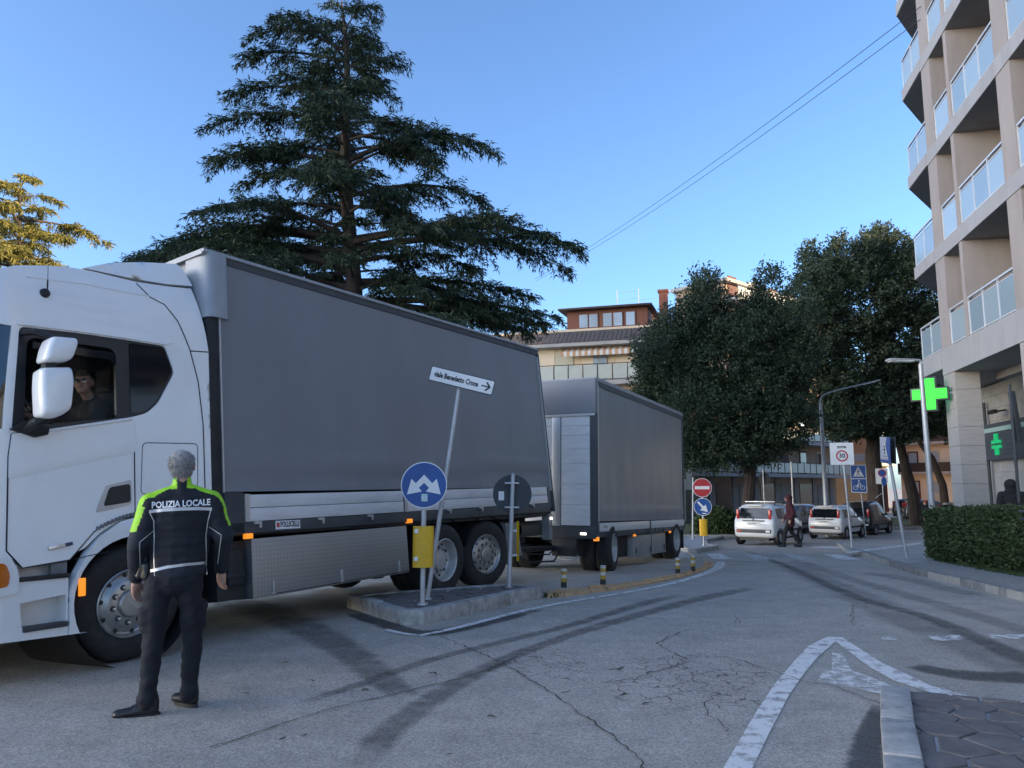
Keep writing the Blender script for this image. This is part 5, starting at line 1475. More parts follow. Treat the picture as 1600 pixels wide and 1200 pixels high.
cedar('cedar_tree', 'large dark cedar with level drooping limbs rising behind the truck', (cb.x, CY, gz(CY)), CH, env_big, 3, M['needle'], nb=110, dens=1.75, lean=(-1.0, .3), z0=5.0, specials=sp)

q = at(30, 400, 58)
def env_l(zf, az): return 12.0 * (1 - zf) ** .42 + 1.2
cedar('golden_cedar_tree', 'sunlit golden cedar rising behind the truck cab at the far left', (q.x, 58, gz(58)), at(0, 285, 58).z - gz(58), env_l, 8, M['needle_sunlit'], nb=70, dens=1.05, z0=9.0, lean=(-.3, 0), lsz=2.0)

def oak(name, label, base, trunk, clumps, n, seed, leafmat=None, lsz=.16, group=None, forks=()):
    """round-crowned evergreen: clumps = (x,y,z,rx,ry,rz) in metres from the base"""
    rn = np.random.default_rng(seed); rg = random.Random(seed)
    t = thing(name, label, 'tree', base, 0, group)
    tb = MB().tube(trunk[0], trunk[1], 10)
    for fk in forks: tb.tube([trunk[0][-2], Vector(trunk[0][-1]).lerp(Vector(fk), .4), fk], [trunk[1][-1] * .8, trunk[1][-1] * .62, .1], 8)
    tb.build('trunk', M['bark'], t)
    lm = MB()
    top = Vector(trunk[0][-1])
    for c in clumps[::3]:
        e = Vector(c[:3]); s = top if not forks else Vector(forks[rg.randrange(len(forks))])
        mid = s.lerp(e, .5) + Vector((rg.gauss(0, .3), rg.gauss(0, .3), -.3))
        lm.tube([s, mid, e], [.11, .075, .03], 6)
    lm.build('limbs', M['bark'], t, kind='stuff')
    vol = np.array([c[3] * c[4] * c[5] for c in clumps]) ** .72; vol /= vol.sum()
    P = []; D = []
    for c, f in zip(clumps, vol):
        k = int(n * f)
        # sprigs: small bunches near the clump's shell
        nsp = max(8, k // 26)
        d = rn.normal(size=(nsp, 3)); d /= np.linalg.norm(d, axis=1, keepdims=True)
        rad = rn.uniform(.45, 1.0, size=(nsp, 1)) ** .5 * (1 + .22 * np.sin(d[:, :1] * 5 + seed) * np.cos(d[:, 2:3] * 6)) + (rn.random((nsp, 1)) < .16) * rn.uniform(0, .38, size=(nsp, 1))
        sp_ = d * rad * np.array(c[3:6]) + np.array(c[:3])
        out = d.copy(); out[:, 2] += .5
        idx = rn.integers(0, nsp, size=k)
        u = rn.uniform(0, 1, size=(k, 1))
        pp = sp_[idx] + out[idx] * u * .55 + rn.normal(size=(k, 3)) * .10
        dd = out[idx] * .5 + rn.normal(size=(k, 3)) * .8
        P.append(pp); D.append(dd)
    P = np.concatenate(P); D = np.concatenate(D); m = len(P)
    leaf_cloud('crown', P, D, rn.uniform(.7, 1.4, m) * lsz, rn.uniform(.45, .75, m) * lsz, leafmat or M['holm'], t, seed=seed)
    return t

def px_clumps(base, Y, lst, depth=1.0):
    out = []
    for x, y, rx, ry in lst:
        q = at(x, y + 9, Y); k = Y / FPX
        out.append((q.x - base[0], rng.uniform(-1.4, 1.4) * depth, q.z - base[2], rx * k, max(rx, ry) * k * .95, ry * k))
    return out
Y1 = 36.5; b1 = (at(1165, 700, Y1).x, Y1, gz(Y1) + .2)
cl1 = px_clumps(b1, Y1, [(1120, 702, 34, 20), (1180, 695, 34, 20), (1065, 705, 24, 22), (1095, 455, 13, 30), (1118, 448, 12, 30), (1206, 450, 13, 34), (1190, 468, 14, 26), (1060, 505, 18, 24), (1235, 500, 18, 30), (1150, 490, 20, 22), (1110, 492, 26, 34), (1195, 500, 28, 34), (1150, 522, 44, 30), (1080, 520, 45, 40), (1035, 545, 34, 32), (1068, 590, 56, 44), (1130, 570, 65, 55), (1202, 540, 46, 46), (1218, 600, 42, 46), (1160, 640, 70, 50), (1085, 650, 50, 38), (1215, 660, 40, 34), (1012, 560, 18, 18), (1030, 610, 30, 28), (1140, 685, 50, 25), (1075, 690, 26, 22), (1232, 560, 24, 36), (1095, 700, 24, 16)])
tr1 = [(0, 0, -.2), (-.05, 0, 1.0), (.1, 0, 2.2), (.25, 0, 3.2)]
oak('holm_oak', 'dense dark holm oak with forked trunk behind the white hatchback', b1, (tr1, [.36, .30, .26, .22]), cl1, 165000, 4, lsz=.135, forks=[(.8, 0, 5.2), (-.7, .1, 4.9)])
Y2 = 46.0; b2 = (at(1368, 780, Y2).x, Y2, gz(Y2) + .2)
cl2 = px_clumps(b2, Y2, [(1335, 655, 34, 20), (1300, 660, 28, 20), (1385, 665, 30, 18), (1380, 380, 13, 26), (1350, 395, 14, 24), (1300, 405, 13, 26), (1275, 418, 12, 28), (1335, 405, 12, 24), (1425, 410, 14, 26), (1380, 425, 34, 36), (1310, 440, 34, 34), (1262, 460, 32, 40), (1340, 470, 66, 52), (1420, 450, 42, 60), (1430, 520, 46, 60), (1275, 520, 48, 48), (1345, 555, 66, 56), (1290, 590, 52, 48), (1415, 590, 56, 48), (1350, 630, 52, 32), (1375, 372, 12, 20), (1410, 385, 18, 26), (1275, 400, 14, 26), (1320, 400, 16, 20), (1440, 640, 36, 28), (1300, 640, 32, 24), (1395, 655, 26, 18)])
oak('tall_holm_oak', 'tallest holm oak standing left of the apartment building, thick dark trunk', b2, ([(0, 0, -.2), (.05, 0, 2), (0, 0, 4.2), (.2, 0, 5.4)], [.52, .46, .44, .36]), cl2, 175000, 6, lsz=.165, forks=[(.9, 0, 7.4), (-.6, 0, 7.0)])
Y3 = 47.5; b3 = (at(1432, 800, Y3).x, Y3, gz(Y3) + .2)
cl3 = px_clumps(b3, Y3, [(1440, 600, 44, 44), (1468, 560, 30, 40), (1410, 630, 36, 26), (1465, 645, 34, 26), (1490, 600, 30, 30)])
oak('slim_tree', 'slimmer dark tree leaning left beside the lamp post by the hedge', b3, ([(0, 0, -.2), (-.15, 0, 1.8), (-.5, 0, 3.6), (-.75, 0, 5.0)], [.40, .33, .28, .24]), cl3, 50000, 7, lsz=.18)
Y4 = 52.0; b4 = (at(1478, 790, Y4).x, Y4, gz(Y4) + .2)
cl4 = px_clumps(b4, Y4, [(1470, 620, 30, 30), (1500, 590, 40, 40), (1450, 650, 26, 18)])
oak('arching_tree', 'thin tree arching over the street just left of the travertine pillar', b4, ([(0, 0, -.2), (-.1, 0, 2.4), (-.7, 0, 4.2), (-1.5, 0, 5.3)], [.3, .24, .2, .14]), cl4, 24000, 9, lsz=.18)

# hedge on the right-hand pavement
hb = G(1470, 885, .12); he = G(1600, 908, .12)
hg = thing('hedge', 'clipped evergreen hedge along the right-hand kerb', 'hedge', (9.6, 16, gz(16) + .12))
hpts = [Vector((9.72, 18.2, 0)), Vector((9.35, 15.5, 0)), Vector((9.0, 13.0, 0)), Vector((8.85, 11.2, 0)), Vector((8.8, 9.5, 0))]
hc = catmull(hpts, 8)
rn = np.random.default_rng(12)
P = []; D = []
for i in range(len(hc) - 1):
    a, b = hc[i], hc[i + 1]; d = (b - a); nn = Vector((-d.y, d.x, 0)).normalized()      # points to the right of travel back... away from road
    for _ in range(1500):
        u = rn.random(); side = rn.random()
        w = 1.25
        if side < .50: off, z = 0, rn.uniform(.05, 1.12); o = Vector((-1, 0, .25))
        elif side < .85: off, z = rn.uniform(0, w), 1.12; o = Vector((0, 0, 1))
        elif side < .93: off, z = w, rn.uniform(.1, 1.12); o = Vector((1, 0, .2))
        else: off, z = rn.uniform(0, w), rn.uniform(.1, 1.05); o = Vector((0, 0, .3))
        bulge = .10 * noise.noise(Vector((a.x * 1.5, (a.y + b.y * u) * 1.6, z * 2.5))) + .05 * math.sin(z * 2.6)
        p = a.lerp(b, u) + nn * (off + (.08 if z < .3 else 0)) + Vector((-bulge if side < .5 else 0, 0, bulge if .5 <= side < .85 else 0))
        P.append((p.x - 9.6 + rn.normal() * .035, p.y - 16 + rn.normal() * .035, gz(p.y) - gz(16) + z + rn.normal() * .035))
        D.append((o.x + rn.normal() * .7, o.y + rn.normal() * .7, o.z + rn.normal() * .6))
# rounded far end
for _ in range(5200):
    off = rn.uniform(0, 1.25); z = rn.uniform(.05, 1.12); yy = 18.2 + .45 * math.sqrt(max(0, 1 - ((off - .62) / .66) ** 2)) + rn.normal() * .05
    P.append((9.72 + off - 9.6 + rn.normal() * .04, yy - 16, gz(yy) - gz(16) + z)); D.append((rn.normal() * .7, .8 + rn.normal() * .6, .2 + rn.normal() * .6))
P = np.array(P); D = np.array(D); m_ = len(P)
leaf_cloud('foliage', P, D, rn.uniform(.05, .10, m_), rn.uniform(.03, .055, m_), M['hedge'], hg, seed=3)
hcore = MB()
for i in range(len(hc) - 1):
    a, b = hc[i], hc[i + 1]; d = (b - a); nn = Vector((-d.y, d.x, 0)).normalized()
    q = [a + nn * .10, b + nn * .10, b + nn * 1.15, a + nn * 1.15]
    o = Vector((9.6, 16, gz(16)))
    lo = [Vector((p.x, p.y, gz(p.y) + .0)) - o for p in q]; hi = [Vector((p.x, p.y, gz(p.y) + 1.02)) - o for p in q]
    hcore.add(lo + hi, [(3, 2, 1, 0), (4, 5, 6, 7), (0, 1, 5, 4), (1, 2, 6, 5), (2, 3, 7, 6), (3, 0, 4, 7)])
hcore.build('inner_core', mat('hedge_inner', (.012, .014, .008), .95), hg, kind='stuff', shade=False)  # solid near-black block filling the inside of the leaf shell
# tube fence in front of the near part of the hedge
fe = thing('tube_fence', 'dark tubular metal fence against the hedge at the right edge', 'fence', (8.7, 13.3, gz(13.3) + .12))
fpts = [(8.86, 13.5), (8.72, 12.6), (8.55, 11.0), (8.5, 9.4)]
o = Vector((8.7, 13.3, gz(13.3) + .12))
for zz in (1.10, .98, .28):
    MB().tube([Vector((x - .08, y, gz(y) + .12 + zz)) - o for x, y in fpts], .03 if zz > 1 else .022, 8).build('rail', M['dgrey'], fe)
for x, y in fpts:
    MB().tube([Vector((x + .10, y, gz(y) + .1)) - o, Vector((x + .10, y, gz(y) + 1.14)) - o], .03, 8).build('post', M['dgrey'], fe)
# shrubs on the far verge
def shrub(name, label, base, size, n, seed):
    rn = np.random.default_rng(seed); t = thing(name, label, 'shrub', base)
    d = rn.normal(size=(n, 3)); d /= np.linalg.norm(d, axis=1, keepdims=True); d[:, 2] = np.abs(d[:, 2])
    p = d * rn.uniform(.5, 1, size=(n, 1)) ** .5 * np.array(size); 
    leaf_cloud('foliage', p, d + rn.normal(size=(n, 3)) * .6, rn.uniform(.12, .24, n), rn.uniform(.07, .13, n), M['hedge'], t, seed=seed)
    MB().tube([(0, 0, -.1), (0, 0, size[2] * .6)], .05, 6).build('stem', M['bark'], t)
q = at(1118, 815, 38.5); shrub('dark_shrub', 'dark rounded shrub between the blue arrow sign and the white hatchback', (q.x + .1, 38.5, gz(38.5) + .2), (1.25, .9, 1.25), 5200, 21)
# grass blades along the verge and the hedge foot
rn = np.random.default_rng(77)
def tuft_strip(name, label, pts, w, n, dz, hgt, seed, m):
    rn = np.random.default_rng(seed); P = []
    c = [Vector(p) for p in pts]
    for _ in range(n):
        i = rn.integers(0, len(c) - 1); q = c[i].lerp(c[i + 1], rn.random()); x = q.x + rn.uniform(0, w); y = q.y + rn.normal() * .1
        P.append((x, y, gz(y) + dz))
    P = np.array(P); D = np.stack([rn.normal(size=n) * .5, rn.normal(size=n) * .5, np.ones(n)], 1)
    o = leaf_cloud(name, P, D, rn.uniform(.4, 1, n) * hgt, rn.uniform(.008, .016, n), m, None, seed=seed)
    o['label'] = label; o['category'] = 'grass'
    return o
M['blade'] = mat_leaf('grass_blades', (.03, .055, .015), (.085, .12, .04), .2, 3)
tuft_strip('hedge_foot_grass', 'low weeds and grass at the foot of the hedge', [(9.55, 17.6, 0), (8.95, 15, 0), (8.6, 13, 0), (8.2, 11, 0), (8, 9.5, 0)], .55, 5000, .115, .09, 5, M['blade'])
tuft_strip('island_weeds', 'small weeds where the traffic island meets the orange divider', [(.38, 11.5, 0), (.5, 11.55, 0), (.62, 11.6, 0)], .1, 160, .0, .09, 6, M['blade'])
# ------------------------------------------------------------------ signs and lamps
SGN = Matrix.Rotation(R(90), 4, 'X')
def disc(mb_r, y, n=40): return [(mb_r * math.cos(2 * math.pi * i / n), y, mb_r * math.sin(2 * math.pi * i / n)) for i in range(n)]
def flat(poly, y, th=.003):
    """flat print on a sign plate facing -y"""
    return MB().prism([(x, y, z) for x, z in poly][::-1] if False else [(x, y, z) for x, z in poly], (0, th, 0))
def pole(t, h, r=.03, base=True, x=0, y=0, lean=(0, 0)):
    o = MB().tube([(x, y, -.05), (x + lean[0], y + lean[1], h)], r, 12).lathe([(r + .002, 0), (r * .7, .02), (0, .022)], (x + lean[0], y + lean[1], h), (lean[0], lean[1], h), 12).build('pole', M['galv'], t)
    if base: MB().lathe([(r + .035, -.01), (r + .03, .015), (r, .02)], (x, y, 0), (0, 0, 1), 14).build('footing', M['galv'], t)
    return o
def rect(x0, x1, z0, z1, r=.0): 
    p = [(x0, z0), (x1, z0), (x1, z1), (x0, z1)]
    return rounded(p, r, 3) if r else p

def yellow_box(t, z0, z1, w=.25, d=.10, y=-.05):
    prof = []
    for i in range(9):
        a = math.pi * i / 8; prof.append((-math.cos(a) * w / 2, y - math.sin(a) * .05))
    prof += [(w / 2, y + d), (-w / 2, y + d)]
    MB().prism([(x, yy, z0) for x, yy in prof], (0, 0, z1 - z0)).build('delineator', M['yellow'], t, sharp=40)

# 1 blue sign with two white arrows
p = G(660, 944, .155)
k = p.y / FPX * 1.02
s1 = thing('arrow_sign', 'round blue sign with two white arrows above a yellow marker, on the traffic island', 'sign', p, R(4))
pole(s1, 1.62, .032)
zc = 1.43; r_ = .282
MB().prism(disc(r_, -.052), (0, .014, 0)).build('sign_rim', M['white'], s1)
for o in s1.children[-1:]: o.location.z = zc
f = MB().prism(disc(r_ - .012, -.056), (0, .006, 0)).build('sign_face', M['blue'], s1); f.location.z = zc
def arrow2(sx):
    return [(0 * sx, .115), (.0 * sx, .115), (.125 * sx, .02), (.155 * sx, .08), (.20 * sx, -.115), (.02 * sx, -.085), (.08 * sx, -.045), (.0, .03)]
for sx_ in (-1, 1):
    pts_ = [(.0, .125), (.10 * sx_, .02), (.155 * sx_, .075), (.205 * sx_, -.115), (.025 * sx_, -.08), (.062 * sx_, -.035), (.0, .028)]
    a = flat(pts_, -.0585).build('arrow', M['white'], s1); a.location.z = zc
st = MB().box(-.03, .045, -.061, -.058, -.20, -.11).build('sticker', mat('pale_sticker', (.45, .62, .6), .5, var=.3, vscale=30), s1); st.location.z = zc
MB().box(-.09, .06, -.04, -.03, zc - .30, zc - .05).build('bracket_plate', M['galv'], s1)
yellow_box(s1, .44, .93)
for z0 in (.52, .85): MB().box(-.105, -.06, -.1045, -.09, z0, z0 + .05).build('reflector', M['white'], s1)

# 2 leaning street-name sign
p = G(667, 936, .155)
topw = at(718, 606, p.y + .05)
s2 = thing('street_name_sign', 'leaning pole with a white street name plate tilted over the island', 'sign', p, 0)
dx = topw.x - p.x; hz = topw.z - p.z
pole(s2, hz + .05, .03, lean=(dx, .05))
pm = s2
pt = Matrix.Translation((dx + .035, .0, hz + .085)) @ Matrix.Rotation(R(14), 4, 'Y')
def plate_at(mb, name, m, par, mtx):
    o = mb.build(name, m, par); o.matrix_local = mtx; return o
plate_at(MB().prism([(x, -.04, z) for x, z in rect(-.43, .43, -.1, .1, .02)], (0, .02, 0)), 'plate_back', M['dgrey'], s2, pt)
plate_at(MB().prism([(x, -.044, z) for x, z in rect(-.42, .42, -.088, .088, .015)], (0, .006, 0)), 'name_plate', M['white'], s2, pt)
text_obj('viale Benedetto Croce', .098, 'lettering', M['print'], s2, pt @ Matrix.Translation((-.075, -.0465, 0)) @ SGN, sx=.66, bold=.0034)
plate_at(flat([(.265, -.008), (.355, -.008), (.318, -.052), (.335, -.062), (.392, .0), (.335, .062), (.318, .052), (.355, .008), (.265, .008)], -.0475), 'arrow', M['print'], s2, pt)

# 3 sign seen from behind with yellow marker
p = G(795, 919, .14)
s3 = thing('sign_back', 'dark back of a round sign at the far end of the traffic island', 'sign', p, 0)
pole(s3, 1.62, .033, lean=(.06, 0))
o = MB().prism(disc(.285, .05), (0, .014, 0)).build('sign_back_plate', mat('sign_back_paint', (.035, .042, .05), .55, var=.1), s3); o.location = (.05, 0, 1.34)
for z0 in (1.15, 1.50): MB().box(-.06, .15, -.04, .05, z0 - .012, z0 + .012).build('clamp', M['galv'], s3, bevel=.004)
MB().box(-.10, -.02, .04, .05, 1.25, 1.38).build('sticker', M['white'], s3).location = (-.05, -.003, .0)
MB().prism([(.11, .02, .38), (.15, -.03, .38), (.15, .25, .38), (.11, .25, .38)], (0, 0, .56)).build('delineator', M['yellow'], s3)
for z0 in (.45, .8): MB().box(.0, .12, .0, .03, z0, z0 + .03).build('marker_bracket', M['galv'], s3)

# 4 no-entry and keep-right signs
p = G(1100, 852, .13)
kk = p.y / FPX
s4 = thing('keep_right_sign', 'round blue sign with white diagonal arrow and yellow marker beyond the trailer', 'sign', p, R(-12))
zc = at(1099, 792, p.y).z - p.z
pole(s4, zc + .32, .035)
def round_sign(par, zc, r, face, y=-.05, x=0):
    a = MB().prism(disc(r, y), (0, .012, 0)).build('sign_rim', M['white'], par); a.location = (x, 0, zc)
    b = MB().prism(disc(r * .94, y - .004), (0, .006, 0)).build('sign_face', M[face], par); b.location = (x, 0, zc)
round_sign(s4, zc, 13.5 * kk, 'blue')
rr = 13.5 * kk
o = flat([(-.62 * rr, .5 * rr), (-.46 * rr, .64 * rr), (.12 * rr, .05 * rr), (.33 * rr, .28 * rr), (.55 * rr, -.58 * rr), (-.32 * rr, -.36 * rr), (-.08 * rr, -.14 * rr)], -.058).build('arrow', M['white'], s4); o.location.z = zc
o = flat(rect(-.1 * rr, .35 * rr, -.78 * rr, -.68 * rr), -.058).build('maker_mark', M['white'], s4); o.location.z = zc
yellow_box(s4, at(1099, 837, p.y).z - p.z, at(1099, 811, p.y).z - p.z, 12 * kk)
p5_ = G(1083, 843, .13); p5_.y = min(p5_.y, 33); p5_ = at(1082, 838, 33.0); p5_.z = gz(33) + .13
s5 = thing('no_entry_sign', 'round red no-entry sign with white bar just right of the trailer', 'sign', p5_, R(-12))
kk = 33 / FPX; q = at(1096.5, 762, 33)
zc = q.z - p5_.z; xo = q.x - p5_.x
pole(s5, zc + .42, .035, lean=(.1, 0))
MB().tube([(.08, 0, zc), (xo, -.03, zc)], .02, 8).build('bracket', M['galv'], s5)
round_sign(s5, zc, 14.5 * kk, 'red', x=xo)
rr = 14.5 * kk
o = flat(rect(-.76 * rr, .76 * rr, -.17 * rr, .17 * rr), -.058).build('white_bar', M['white'], s5); o.location = (xo, 0, zc)

# 5 zone 30 sign
p = G(1332, 861, .0); p.z = gz(p.y) + .11
kk = p.y / FPX
s6 = thing('zone_sign', 'white square zone 30 speed limit sign on a tall grey pole', 'sign', p, R(-14))
zc = at(1323, 709, p.y).z - p.z; xo = -.16
pole(s6, zc + .3, .035, lean=(-.14, 0))
plate_at(MB().prism([(x, -.05, z) for x, z in rect(-.36, .36, -.36, .36, .03)], (0, .015, 0)), 'plate', M['white'], s6, Matrix.Translation((xo, 0, zc)))
plate_at(MB().prism(disc(.185, -.054, 32), (0, .006, 0)), 'red_ring', M['red'], s6, Matrix.Translation((xo, 0, zc - .07)))
plate_at(MB().prism(disc(.14, -.058, 32), (0, .006, 0)), 'ring_centre', M['white'], s6, Matrix.Translation((xo, 0, zc - .07)))
text_obj('30', .2, 'number', M['print'], s6, Matrix.Translation((xo, -.0605, zc - .07)) @ SGN, bold=.006)
text_obj('zona', .15, 'word', M['print'], s6, Matrix.Translation((xo, -.0525, zc + .23)) @ SGN, bold=.004)

def crossing_art(par, mtx, w):
    """white triangle with walking figure and stripes"""
    plate_at(flat([(-.38 * w, -.36 * w), (.38 * w, -.36 * w), (0, .40 * w)], -.004), 'triangle', M['white'], par, mtx)
    fig = MB()
    for ln in ([(.0, .12), (-.02, -.08)], [(-.02, -.08), (-.12, -.22)], [(-.02, -.08), (.09, -.2)], [(0, .08), (-.1, -.02)], [(0, .08), (.1, -.0)]):
        fig.tube([(ln[0][0] * w, -.005, ln[0][1] * w), (ln[1][0] * w, -.005, ln[1][1] * w)], .028 * w, 5)
    fig.ball((0, -.005, .18 * w), .05 * w, 8, 6)
    for i in range(5): fig.box((-.30 + i * .13) * w, (-.24 + i * .13) * w, -.007, -.003, -.34 * w, -.26 * w)
    plate_at(fig, 'walking_figure', M['print'], par, mtx).__setitem__('kind', 'stuff')
# 6 crossing + cycle sign
p = at(1353, 836, 38.5); p.z = gz(38.5) + .1
s7 = thing('crossing_cycle_sign', 'blue pedestrian crossing sign above a blue cycle sign on a thin pole', 'sign', p, R(-22))
q = at(1347, 748, 38.5); zc = q.z - p.z; xo = -.18
pole(s7, zc + .5, .03, lean=(-.16, 0)); w = .66
plate_at(MB().prism([(x, -.05, z) for x, z in rect(-.36, .36, -.68, .68, .03)], (0, .015, 0)), 'sign_rim', M['white'], s7, Matrix.Translation((xo, 0, zc)))
for dz_ in (.335, -.335):
    plate_at(MB().prism([(x, -.054, z) for x, z in rect(-.33, .33, -.315, .315, .02)], (0, .006, 0)), 'sign_face', M['blue'], s7, Matrix.Translation((xo, 0, zc + dz_)))
crossing_art(s7, Matrix.Translation((xo, -.055, zc + .335)), .66)
bk = MB()
for cx_ in (-.16, .16): bk.tube([(cx_ + .1 * math.cos(a), -.058, -.1 + .1 * math.sin(a)) for a in [2 * math.pi * i / 14 for i in range(15)]], .014, 4)
bk.tube([(-.16, -.058, -.1), (-.05, -.058, .03), (.1, -.058, .03), (.16, -.058, -.1)], .014, 4).tube([(0, -.058, -.08), (-.05, -.058, .03), (0, -.058, .15), (.1, -.058, .05)], .025, 5).ball((.01, -.058, .22), .045, 8, 6)
plate_at(bk, 'cyclist', M['white'], s7, Matrix.Translation((xo, 0, zc - .335))).__setitem__('kind', 'stuff')
# 7 parking restriction sign
p = at(1384, 822, 44.5); p.z = gz(44.5) + .15
s8 = thing('parking_sign', 'white panel with no-parking roundel and small blue sign below, by the dark trunk', 'sign', p, R(-22))
q = at(1380, 744, 44.5); zc = q.z - p.z
pole(s8, zc + .4, .03, lean=(-.05, 0))
plate_at(MB().prism([(x, -.05, z) for x, z in rect(-.32, .32, -.44, .44, .02)], (0, .015, 0)), 'plate', M['white'], s8, Matrix.Translation((-.05, 0, zc)))
plate_at(MB().prism(disc(.22, -.056, 28), (0, .008, 0)), 'red_ring', M['red'], s8, Matrix.Translation((-.02, 0, zc + .18)))
plate_at(MB().prism(disc(.17, -.06, 28), (0, .008, 0)), 'blue_centre', M['blue'], s8, Matrix.Translation((-.02, 0, zc + .18)))
plate_at(MB().prism([(x * .5, y - .064, z) for x, y, z in disc(.27, -.0, 28)], (0, .01, 0)), 'oval_blue_sign', M['blue'], s8, Matrix.Translation((.05, 0, zc - .3)))
MB().tube([(0, 0, zc - .9), (-.45, 0, zc - 1.25)], .02, 6).build('brace', M['galv'], s8)
# 8 crossing sign turned aside
p = G(1418, 879, .0); p.z = gz(p.y) + .12
s9 = thing('turned_crossing_sign', 'blue and white crossing sign turned sideways on a bent pole at the hedge end', 'sign', p, R(-96))
pole(s9, at(1404, 722, p.y).z - p.z, .04, lean=(-.06, -.24))
zc = at(1399, 703, p.y).z - p.z
mt = Matrix.Translation((-.08, -.28, zc)) @ Matrix.Rotation(R(5), 4, 'Y')
plate_at(MB().prism([(x, -.05, z) for x, z in rect(-.33, .33, -.33, .33, .02)], (0, .012, 0)), 'sign_face', M['blue'], s9, mt)
plate_at(MB().prism([(x, .08, z) for x, z in rect(-.33, .33, -.33, .33, .02)], (0, .012, 0)), 'rear_plate', M['dgrey'], s9, mt)
plate_at(flat([(-.33, -.24), (-.33, .33), (.12, .33), (.02, .05), (.20, -.24)], -.053), 'faded_panel', mat('faded_white', (.42, .42, .46), .5, var=.15, vscale=8), s9, mt)
crossing_art(s9, mt @ Matrix.Translation((.0, -.056, 0)), .5)
# far round sign back and thin pole
p = at(1195, 800, 42); p.z = gz(42) + .2
s10 = thing('far_sign', 'grey pole with the dark back of a small round sign before the shop fronts', 'sign', p, R(-17))
zc = at(1200, 748, 42).z - p.z; pole(s10, zc + .5, .035)
o = MB().prism(disc(.3, .05), (0, .012, 0)).build('sign_back_plate', M['dgrey'], s10); o.location = (.05, 0, zc)
p = at(1240, 800, 48); p.z = gz(48) + .2
s11 = thing('thin_pole', 'plain thin grey pole left of the tall street lamp', 'pole', p)
pole(s11, at(1240, 722, 48).z - p.z, .06)

def lamp(name, label, base, h, lean, arms, r=.07):
    t = thing(name, label, 'street lamp', base)
    n = 6
    MB().tube([(lean[0] * i / n, lean[1] * i / n, h * i / n - .05) for i in range(n + 1)], [r * (1 - .35 * i / n) for i in range(n + 1)], 12).build('pole', M['galv'], t)
    for path, hd in arms:
        MB().tube(catmull(path, 5), .035, 8).build('arm', M['galv'], t)
        e = Vector(path[-1]); d = (e - Vector(path[-2])).normalized()
        hb_ = MB(); L_ = hd
        a = math.atan2(d.z, math.hypot(d.x, d.y)); az = math.atan2(d.y, d.x)
        mt = Matrix.Translation(e) @ Matrix.Rotation(az, 4, 'Z') @ Matrix.Rotation(-a, 4, 'Y')
        hb_.prism([(0, -.07, -.03), (L_, -.14, -.02), (L_, .14, -.02), (0, .07, -.03)], (0, 0, .06))
        o = hb_.build('lamp_head', M['galv'], t, bevel=.02); o.matrix_local = mt
        o2 = MB().box(.1, L_ - .05, -.1, .1, -.04, -.02).build('lens', M['white'], o)
    return t
YL = 19.5
lb = at(1458, 805, YL); lb.z = gz(YL) + .12
tp_ = at(1438, 566, YL)
lamp('street_lamp', 'grey street lamp with flat head in front of the green pharmacy cross', lb, tp_.z - lb.z, (tp_.x - lb.x, 0), [([(tp_.x - lb.x, 0, tp_.z - lb.z - .12), (tp_.x - lb.x + .0, 0, tp_.z - lb.z + .03), (tp_.x - lb.x - .05, 0, tp_.z - lb.z + .05), (tp_.x - lb.x - .1, 0, tp_.z - lb.z + .05)], .74)], .085)
YL = 39.0
lb = at(1292, 815, YL); lb.z = gz(YL) + .1
def rel(x, y): q = at(x, y, YL) - lb; return (q.x, 0, q.z)
lamp('twin_arm_lamp', 'tall street lamp with one arm to each side beyond the white cars', lb, rel(1282, 628)[2], (rel(1282, 628)[0], 0), [([rel(1282, 632), rel(1284, 620), rel(1300, 612), rel(1345, 601)], 1.0), ([rel(1283, 646), rel(1262, 643), rel(1235, 641)], .9)], .13)
MB().tube([(0, 0, 0), (.0, .0, 1.6)], .06, 8)
gp = thing('leaning_banner_pole', 'dark tilted pole with box mounted in front of the pharmacy wall', 'pole', at(1592, 780, 14.6), 0)
gp.location.z = gz(14.6) + .1
q0 = at(1592, 790, 14.6); 
MB().tube([(0, 0, 0), (at(1576, 600, 14.6) - Vector((q0.x, 14.6, gz(14.6) + .1)))], .028, 8).build('pole', M['dgrey'], gp)
qq = at(1584, 640, 14.6) - Vector((q0.x, 14.6, gz(14.6) + .1))
MB().box(-.05, .05, -.04, .04, -.62, .35, M=Matrix.Translation(qq) @ Matrix.Rotation(R(-5), 4, 'Y')).build('box', M['dgrey'], gp, bevel=.01)

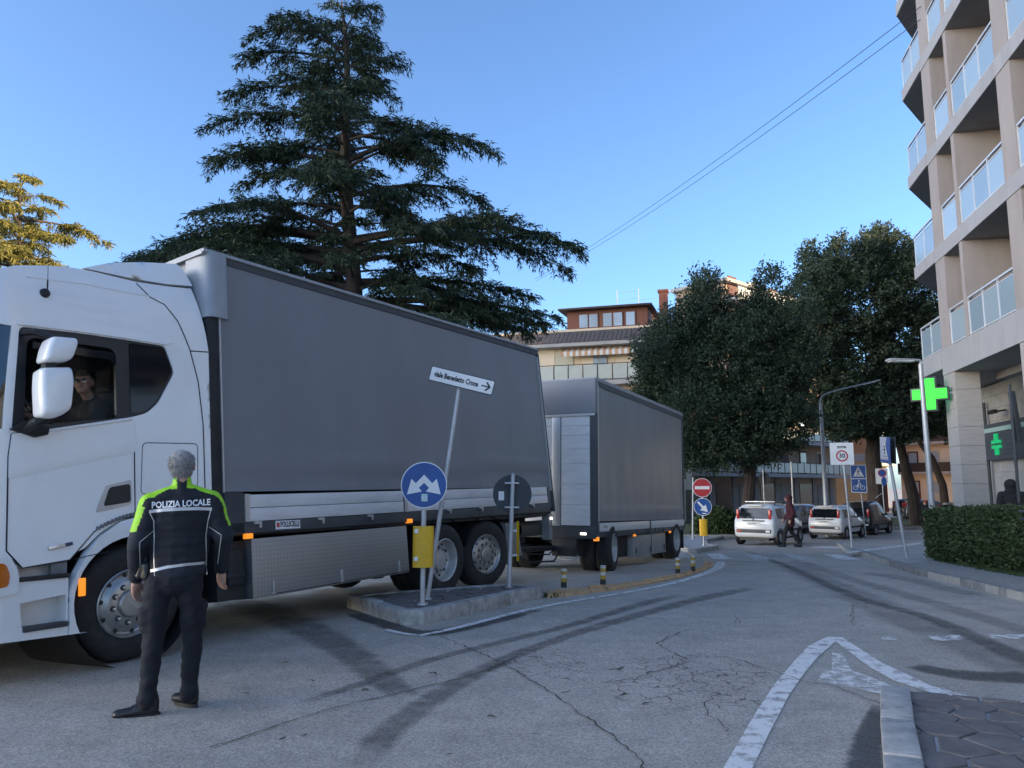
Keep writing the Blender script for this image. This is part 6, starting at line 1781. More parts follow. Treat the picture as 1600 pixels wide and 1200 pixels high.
# ------------------------------------------------------------------ cars
def mat_car(name, col): return mat(name, col, .3, var=.03, vscale=2, coat=.6)
M['carglass'] = mat('car_window', (.02, .028, .035), .03, spec=1.2)
M['tail'] = mat('tail_lamp_red', (.45, .015, .02), .2)
M['plate'] = mat('number_plate', (.65, .66, .64), .5)
M['platetext'] = mat('plate_text', (.03, .03, .05), .6)
def lerp_tab(tab, x):
    for i in range(len(tab) - 1):
        if x <= tab[i + 1][0]:
            a, b = tab[i], tab[i + 1]; t = (x - a[0]) / (b[0] - a[0]); return [p + (q - p) * t for p, q in zip(a[1:], b[1:])]
    return list(tab[-1][1:])
def hatchback(name, label, loc, rotz, paint, L_=3.65, W=1.64, H=1.55, group=None, roofbox=True, plate='GA 550KY', tall=True):
    """x forward, origin under the rear bumper middle"""
    t = thing(name, label, 'car', loc, rotz, group)
    hw = W / 2
    # stations: x, z_bottom, z_belt, z_top(roof line), half width body, half width roof
    tab = [(0.0, .42, .80, .82, hw * .86, hw * .80), (.06, .30, .92, 1.0, hw * .95, hw * .84), (.16, .27, .95, 1.32, hw * .985, hw * .80), (.32, .26, .96, H * .965, hw, hw * .80),
           (.8, .25, .96, H * .995, hw, hw * .81), (1.6, .25, .955, H, hw, hw * .80), (2.1, .25, .95, H * .965, hw, hw * .77), (2.45, .25, .945, 1.28, hw, hw * .76),
           (2.85, .26, .93, .985, hw * .985, hw * .78), (3.3, .28, .82, .85, hw * .95, hw * .72), (L_ - .08, .32, .66, .70, hw * .86, hw * .62), (L_, .40, .55, .58, hw * .78, hw * .6)]
    xs = [q[0] for q in tab]
    mb = MB(); rings = []
    for x in xs:
        zb, zm, zt, wb, wr = lerp_tab(tab, x)
        zmid = zb + (zm - zb) * .55
        half = [(0, zb), (wb * .8, zb), (wb * .97, zb + .07), (wb, zmid), (wb * .975, zm), (wr + (wb * .97 - wr) * .12, zt - (zt - zm) * .18 if zt - zm > .1 else zt - .01), (wr * .82, zt), (0, zt + .012)]
        ring = [(x, y, z) for y, z in half] + [(x, -y, z) for y, z in half[-2:0:-1]]
        rings.append(ring)
    n = len(rings[0])
    for r in rings: mb.v += r
    for i in range(len(rings) - 1):
        for k in range(n):
            mb.f.append((i * n + k, i * n + (k + 1) % n, (i + 1) * n + (k + 1) % n, (i + 1) * n + k)); mb.m.append(0)
    mb.f.append(tuple(range(n))[::-1]); mb.m.append(0)
    mb.f.append(tuple(range((len(rings) - 1) * n, len(rings) * n))); mb.m.append(0)
    mb.build('body', paint, t, sharp=50)
    # windows: side glass, rear window, windscreen
    for sg in (-1, 1):
        pts_ = []
        for xa, xb in ((.42, 1.12), (1.18, 2.02), (2.06, 2.42)):
            q = []
            for x, f in ((xa, .06), (xb, .06), (xb - (.12 if xb > 2.3 else 0), .74 if xb < 2.3 else .45), (xa + (.05 if xa < .5 else 0), .74)):
                zb, zm, zt, wb, wr = lerp_tab(tab, x); zz = zm + (zt - zm) * f
                fr_ = f / .82; yy = wb * .975 + (wr + (wb * .97 - wr) * .12 - wb * .975) * fr_
                q.append((x, sg * (yy + .006), zz))
            MB().add(q, [(0, 1, 2, 3)]).build('side_window', M['carglass'], t)
        for xw in (.58, 2.92):
            w_ = bpy.data.objects.new('wheel', None); COL.objects.link(w_); w_.parent = t; w_.location = (xw, sg * (hw - .09), .29)
            MB().lathe([(.17, -.1), (.28, -.1), (.295, -.06), (.295, .07), (.28, .095), (.185, .1)], (0, 0, 0), (0, sg, 0), 24).build('tyre', M['rubber'], w_)
            MB().lathe([(.19, .085), (.17, .095), (.15, .06), (.05, .075), (0, .078)], (0, 0, 0), (0, sg, 0), 20).build('rim', M['rim'], w_)
            MB().lathe([(.34, .0), (.34, .105), (.325, .112), (.30, .1), (.30, .0)], (xw, sg * (hw - .1), .30), (0, sg, 0), 28).build('arch_lining', M['black'], t)
        zt = 1.0
        MB().box(.035, .16, sg * (hw * .765) - .052, sg * (hw * .765) + .052, .98, 1.35, M=Matrix.Translation((.035, 0, 0)) @ Matrix.Rotation(R(7), 4, 'Y') if False else None).build('tail_lamp', M['tail'], t, bevel=.02)
        MB().box(2.25, 2.4, sg * (hw + .02) - .06, sg * (hw + .02) + .06, .98, 1.12).build('door_mirror', M['black'], t, bevel=.02)
        MB().box(3.28, 3.52, sg * hw * .72 - .12, sg * hw * .72 + .12, .66, .80).build('headlight', M['winglass'], t, bevel=.03)
        MB().box(1.25, 1.40, sg * (hw + .004) - .012, sg * (hw + .004) + .012, .84, .87).build('door_handle', M['black'], t)
        MB().tube([(1.15, sg * (hw + .001), .35), (1.15, sg * (hw * .985), .95)], .006, 4).build('door_gap', M['seam'], t)
        MB().box(.9, 2.6, sg * (hw - .0) - .012, sg * (hw - .0) + .012, .5, .58).build('side_moulding', M['black'], t)
    q = [(.055, -hw * .70, 1.0), (.055, hw * .70, 1.0), (.17, hw * .66, 1.40), (.17, -hw * .66, 1.40)]
    MB().add([(x - .012, y, z) for x, y, z in q], [(0, 1, 2, 3)]).prism([(x - .012, y, z) for x, y, z in q], (.05, 0, 0)).build('rear_window', M['carglass'], t)
    q = [(2.80, -hw * .72, 1.0), (2.80, hw * .72, 1.0), (2.2, hw * .66, H * .95), (2.2, -hw * .66, H * .95)]
    MB().add([(x + .03, y, z + .012) for x, y, z in q], [(3, 2, 1, 0)]).build('windscreen', M['carglass'], t)
    MB().box(-.035, .05, -hw * .82, hw * .82, .47, .60).build('bumper_strip', M['dgrey'], t, bevel=.015)
    for sg in (-1, 1): MB().box(-.042, -.03, sg * hw * .68 - .08, sg * hw * .68 + .08, .50, .57).build('reflector', M['tail'] if sg > 0 else M['white'], t)
    MB().box(-.012, .05, -.42, .42, .90, .94).build('handle_strip', M['dgrey'], t, bevel=.008)
    MB().box(-.022, .05, -.26, .26, .76, .87).build('number_plate', M['plate'], t)
    text_obj(plate, .085, 'plate_text', M['platetext'], t, Matrix.Translation((-.0245, 0, .815)) @ Matrix.Rotation(R(-90), 4, 'Z') @ SGN, sx=.9)
    MB().lathe([(.03, 0), (.028, .008), (0, .009)], (-.005, 0, 1.0 - .03), (-1, 0, 0), 12).build('emblem', M['dgrey'], t)
    MB().box(.02, 3.4, -hw * .7, hw * .7, .18, .3).build('underbody', M['black'], t)
    MB().box(.12, .30, -.3, .3, H * .955, H * .985).build('spoiler', paint, t, bevel=.015)
    if roofbox:
        for x in (.75, 1.7): MB().box(x, x + .09, -hw * .72, hw * .72, H + .06, H + .10).build('roof_bar', M['alu_plain'] if x < 1 else M['black'], t, bevel=.01)
        for x in (.75, 1.7):
            for sg in (-1, 1): MB().box(x, x + .09, sg * hw * .68 - .03, sg * hw * .68 + .03, H - .03, H + .06).build('bar_foot', M['black'], t)
    return t
M['car_white'] = mat_car('car_white', (.72, .72, .70)); M['car_grey'] = mat_car('car_grey', (.30, .29, .28)); M['car_dark'] = mat_car('car_dark', (.012, .013, .015)); M['car_blue'] = mat_car('car_blue', (.05, .06, .08))
def place_car(px, py, Y, az): 
    q = at(px, py, Y); return (q.x, Y, gz(Y)), R(90) - az
l, r_ = place_car(1178, 840, 30.0, R(38)); hatchback('white_hatchback', 'white hatchback with roof bars beside the walking pedestrian', l, r_, M['car_white'], group='white hatchbacks beyond the crosswalk')
l, r_ = place_car(1289, 830, 37.0, R(41)); hatchback('white_hatchback', 'white hatchback without roof bars behind the zone 30 sign', l, r_, M['car_white'], roofbox=False, group='white hatchbacks beyond the crosswalk', plate='GD 808LP')
l, r_ = place_car(1262, 815, 44.0, R(225)); hatchback('grey_car', 'light grey car facing the camera between the two white hatchbacks', l, r_, M['car_grey'], L_=3.9, roofbox=False, plate='FX 204TR')
l, r_ = place_car(1337, 820, 40.8, R(42)); hatchback('black_car', 'black van-like car parked just right of the second white hatchback', l, r_, M['car_dark'], H=1.75, L_=4.0, roofbox=False, plate='EY 731BN')
l, r_ = place_car(1412, 808, 57, R(110)); hatchback('dark_blue_car', 'dark parked car seen between the two tree trunks', l, r_, M['car_blue'], roofbox=False, plate='DW 415ZA')
l, r_ = place_car(1395, 806, 63, R(115)); hatchback('black_parked_car', 'black parked car partly hidden by the left thick trunk', l, r_, M['car_dark'], roofbox=False, plate='CK 926MV')
l, r_ = place_car(1478, 806, 48, R(80)); hatchback('silver_car', 'silver car half hidden by the lamp post and the pillar', l, r_, M['car_grey'], roofbox=False, plate='BZ 118HS')
# ------------------------------------------------------------------ people
def blob(spheres, voxel, smooth_it=6, disp=0.0, dscale=(9, 9, 5), seed=0):
    """continuous surface around tapered limbs: list of (p0, r0, p1, r1) or (centre, (rx,ry,rz))"""
    mb = MB()
    for s in spheres:
        if len(s) == 2: mb.ball(s[0], s[1], 16, 10)
        else:
            p0, r0, p1, r1 = s[:4]; fl = s[4] if len(s) > 4 else (1, 1, 1)
            p0 = Vector(p0); p1 = Vector(p1); n = max(3, int((p1 - p0).length / (min(r0, r1) * .45)) + 1)
            for i in range(n + 1):
                t = i / n; r = r0 + (r1 - r0) * t
                mb.ball(p0.lerp(p1, t), (r * fl[0], r * fl[1], r * fl[2]), 14, 8)
    me = bpy.data.meshes.new('tmp'); me.from_pydata(mb.v, [], mb.f); me.update()
    o = bpy.data.objects.new('tmp', me); COL.objects.link(o)
    rm = o.modifiers.new('r', 'REMESH'); rm.mode = 'VOXEL'; rm.voxel_size = voxel
    sm = o.modifiers.new('s', 'SMOOTH'); sm.iterations = smooth_it; sm.factor = .5
    dg = bpy.context.evaluated_depsgraph_get()
    res = bpy.data.meshes.new_from_object(o.evaluated_get(dg))
    bpy.data.objects.remove(o); bpy.data.meshes.remove(me)
    if disp:
        nv = len(res.vertices); co = np.empty(nv * 3); no = np.empty(nv * 3)
        res.vertices.foreach_get('co', co); res.vertices.foreach_get('normal', no)
        co = co.reshape(-1, 3); no = no.reshape(-1, 3)
        d = np.array([noise.noise(Vector((c[0] * dscale[0] + seed, c[1] * dscale[1], c[2] * dscale[2]))) + .5 * noise.noise(Vector((c[0] * dscale[0] * 2.3, c[1] * dscale[1] * 2.3 + seed, c[2] * dscale[2] * 2.6))) for c in co])
        co += no * d[:, None] * disp
        res.vertices.foreach_set('co', co.reshape(-1))
    res.update(); res.shade_smooth()
    return res

def paint_mesh(me, mats, fn):
    for m in mats: me.materials.append(m)
    for p in me.polygons: p.material_index = fn(p.center, p.normal)

def hand(side, wrist, d, curl, scale=1.0, out=(1, 0, 0)):
    """palm and five fingers as limb list; d = pointing direction, out = thumb side"""
    w = Vector(wrist); d = Vector(d).normalized(); o = Vector(out).normalized(); nrm = d.cross(o).normalized(); s = scale
    L_ = [(w, .026 * s, w + d * .05 * s, .030 * s), (w + d * .04 * s + o * .018 * s, .022 * s, w + d * .085 * s + o * .024 * s, .018 * s), (w + d * .04 * s - o * .018 * s, .022 * s, w + d * .085 * s - o * .024 * s, .017 * s)]
    for i, (off, ln) in enumerate(((.030, .068), (.010, .078), (-.011, .072), (-.031, .055))):
        a = w + d * .088 * s + o * off * s
        b = a + (d * math.cos(curl * .5) + nrm * math.sin(curl * .5)) * ln * .5 * s
        c = b + (d * math.cos(curl * 1.3) + nrm * math.sin(curl * 1.3)) * ln * .5 * s
        L_ += [(a, .0098 * s, b, .0092 * s), (b, .0092 * s, c, .0075 * s)]
    a = w + d * .03 * s + o * .028 * s; b = a + (d * .7 + o * .6 + nrm * .2).normalized() * .042 * s; c = b + (d * .95 + o * .15 + nrm * .35).normalized() * .032 * s
    L_ += [(a, .014 * s, b, .0115 * s), (b, .0115 * s, c, .0085 * s)]
    return L_

M['skin'] = mat('skin', (.42, .24, .17), .55, var=.12, vscale=14)
M['hair_grey'] = mat('grey_hair', (.30, .29, .28), .7, var=.4, vscale=60, bump=.9, bscale=120, stretch=(1, 1, .4))
M['hair_dark'] = mat('dark_hair', (.03, .025, .02), .6, var=.3, vscale=60, bump=.7, bscale=120)
M['navy'] = mat('navy_cloth', (.0055, .007, .013), .8, var=.25, vscale=7, bump=.35, bscale=26)
M['navy2'] = mat('navy_cloth_light', (.011, .0145, .025), .8, var=.2, vscale=7, bump=.35, bscale=26)
M['trouser'] = mat('navy_trousers', (.0048, .006, .012), .85, var=.3, vscale=8, bump=.4, bscale=22)
M['lime'] = mat('lime_hi_vis', (.30, .62, .012), .6, var=.07, vscale=9, bump=.2, bscale=30)
M['reflex'] = mat('silver_reflective_tape', (.52, .50, .49), .35, .3, var=.08, vscale=20)
M['leather'] = mat('black_leather', (.010, .010, .011), .35, var=.2, vscale=10, bump=.2, bscale=40)
M['maroon'] = mat('maroon_coat', (.055, .010, .016), .85, var=.2, vscale=8, bump=.3, bscale=25)
M['blackcloth'] = mat('black_cloth', (.010, .010, .011), .85, var=.25, vscale=8, bump=.3, bscale=25)
M['redcap'] = mat('red_cap', (.32, .04, .03), .8); M['redvest'] = mat('red_fabric', (.40, .012, .022), .8, var=.15, vscale=12)
M['eye'] = mat('eye_white', (.7, .68, .65), .3); M['lens_dark'] = mat('spectacle_lens', (.02, .022, .025), .08)
M['lips'] = mat('lips', (.33, .13, .11), .5)

def head_parts(c, f, s=1.0):
    """limb list for head with nose and ears: c centre, f facing direction"""
    c = Vector(c); f = Vector(f).normalized(); rt = f.cross(Vector((0, 0, 1))).normalized(); u = Vector((0, 0, 1))
    L_ = [(c + u * .022 * s, (.080 * s, .080 * s, .088 * s)), (c + u * .025 * s - f * .022 * s, (.079 * s, .079 * s, .083 * s)), (c + f * .032 * s - u * .035 * s, (.062 * s, .062 * s, .072 * s)), (c + f * .045 * s - u * .078 * s, (.045 * s, .045 * s, .032 * s)),
          (c + f * .078 * s - u * .002 * s, .012 * s, c + f * .104 * s - u * .034 * s, .015 * s), (c + f * .062 * s + u * .03 * s, (.05 * s, .05 * s, .02 * s))]
    for sg in (-1, 1):
        e = c + rt * sg * .083 * s - f * .008 * s - u * .008 * s
        L_ += [(e + u * .022 * s, .012 * s, e - u * .022 * s, .009 * s)]
        L_ += [(c + f * .068 * s + rt * sg * .032 * s - u * .02 * s, (.022 * s, .022 * s, .02 * s))]
    return L_, rt

def face_bits(t, c, f, s=1.0):
    c = Vector(c); f = Vector(f).normalized(); rt = f.cross(Vector((0, 0, 1))).normalized(); u = Vector((0, 0, 1))
    for sg in (-1, 1):
        MB().ball(c + f * .080 * s + rt * sg * .032 * s + u * .006 * s, .0115 * s, 10, 8).build('eye', M['eye'], t)
        MB().ball(c + f * .0895 * s + rt * sg * .032 * s + u * .006 * s, .0052 * s, 8, 6).build('iris', M['hair_dark'], t)
        MB().tube([c + f * .088 * s + rt * sg * .016 * s + u * .028 * s, c + f * .080 * s + rt * sg * .052 * s + u * .029 * s], .0055 * s, 6).build('eyebrow', M['hair_grey'], t)
    MB().tube([c + f * .086 * s - rt * .024 * s - u * .058 * s, c + f * .095 * s - u * .056 * s, c + f * .086 * s + rt * .024 * s - u * .058 * s], .0062 * s, 6).build('mouth', M['lips'], t)

def shoe(t, heel, direction, m, L_=.27):
    h = Vector(heel); d = Vector(direction); d.z = 0; d.normalize(); rt = Vector((d.y, -d.x, 0))
    me = blob([(h + Vector((0, 0, .05)), .046, h + d * .09 + Vector((0, 0, .048)), .046), (h + d * .09 + Vector((0, 0, .047)), .046, h + d * (L_ - .06) + Vector((0, 0, .036)), .044, (1, 1, .78)), (h + Vector((0, 0, .09)), .048, h + d * .015 + Vector((0, 0, .15)), .05)], .011, 4)
    for v in me.vertices:
        if v.co.z < .012: v.co.z = .012
    me.materials.append(m); o = link('shoe', me, t)
    n = 16; sole = []
    for i in range(n):
        a = 2 * math.pi * i / n; x = math.cos(a); y = math.sin(a)
        c = h + d * (L_ / 2 - .045); sole.append(c + d * x * (L_ / 2 + .008) + rt * y * (.050 if x > 0 else .043))
    MB().prism([(p.x, p.y, 0.0) for p in sole], (0, 0, .024)).build('sole', M['black'], o)
    lace = MB()
    for k in range(4):
        c = h + d * (.075 + .025 * k) + Vector((0, 0, .105 - .012 * k)); lace.tube([c - rt * .028, c + Vector((0, 0, .006)), c + rt * .028], .004, 4)
    lace.build('laces', M['black'], o, kind='stuff')
    return o

# --- police officer seen from behind
OF = Vector((-2.33, 5.66, 0)); view = math.atan2(OF.x, OF.y)
off = thing('person', 'police officer in navy and lime jacket standing with back to camera beside the truck', 'person', OF, -view)
off.rotation_euler = (0, -R(3.0), -view)
# local axes: x right, y away from camera, z up
HIPC = -.03
hips = {-1: Vector((-.135, 0, .93)), 1: Vector((.06, 0, .93))}
knee = {-1: Vector((-.170, -.015, .51)), 1: Vector((.085, .035, .52))}
ank = {-1: Vector((-.205, -.03, .11)), 1: Vector((.065, .07, .11))}
shl = {-1: Vector((-.182, .0, 1.44)), 1: Vector((.212, .0, 1.44))}
elb = {-1: Vector((-.272, -.05, 1.17)), 1: Vector((.297, -.03, 1.18))}
wri = {-1: Vector((-.282, .06, .925)), 1: Vector((.285, .09, .935))}
NK = Vector((.015, .0, 1.56)); HD = Vector((.02, .03, 1.705))
hp, _ = head_parts(HD, (.25, 1, -.02), 1.0)
body_l = hp + [(NK, .056, HD - Vector((0, .02, .06)), .052), ((0, .01, 1.1), .10, (.01, .01, 1.38), .10, (1.2, .8, 1)), ((HIPC, 0, .95), .12, (0, .01, 1.1), .12, (1.15, .85, 1))]
for sg in (-1, 1):
    body_l += [(shl[sg], .055, elb[sg], .043), (elb[sg], .043, wri[sg], .026), (hips[sg], .075, knee[sg], .052), (knee[sg], .05, ank[sg], .036), (Vector((0, .01, 1.40)), .06, shl[sg], .05)]
    body_l += hand(sg, wri[sg], (-.02 * sg + (-.05 if sg < 0 else .0), .28, -1), .55, 1.06, (-.55 * sg, .8, .1))
me = blob(body_l, .0075, 3); me.materials.append(M['skin']); link('body', me, off)
face_bits(off, HD, (.25, 1, -.02))
# jacket
jk = [((HIPC + .015, .005, .98), .150, (0, .01, 1.16), .156, (1.34, .88, .8)), ((0, .01, 1.16), .156, (.012, 0, 1.38), .160, (1.40, .82, .8)), ((.015, -.005, 1.38), .15, (.015, 0, 1.475), .10, (1.5, .85, .7)), ((.015, .005, 1.49), .085, (.017, .012, 1.565), .066), ((.017, .012, 1.565), .066, (.018, .016, 1.605), .065)]
for sg in (-1, 1):
    jk += [(Vector((.015, .0, 1.475)), .082, shl[sg] + Vector((0, 0, .0)), .088), (Vector((.016, .005, 1.53)), .062, shl[sg] + Vector((-.03 * sg, 0, .02)), .075), (shl[sg], .088, elb[sg], .072), (elb[sg], .070, wri[sg] + Vector((0, -.005, .02)), .050)]
jm = blob(jk, .0085, 5, .009, (6, 6, 9), 4)
for v in jm.vertices:
    if v.co.z < .905 and abs(v.co.x - HIPC) < .22: v.co.z = .905 + (v.co.z - .905) * .15
def armparam(c):
    best = None
    for sg in (-1, 1):
        for a, b, k in ((shl[sg], elb[sg], 0), (elb[sg], wri[sg], 1)):
            ab = b - a; t = max(0, min(1, (c - a).dot(ab) / ab.dot(ab))); d = (c - (a + ab * t)).length
            if best is None or d < best[0]: best = (d, sg, k, t)
    return best
def jpaint(c, n):
    x, y, z = c; d, sg, k, t = armparam(c)
    ax_ = abs(x - .015)
    arm_zone = (d < .115 and (ax_ > .20 or k == 1 or (k == 0 and t > .35)))
    if z > 1.545:
        return 1 if (abs(x - .017) > .034) else 0                         # collar: lime with a navy back panel
    # lime yoke along the shoulder line and down the outer upper arm
    if k == 0 and z > 1.262 and ax_ > .045:
        if arm_zone or ax_ > .175:
            o = c - (shl[sg] + (elb[sg] - shl[sg]) * t)
            ang = math.atan2(o.y, o.x * sg)
            if z > 1.43: return 1 if c.y > -.062 else 0
            if ang > (-1.15 if sg < 0 else -.70) - (1.43 - z) * .3: return 0 if (1.35 < z < 1.41 and ang > .1 and sg < 0) else 1
            return 0
        if c.y > -.036 - (ax_ - .05) * .18 and z > 1.40: return 1
    if k == 0 and arm_zone and t > .60: return 2
    if k == 1 and arm_zone: return 2 if (c - elb[sg]).y < .02 and (c - elb[sg]).x * sg > .01 else 0
    if .93 < z < 1.02 and not arm_zone: return 2 if z < 1.06 else 0
    return 0
paint_mesh(jm, [M['navy'], M['lime'], M['navy2']], jpaint)
jo = link('jacket', jm, off)
from mathutils.bvhtree import BVHTree
bv = BVHTree.FromPolygons([v.co[:] for v in jm.vertices], [p.vertices[:] for p in jm.polygons])
def on_back(x, z, eps=.003):
    h = bv.ray_cast(Vector((x, -1.5, z)), Vector((0, 1, 0)))
    return Vector((x, (h[0].y if h[0] else -.1) - eps, z))
def tape(pts, w, name, m):
    mb = MB(); P_ = []
    for i in range(len(pts) - 1):
        for j in range(8): P_.append((pts[i][0] + (pts[i + 1][0] - pts[i][0]) * j / 8, pts[i][1] + (pts[i + 1][1] - pts[i][1]) * j / 8))
    P_.append(pts[-1]); vs_ = []
    for i, (x, z) in enumerate(P_):
        a = P_[max(0, i - 1)]; b = P_[min(len(P_) - 1, i + 1)]; d = Vector((b[0] - a[0], b[1] - a[1])).normalized(); nn = (-d.y * w / 2, d.x * w / 2)
        vs_ += [on_back(x + nn[0], z + nn[1]), on_back(x - nn[0], z - nn[1])]
    mb.add(vs_, [(2 * i, 2 * i + 2, 2 * i + 3, 2 * i + 1) for i in range(len(P_) - 1)])
    return mb.build(name, m, jo)
tape([(-.195, 1.395), (-.10, 1.402), (.02, 1.402), (.12, 1.398), (.215, 1.388)], .022, 'chest_tape', M['reflex'])
tape([(-.185, .985), (-.08, 1.006), (.05, 1.014), (.175, 1.008)], .019, 'hem_tape', M['reflex'])
tape([(-.19, 1.385), (-.165, 1.33), (-.162, 1.2), (-.165, 1.08), (-.158, .93)], .006, 'piping', M['reflex'])
tape([(.208, 1.38), (.19, 1.31), (.175, 1.2), (.178, 1.08), (.18, .93)], .006, 'piping', M['reflex'])
for sg in (-1, 1):
    a, b, w2 = shl[sg] + Vector((.02 * sg, 0, -.15)), elb[sg], wri[sg]
    tape([(a.x - .035 * sg, a.z - .03), (b.x - .02 * sg, b.z + .02), (w2.x - .03 * sg, w2.z + .05)], .005, 'piping', M['reflex'])
tx = text_obj('POLIZIA LOCALE', .062, 'back_lettering', M['white'], jo, Matrix.Translation((.013, 0, 1.437)) @ SGN, sx=.82, bold=.0018, ext=0)
bm = bmesh.new(); bm.from_mesh(tx.data); bmesh.ops.subdivide_edges(bm, edges=[e for e in bm.edges if e.calc_length() > .02], cuts=1)
for v in bm.verts: v.co.y = on_back(v.co.x, v.co.z, .004).y
bm.to_mesh(tx.data); bm.free()
# trousers, hair, shoes, gear
tr = [((HIPC, .0, .93), .135, (HIPC, 0, .88), .13, (1.25, .92, .7))]
for sg in (-1, 1):
    tr += [(hips[sg] - Vector((0, 0, .02)), .100, knee[sg], .074), (knee[sg], .073, ank[sg] + Vector((0, 0, .02)), .058), (knee[sg] + Vector((0, 0, .18)) + Vector((.045 * sg, -.0, 0)), .060, knee[sg] + Vector((.036 * sg, 0, .08)), .058), (ank[sg] + Vector((0, -.01, .01)), .066, ank[sg] + Vector((0, .01, -.03)), .066)]
tm = blob(tr, .0095, 4, .012, (7, 7, 11), 9); tm.materials.append(M['trouser']); link('trousers', tm, off)
hc_ = HD + Vector((-.008, -.028, .03))
hr = [(hc_, (.088, .085, .088)), (HD + Vector((-.006, -.045, -.03)), (.072, .050, .060)), (HD + Vector((.01, .04, .062)), (.070, .055, .045)), (HD + Vector((-.005, -.05, -.065)), (.055, .030, .03))]
hm = blob(hr, .007, 3, .0025, (70, 70, 50), 2); hm.materials.append(M['hair_grey']); ho = link('hair', hm, off)
rn = np.random.default_rng(3); vv = np.array([v.co[:] for v in hm.vertices]); nn_ = np.array([v.normal[:] for v in hm.vertices]); ii = rn.integers(0, len(vv), 5200)
leaf_cloud('hair_strands', vv[ii] - nn_[ii] * .002, nn_[ii] * .35 + np.array([.15, -.2, -.75]) + rn.normal(size=(5200, 3)) * .32, rn.uniform(.012, .026, 5200), rn.uniform(.0015, .003, 5200), M['hair_grey'], ho, seed=2)
shoe(off, ank[-1] + Vector((.035, .0, -.11)), (-1, .15, 0), M['leather'], .275)
shoe(off, ank[1] + Vector((.02, .0, -.11)), (-.55, .9, 0), M['leather'], .26)
gear = blob([((-.225, .02, 1.10), .035, (-.235, .0, 1.02), .038), ((-.235, .0, 1.02), .038, (-.265, -.01, .945), .016), ((-.225, -.01, 1.02), .03, (-.235, -.03, .93), .012), ((-.215, -.02, 1.02), .03, (-.215, -.045, .935), .012), ((-.225, .02, 1.0), .03, (-.285, .0, .955), .011)], .007, 2)
gear.materials.append(M['leather']); link('gloves_on_belt', gear, off)

# --- truck driver behind the open window (truck axes, leaning with the cab)
drv = thing('person', 'truck driver with glasses at the wheel behind the cab window', 'person', TO, math.atan2(TD.y, TD.x))
drv.matrix_world = Matrix.Translation(TO) @ Matrix.Rotation(math.atan2(TD.y, TD.x), 4, 'Z') @ ROLL
dh = Vector((-.09, .44, 2.60)); dfc = (-.75, -.66, 0)
hp, _ = head_parts(dh, dfc, 1.0)
bl = hp + [((.0, .47, 2.44), .058, dh - Vector((0, 0, .06)), .052), ((.04, .50, 1.98), .14, (.03, .49, 2.30), .15, (.8, 1.2, 1)), ((.02, .3, 2.33), .06, (-.16, .26, 2.12), .05), ((-.16, .26, 2.12), .045, (-.46, .36, 2.28), .03), ((.03, .68, 2.33), .06, (-.15, .70, 2.10), .05), ((-.15, .70, 2.10), .045, (-.46, .66, 2.28), .03)]
bl += hand(1, (-.47, .36, 2.29), (-.9, .1, .25), .5, 1.0, (.2, .2, .9)) + hand(-1, (-.47, .66, 2.29), (-.9, -.1, .25), .5, 1.0, (.2, -.2, .9))
me = blob(bl, .0095, 3); me.materials.append(M['skin']); link('body', me, drv)
jm2 = blob([((.05, .50, 1.95), .17, (.03, .49, 2.28), .17, (.8, 1.25, .9)), ((.02, .48, 2.34), .12, (.0, .47, 2.44), .078), ((.02, .32, 2.35), .10, (.02, .66, 2.35), .10), ((.02, .3, 2.33), .085, (-.16, .25, 2.12), .075), ((-.16, .25, 2.12), .07, (-.42, .35, 2.26), .05), ((.03, .68, 2.33), .085, (-.15, .71, 2.10), .075), ((-.15, .71, 2.10), .07, (-.42, .66, 2.26), .05)], .012, 4, .008)
paint_mesh(jm2, [M['blackcloth'], M['redvest']], lambda c, n: 1 if (c.x > .03 and c.z < 2.2 and c.y < .5) else 0); link('jacket', jm2, drv)
hm = blob([(dh + Vector((.022, .02, .05)), (.094, .092, .078)), (dh + Vector((.05, .045, -.01)), (.065, .06, .08)), (dh + Vector((-.02, -.02, .085)), (.06, .06, .04))], .009, 2, .006, (40, 40, 40)); hm.materials.append(M['hair_dark']); link('hair', hm, drv)
face_bits(drv, dh, dfc)
fv = Vector(dfc).normalized(); rt = fv.cross(Vector((0, 0, 1)))
gl = MB()
for sg in (-1, 1): gl.lathe([(.024, 0), (.024, .004), (0, .005)], dh + fv * .098 + rt * sg * .033 + Vector((0, 0, .004)), fv, 14)
gl.tube([dh + fv * .10 - rt * .012, dh + fv * .10 + rt * .012], .003, 5)
gl.build('spectacles', M['lens_dark'], drv, kind='stuff')

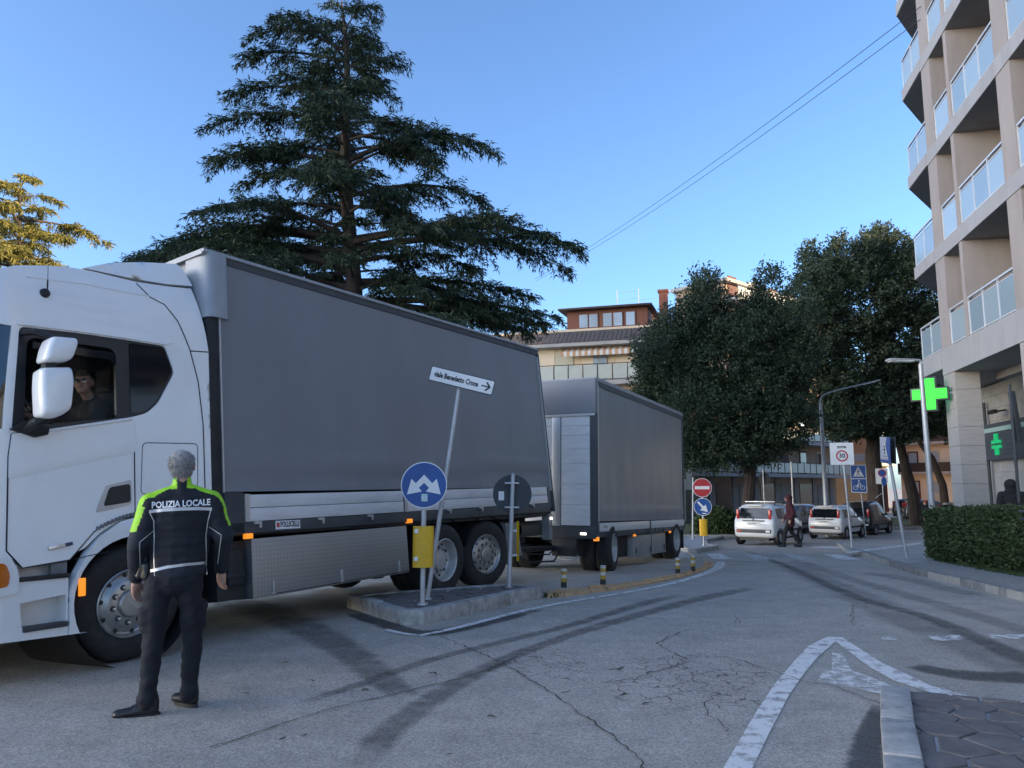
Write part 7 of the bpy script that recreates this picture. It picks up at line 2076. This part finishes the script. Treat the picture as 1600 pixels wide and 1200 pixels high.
# --- smaller figures
def walker(label, loc, rotz, coat, legs, hood=None, hat=None, stride=.0, height=1.0, hem=.75, voxel=.016, hair='hair_dark', sitting=False, skin=True):
    t = thing('person', label, 'person', loc, rotz); t.scale = (height,) * 3
    hip = {-1: Vector((-.09, 0, .92)), 1: Vector((.09, 0, .92))}
    kn = {-1: Vector((-.09, stride * .55 + .06, .50)), 1: Vector((.09, -stride * .35 + .06, .50))}
    an = {-1: Vector((-.09, stride * 1.05, .09)), 1: Vector((.09, -stride * 1.05 - .02, .12 if stride else .09))}
    sh = {-1: Vector((-.19, 0, 1.44)), 1: Vector((.19, 0, 1.44))}
    el = {-1: Vector((-.25, -stride * .4 - .03, 1.16)), 1: Vector((.25, stride * .3 - .03, 1.16))}
    wr_ = {-1: Vector((-.22, -stride * .4 + .08, .94)), 1: Vector((.22, stride * .4 + .1, .95))}
    hd = Vector((0, .05, 1.64)); fc = (0, 1, -.15)
    hp, _ = head_parts(hd, fc)
    L_ = hp + [((0, .01, 1.5), .055, hd - Vector((0, .02, .06)), .05), ((0, 0, .95), .12, (0, .01, 1.4), .13, (1.2, .8, 1))]
    for sg in (-1, 1):
        L_ += [((0, 0, 1.4), .09, sh[sg], .06), (sh[sg], .05, el[sg], .04), (el[sg], .04, wr_[sg], .028), (hip[sg], .08, kn[sg], .055), (kn[sg], .05, an[sg], .036)] + hand(sg, wr_[sg], (0, .35, -1), .6, 1.05, (-.5 * sg, .8, 0))
    me = blob(L_, .011, 3); me.materials.append(M['skin']); link('body', me, t)
    face_bits(t, hd, fc)
    C = [((0, 0, hem), .15, (0, .0, 1.1), .155, (1.2, .95, .7)), ((0, 0, 1.1), .155, (0, 0, 1.36), .165, (1.25, .85, .8)), ((0, 0, 1.40), .13, (0, .0, 1.52), .075, (1.4, .9, .8))]
    for sg in (-1, 1): C += [((0, 0, 1.42), .1, sh[sg], .09), (sh[sg], .088, el[sg], .075), (el[sg], .072, wr_[sg], .055)]
    if hood: C += [(hd + Vector((0, -.03, .02)), (.125, .125, .135)), (hd + Vector((0, -.05, -.1)), (.12, .10, .1))]
    m = blob(C, voxel, 4, .010, (6, 6, 9), 3); m.materials.append(coat); link('coat', m, t)
    Tm = [((0, 0, .9), .13, (0, 0, .84), .12, (1.2, .9, .8))]
    for sg in (-1, 1): Tm += [(hip[sg], .10, kn[sg], .075), (kn[sg], .072, an[sg] + Vector((0, 0, .02)), .055)]
    m = blob(Tm, voxel, 3, .008); m.materials.append(legs); link('trousers', m, t)
    for sg in (-1, 1): shoe(t, an[sg] - Vector((0, .03, an[sg].z - (0 if sg < 0 or not stride else .02))), (0, 1, 0), M['leather'], .26)
    if not hood:
        m = blob([(hd + Vector((0, -.02, .035)), (.088, .09, .085)), (hd + Vector((0, -.05, -.03)), (.07, .05, .07))], .011, 2, .005, (40, 40, 40)); m.materials.append(M[hair]); link('hair', m, t)
    if hat:
        m = blob([(hd + Vector((0, -.01, .06)), (.094, .10, .075)), (hd + Vector((0, .09, .045)), (.07, .07, .014))], .010, 2); m.materials.append(hat); link('cap', m, t)
    return t
pp = G(1237, 855)
walker('pedestrian in maroon hooded coat and black trousers striding past the white hatchback', (pp.x, pp.y, gz(pp.y)), R(68), M['maroon'], M['blackcloth'], hood=True, stride=.23, height=1.06)
q = at(1582, 790, 17.2)
walker('person in black hooded coat walking away below the pharmacy sign', (q.x, 17.2, gz(17.2) + .12), R(-20), M['blackcloth'], M['blackcloth'], hood=True, height=1.02, hem=.6)
q = at(1449, 800, 38)
walker('person in dark jacket and red cap behind the hedge beside the lamp post', (q.x, 38, gz(38) + .05), R(50), M['navy'], M['blackcloth'], hat=M['redcap'], height=1.0)
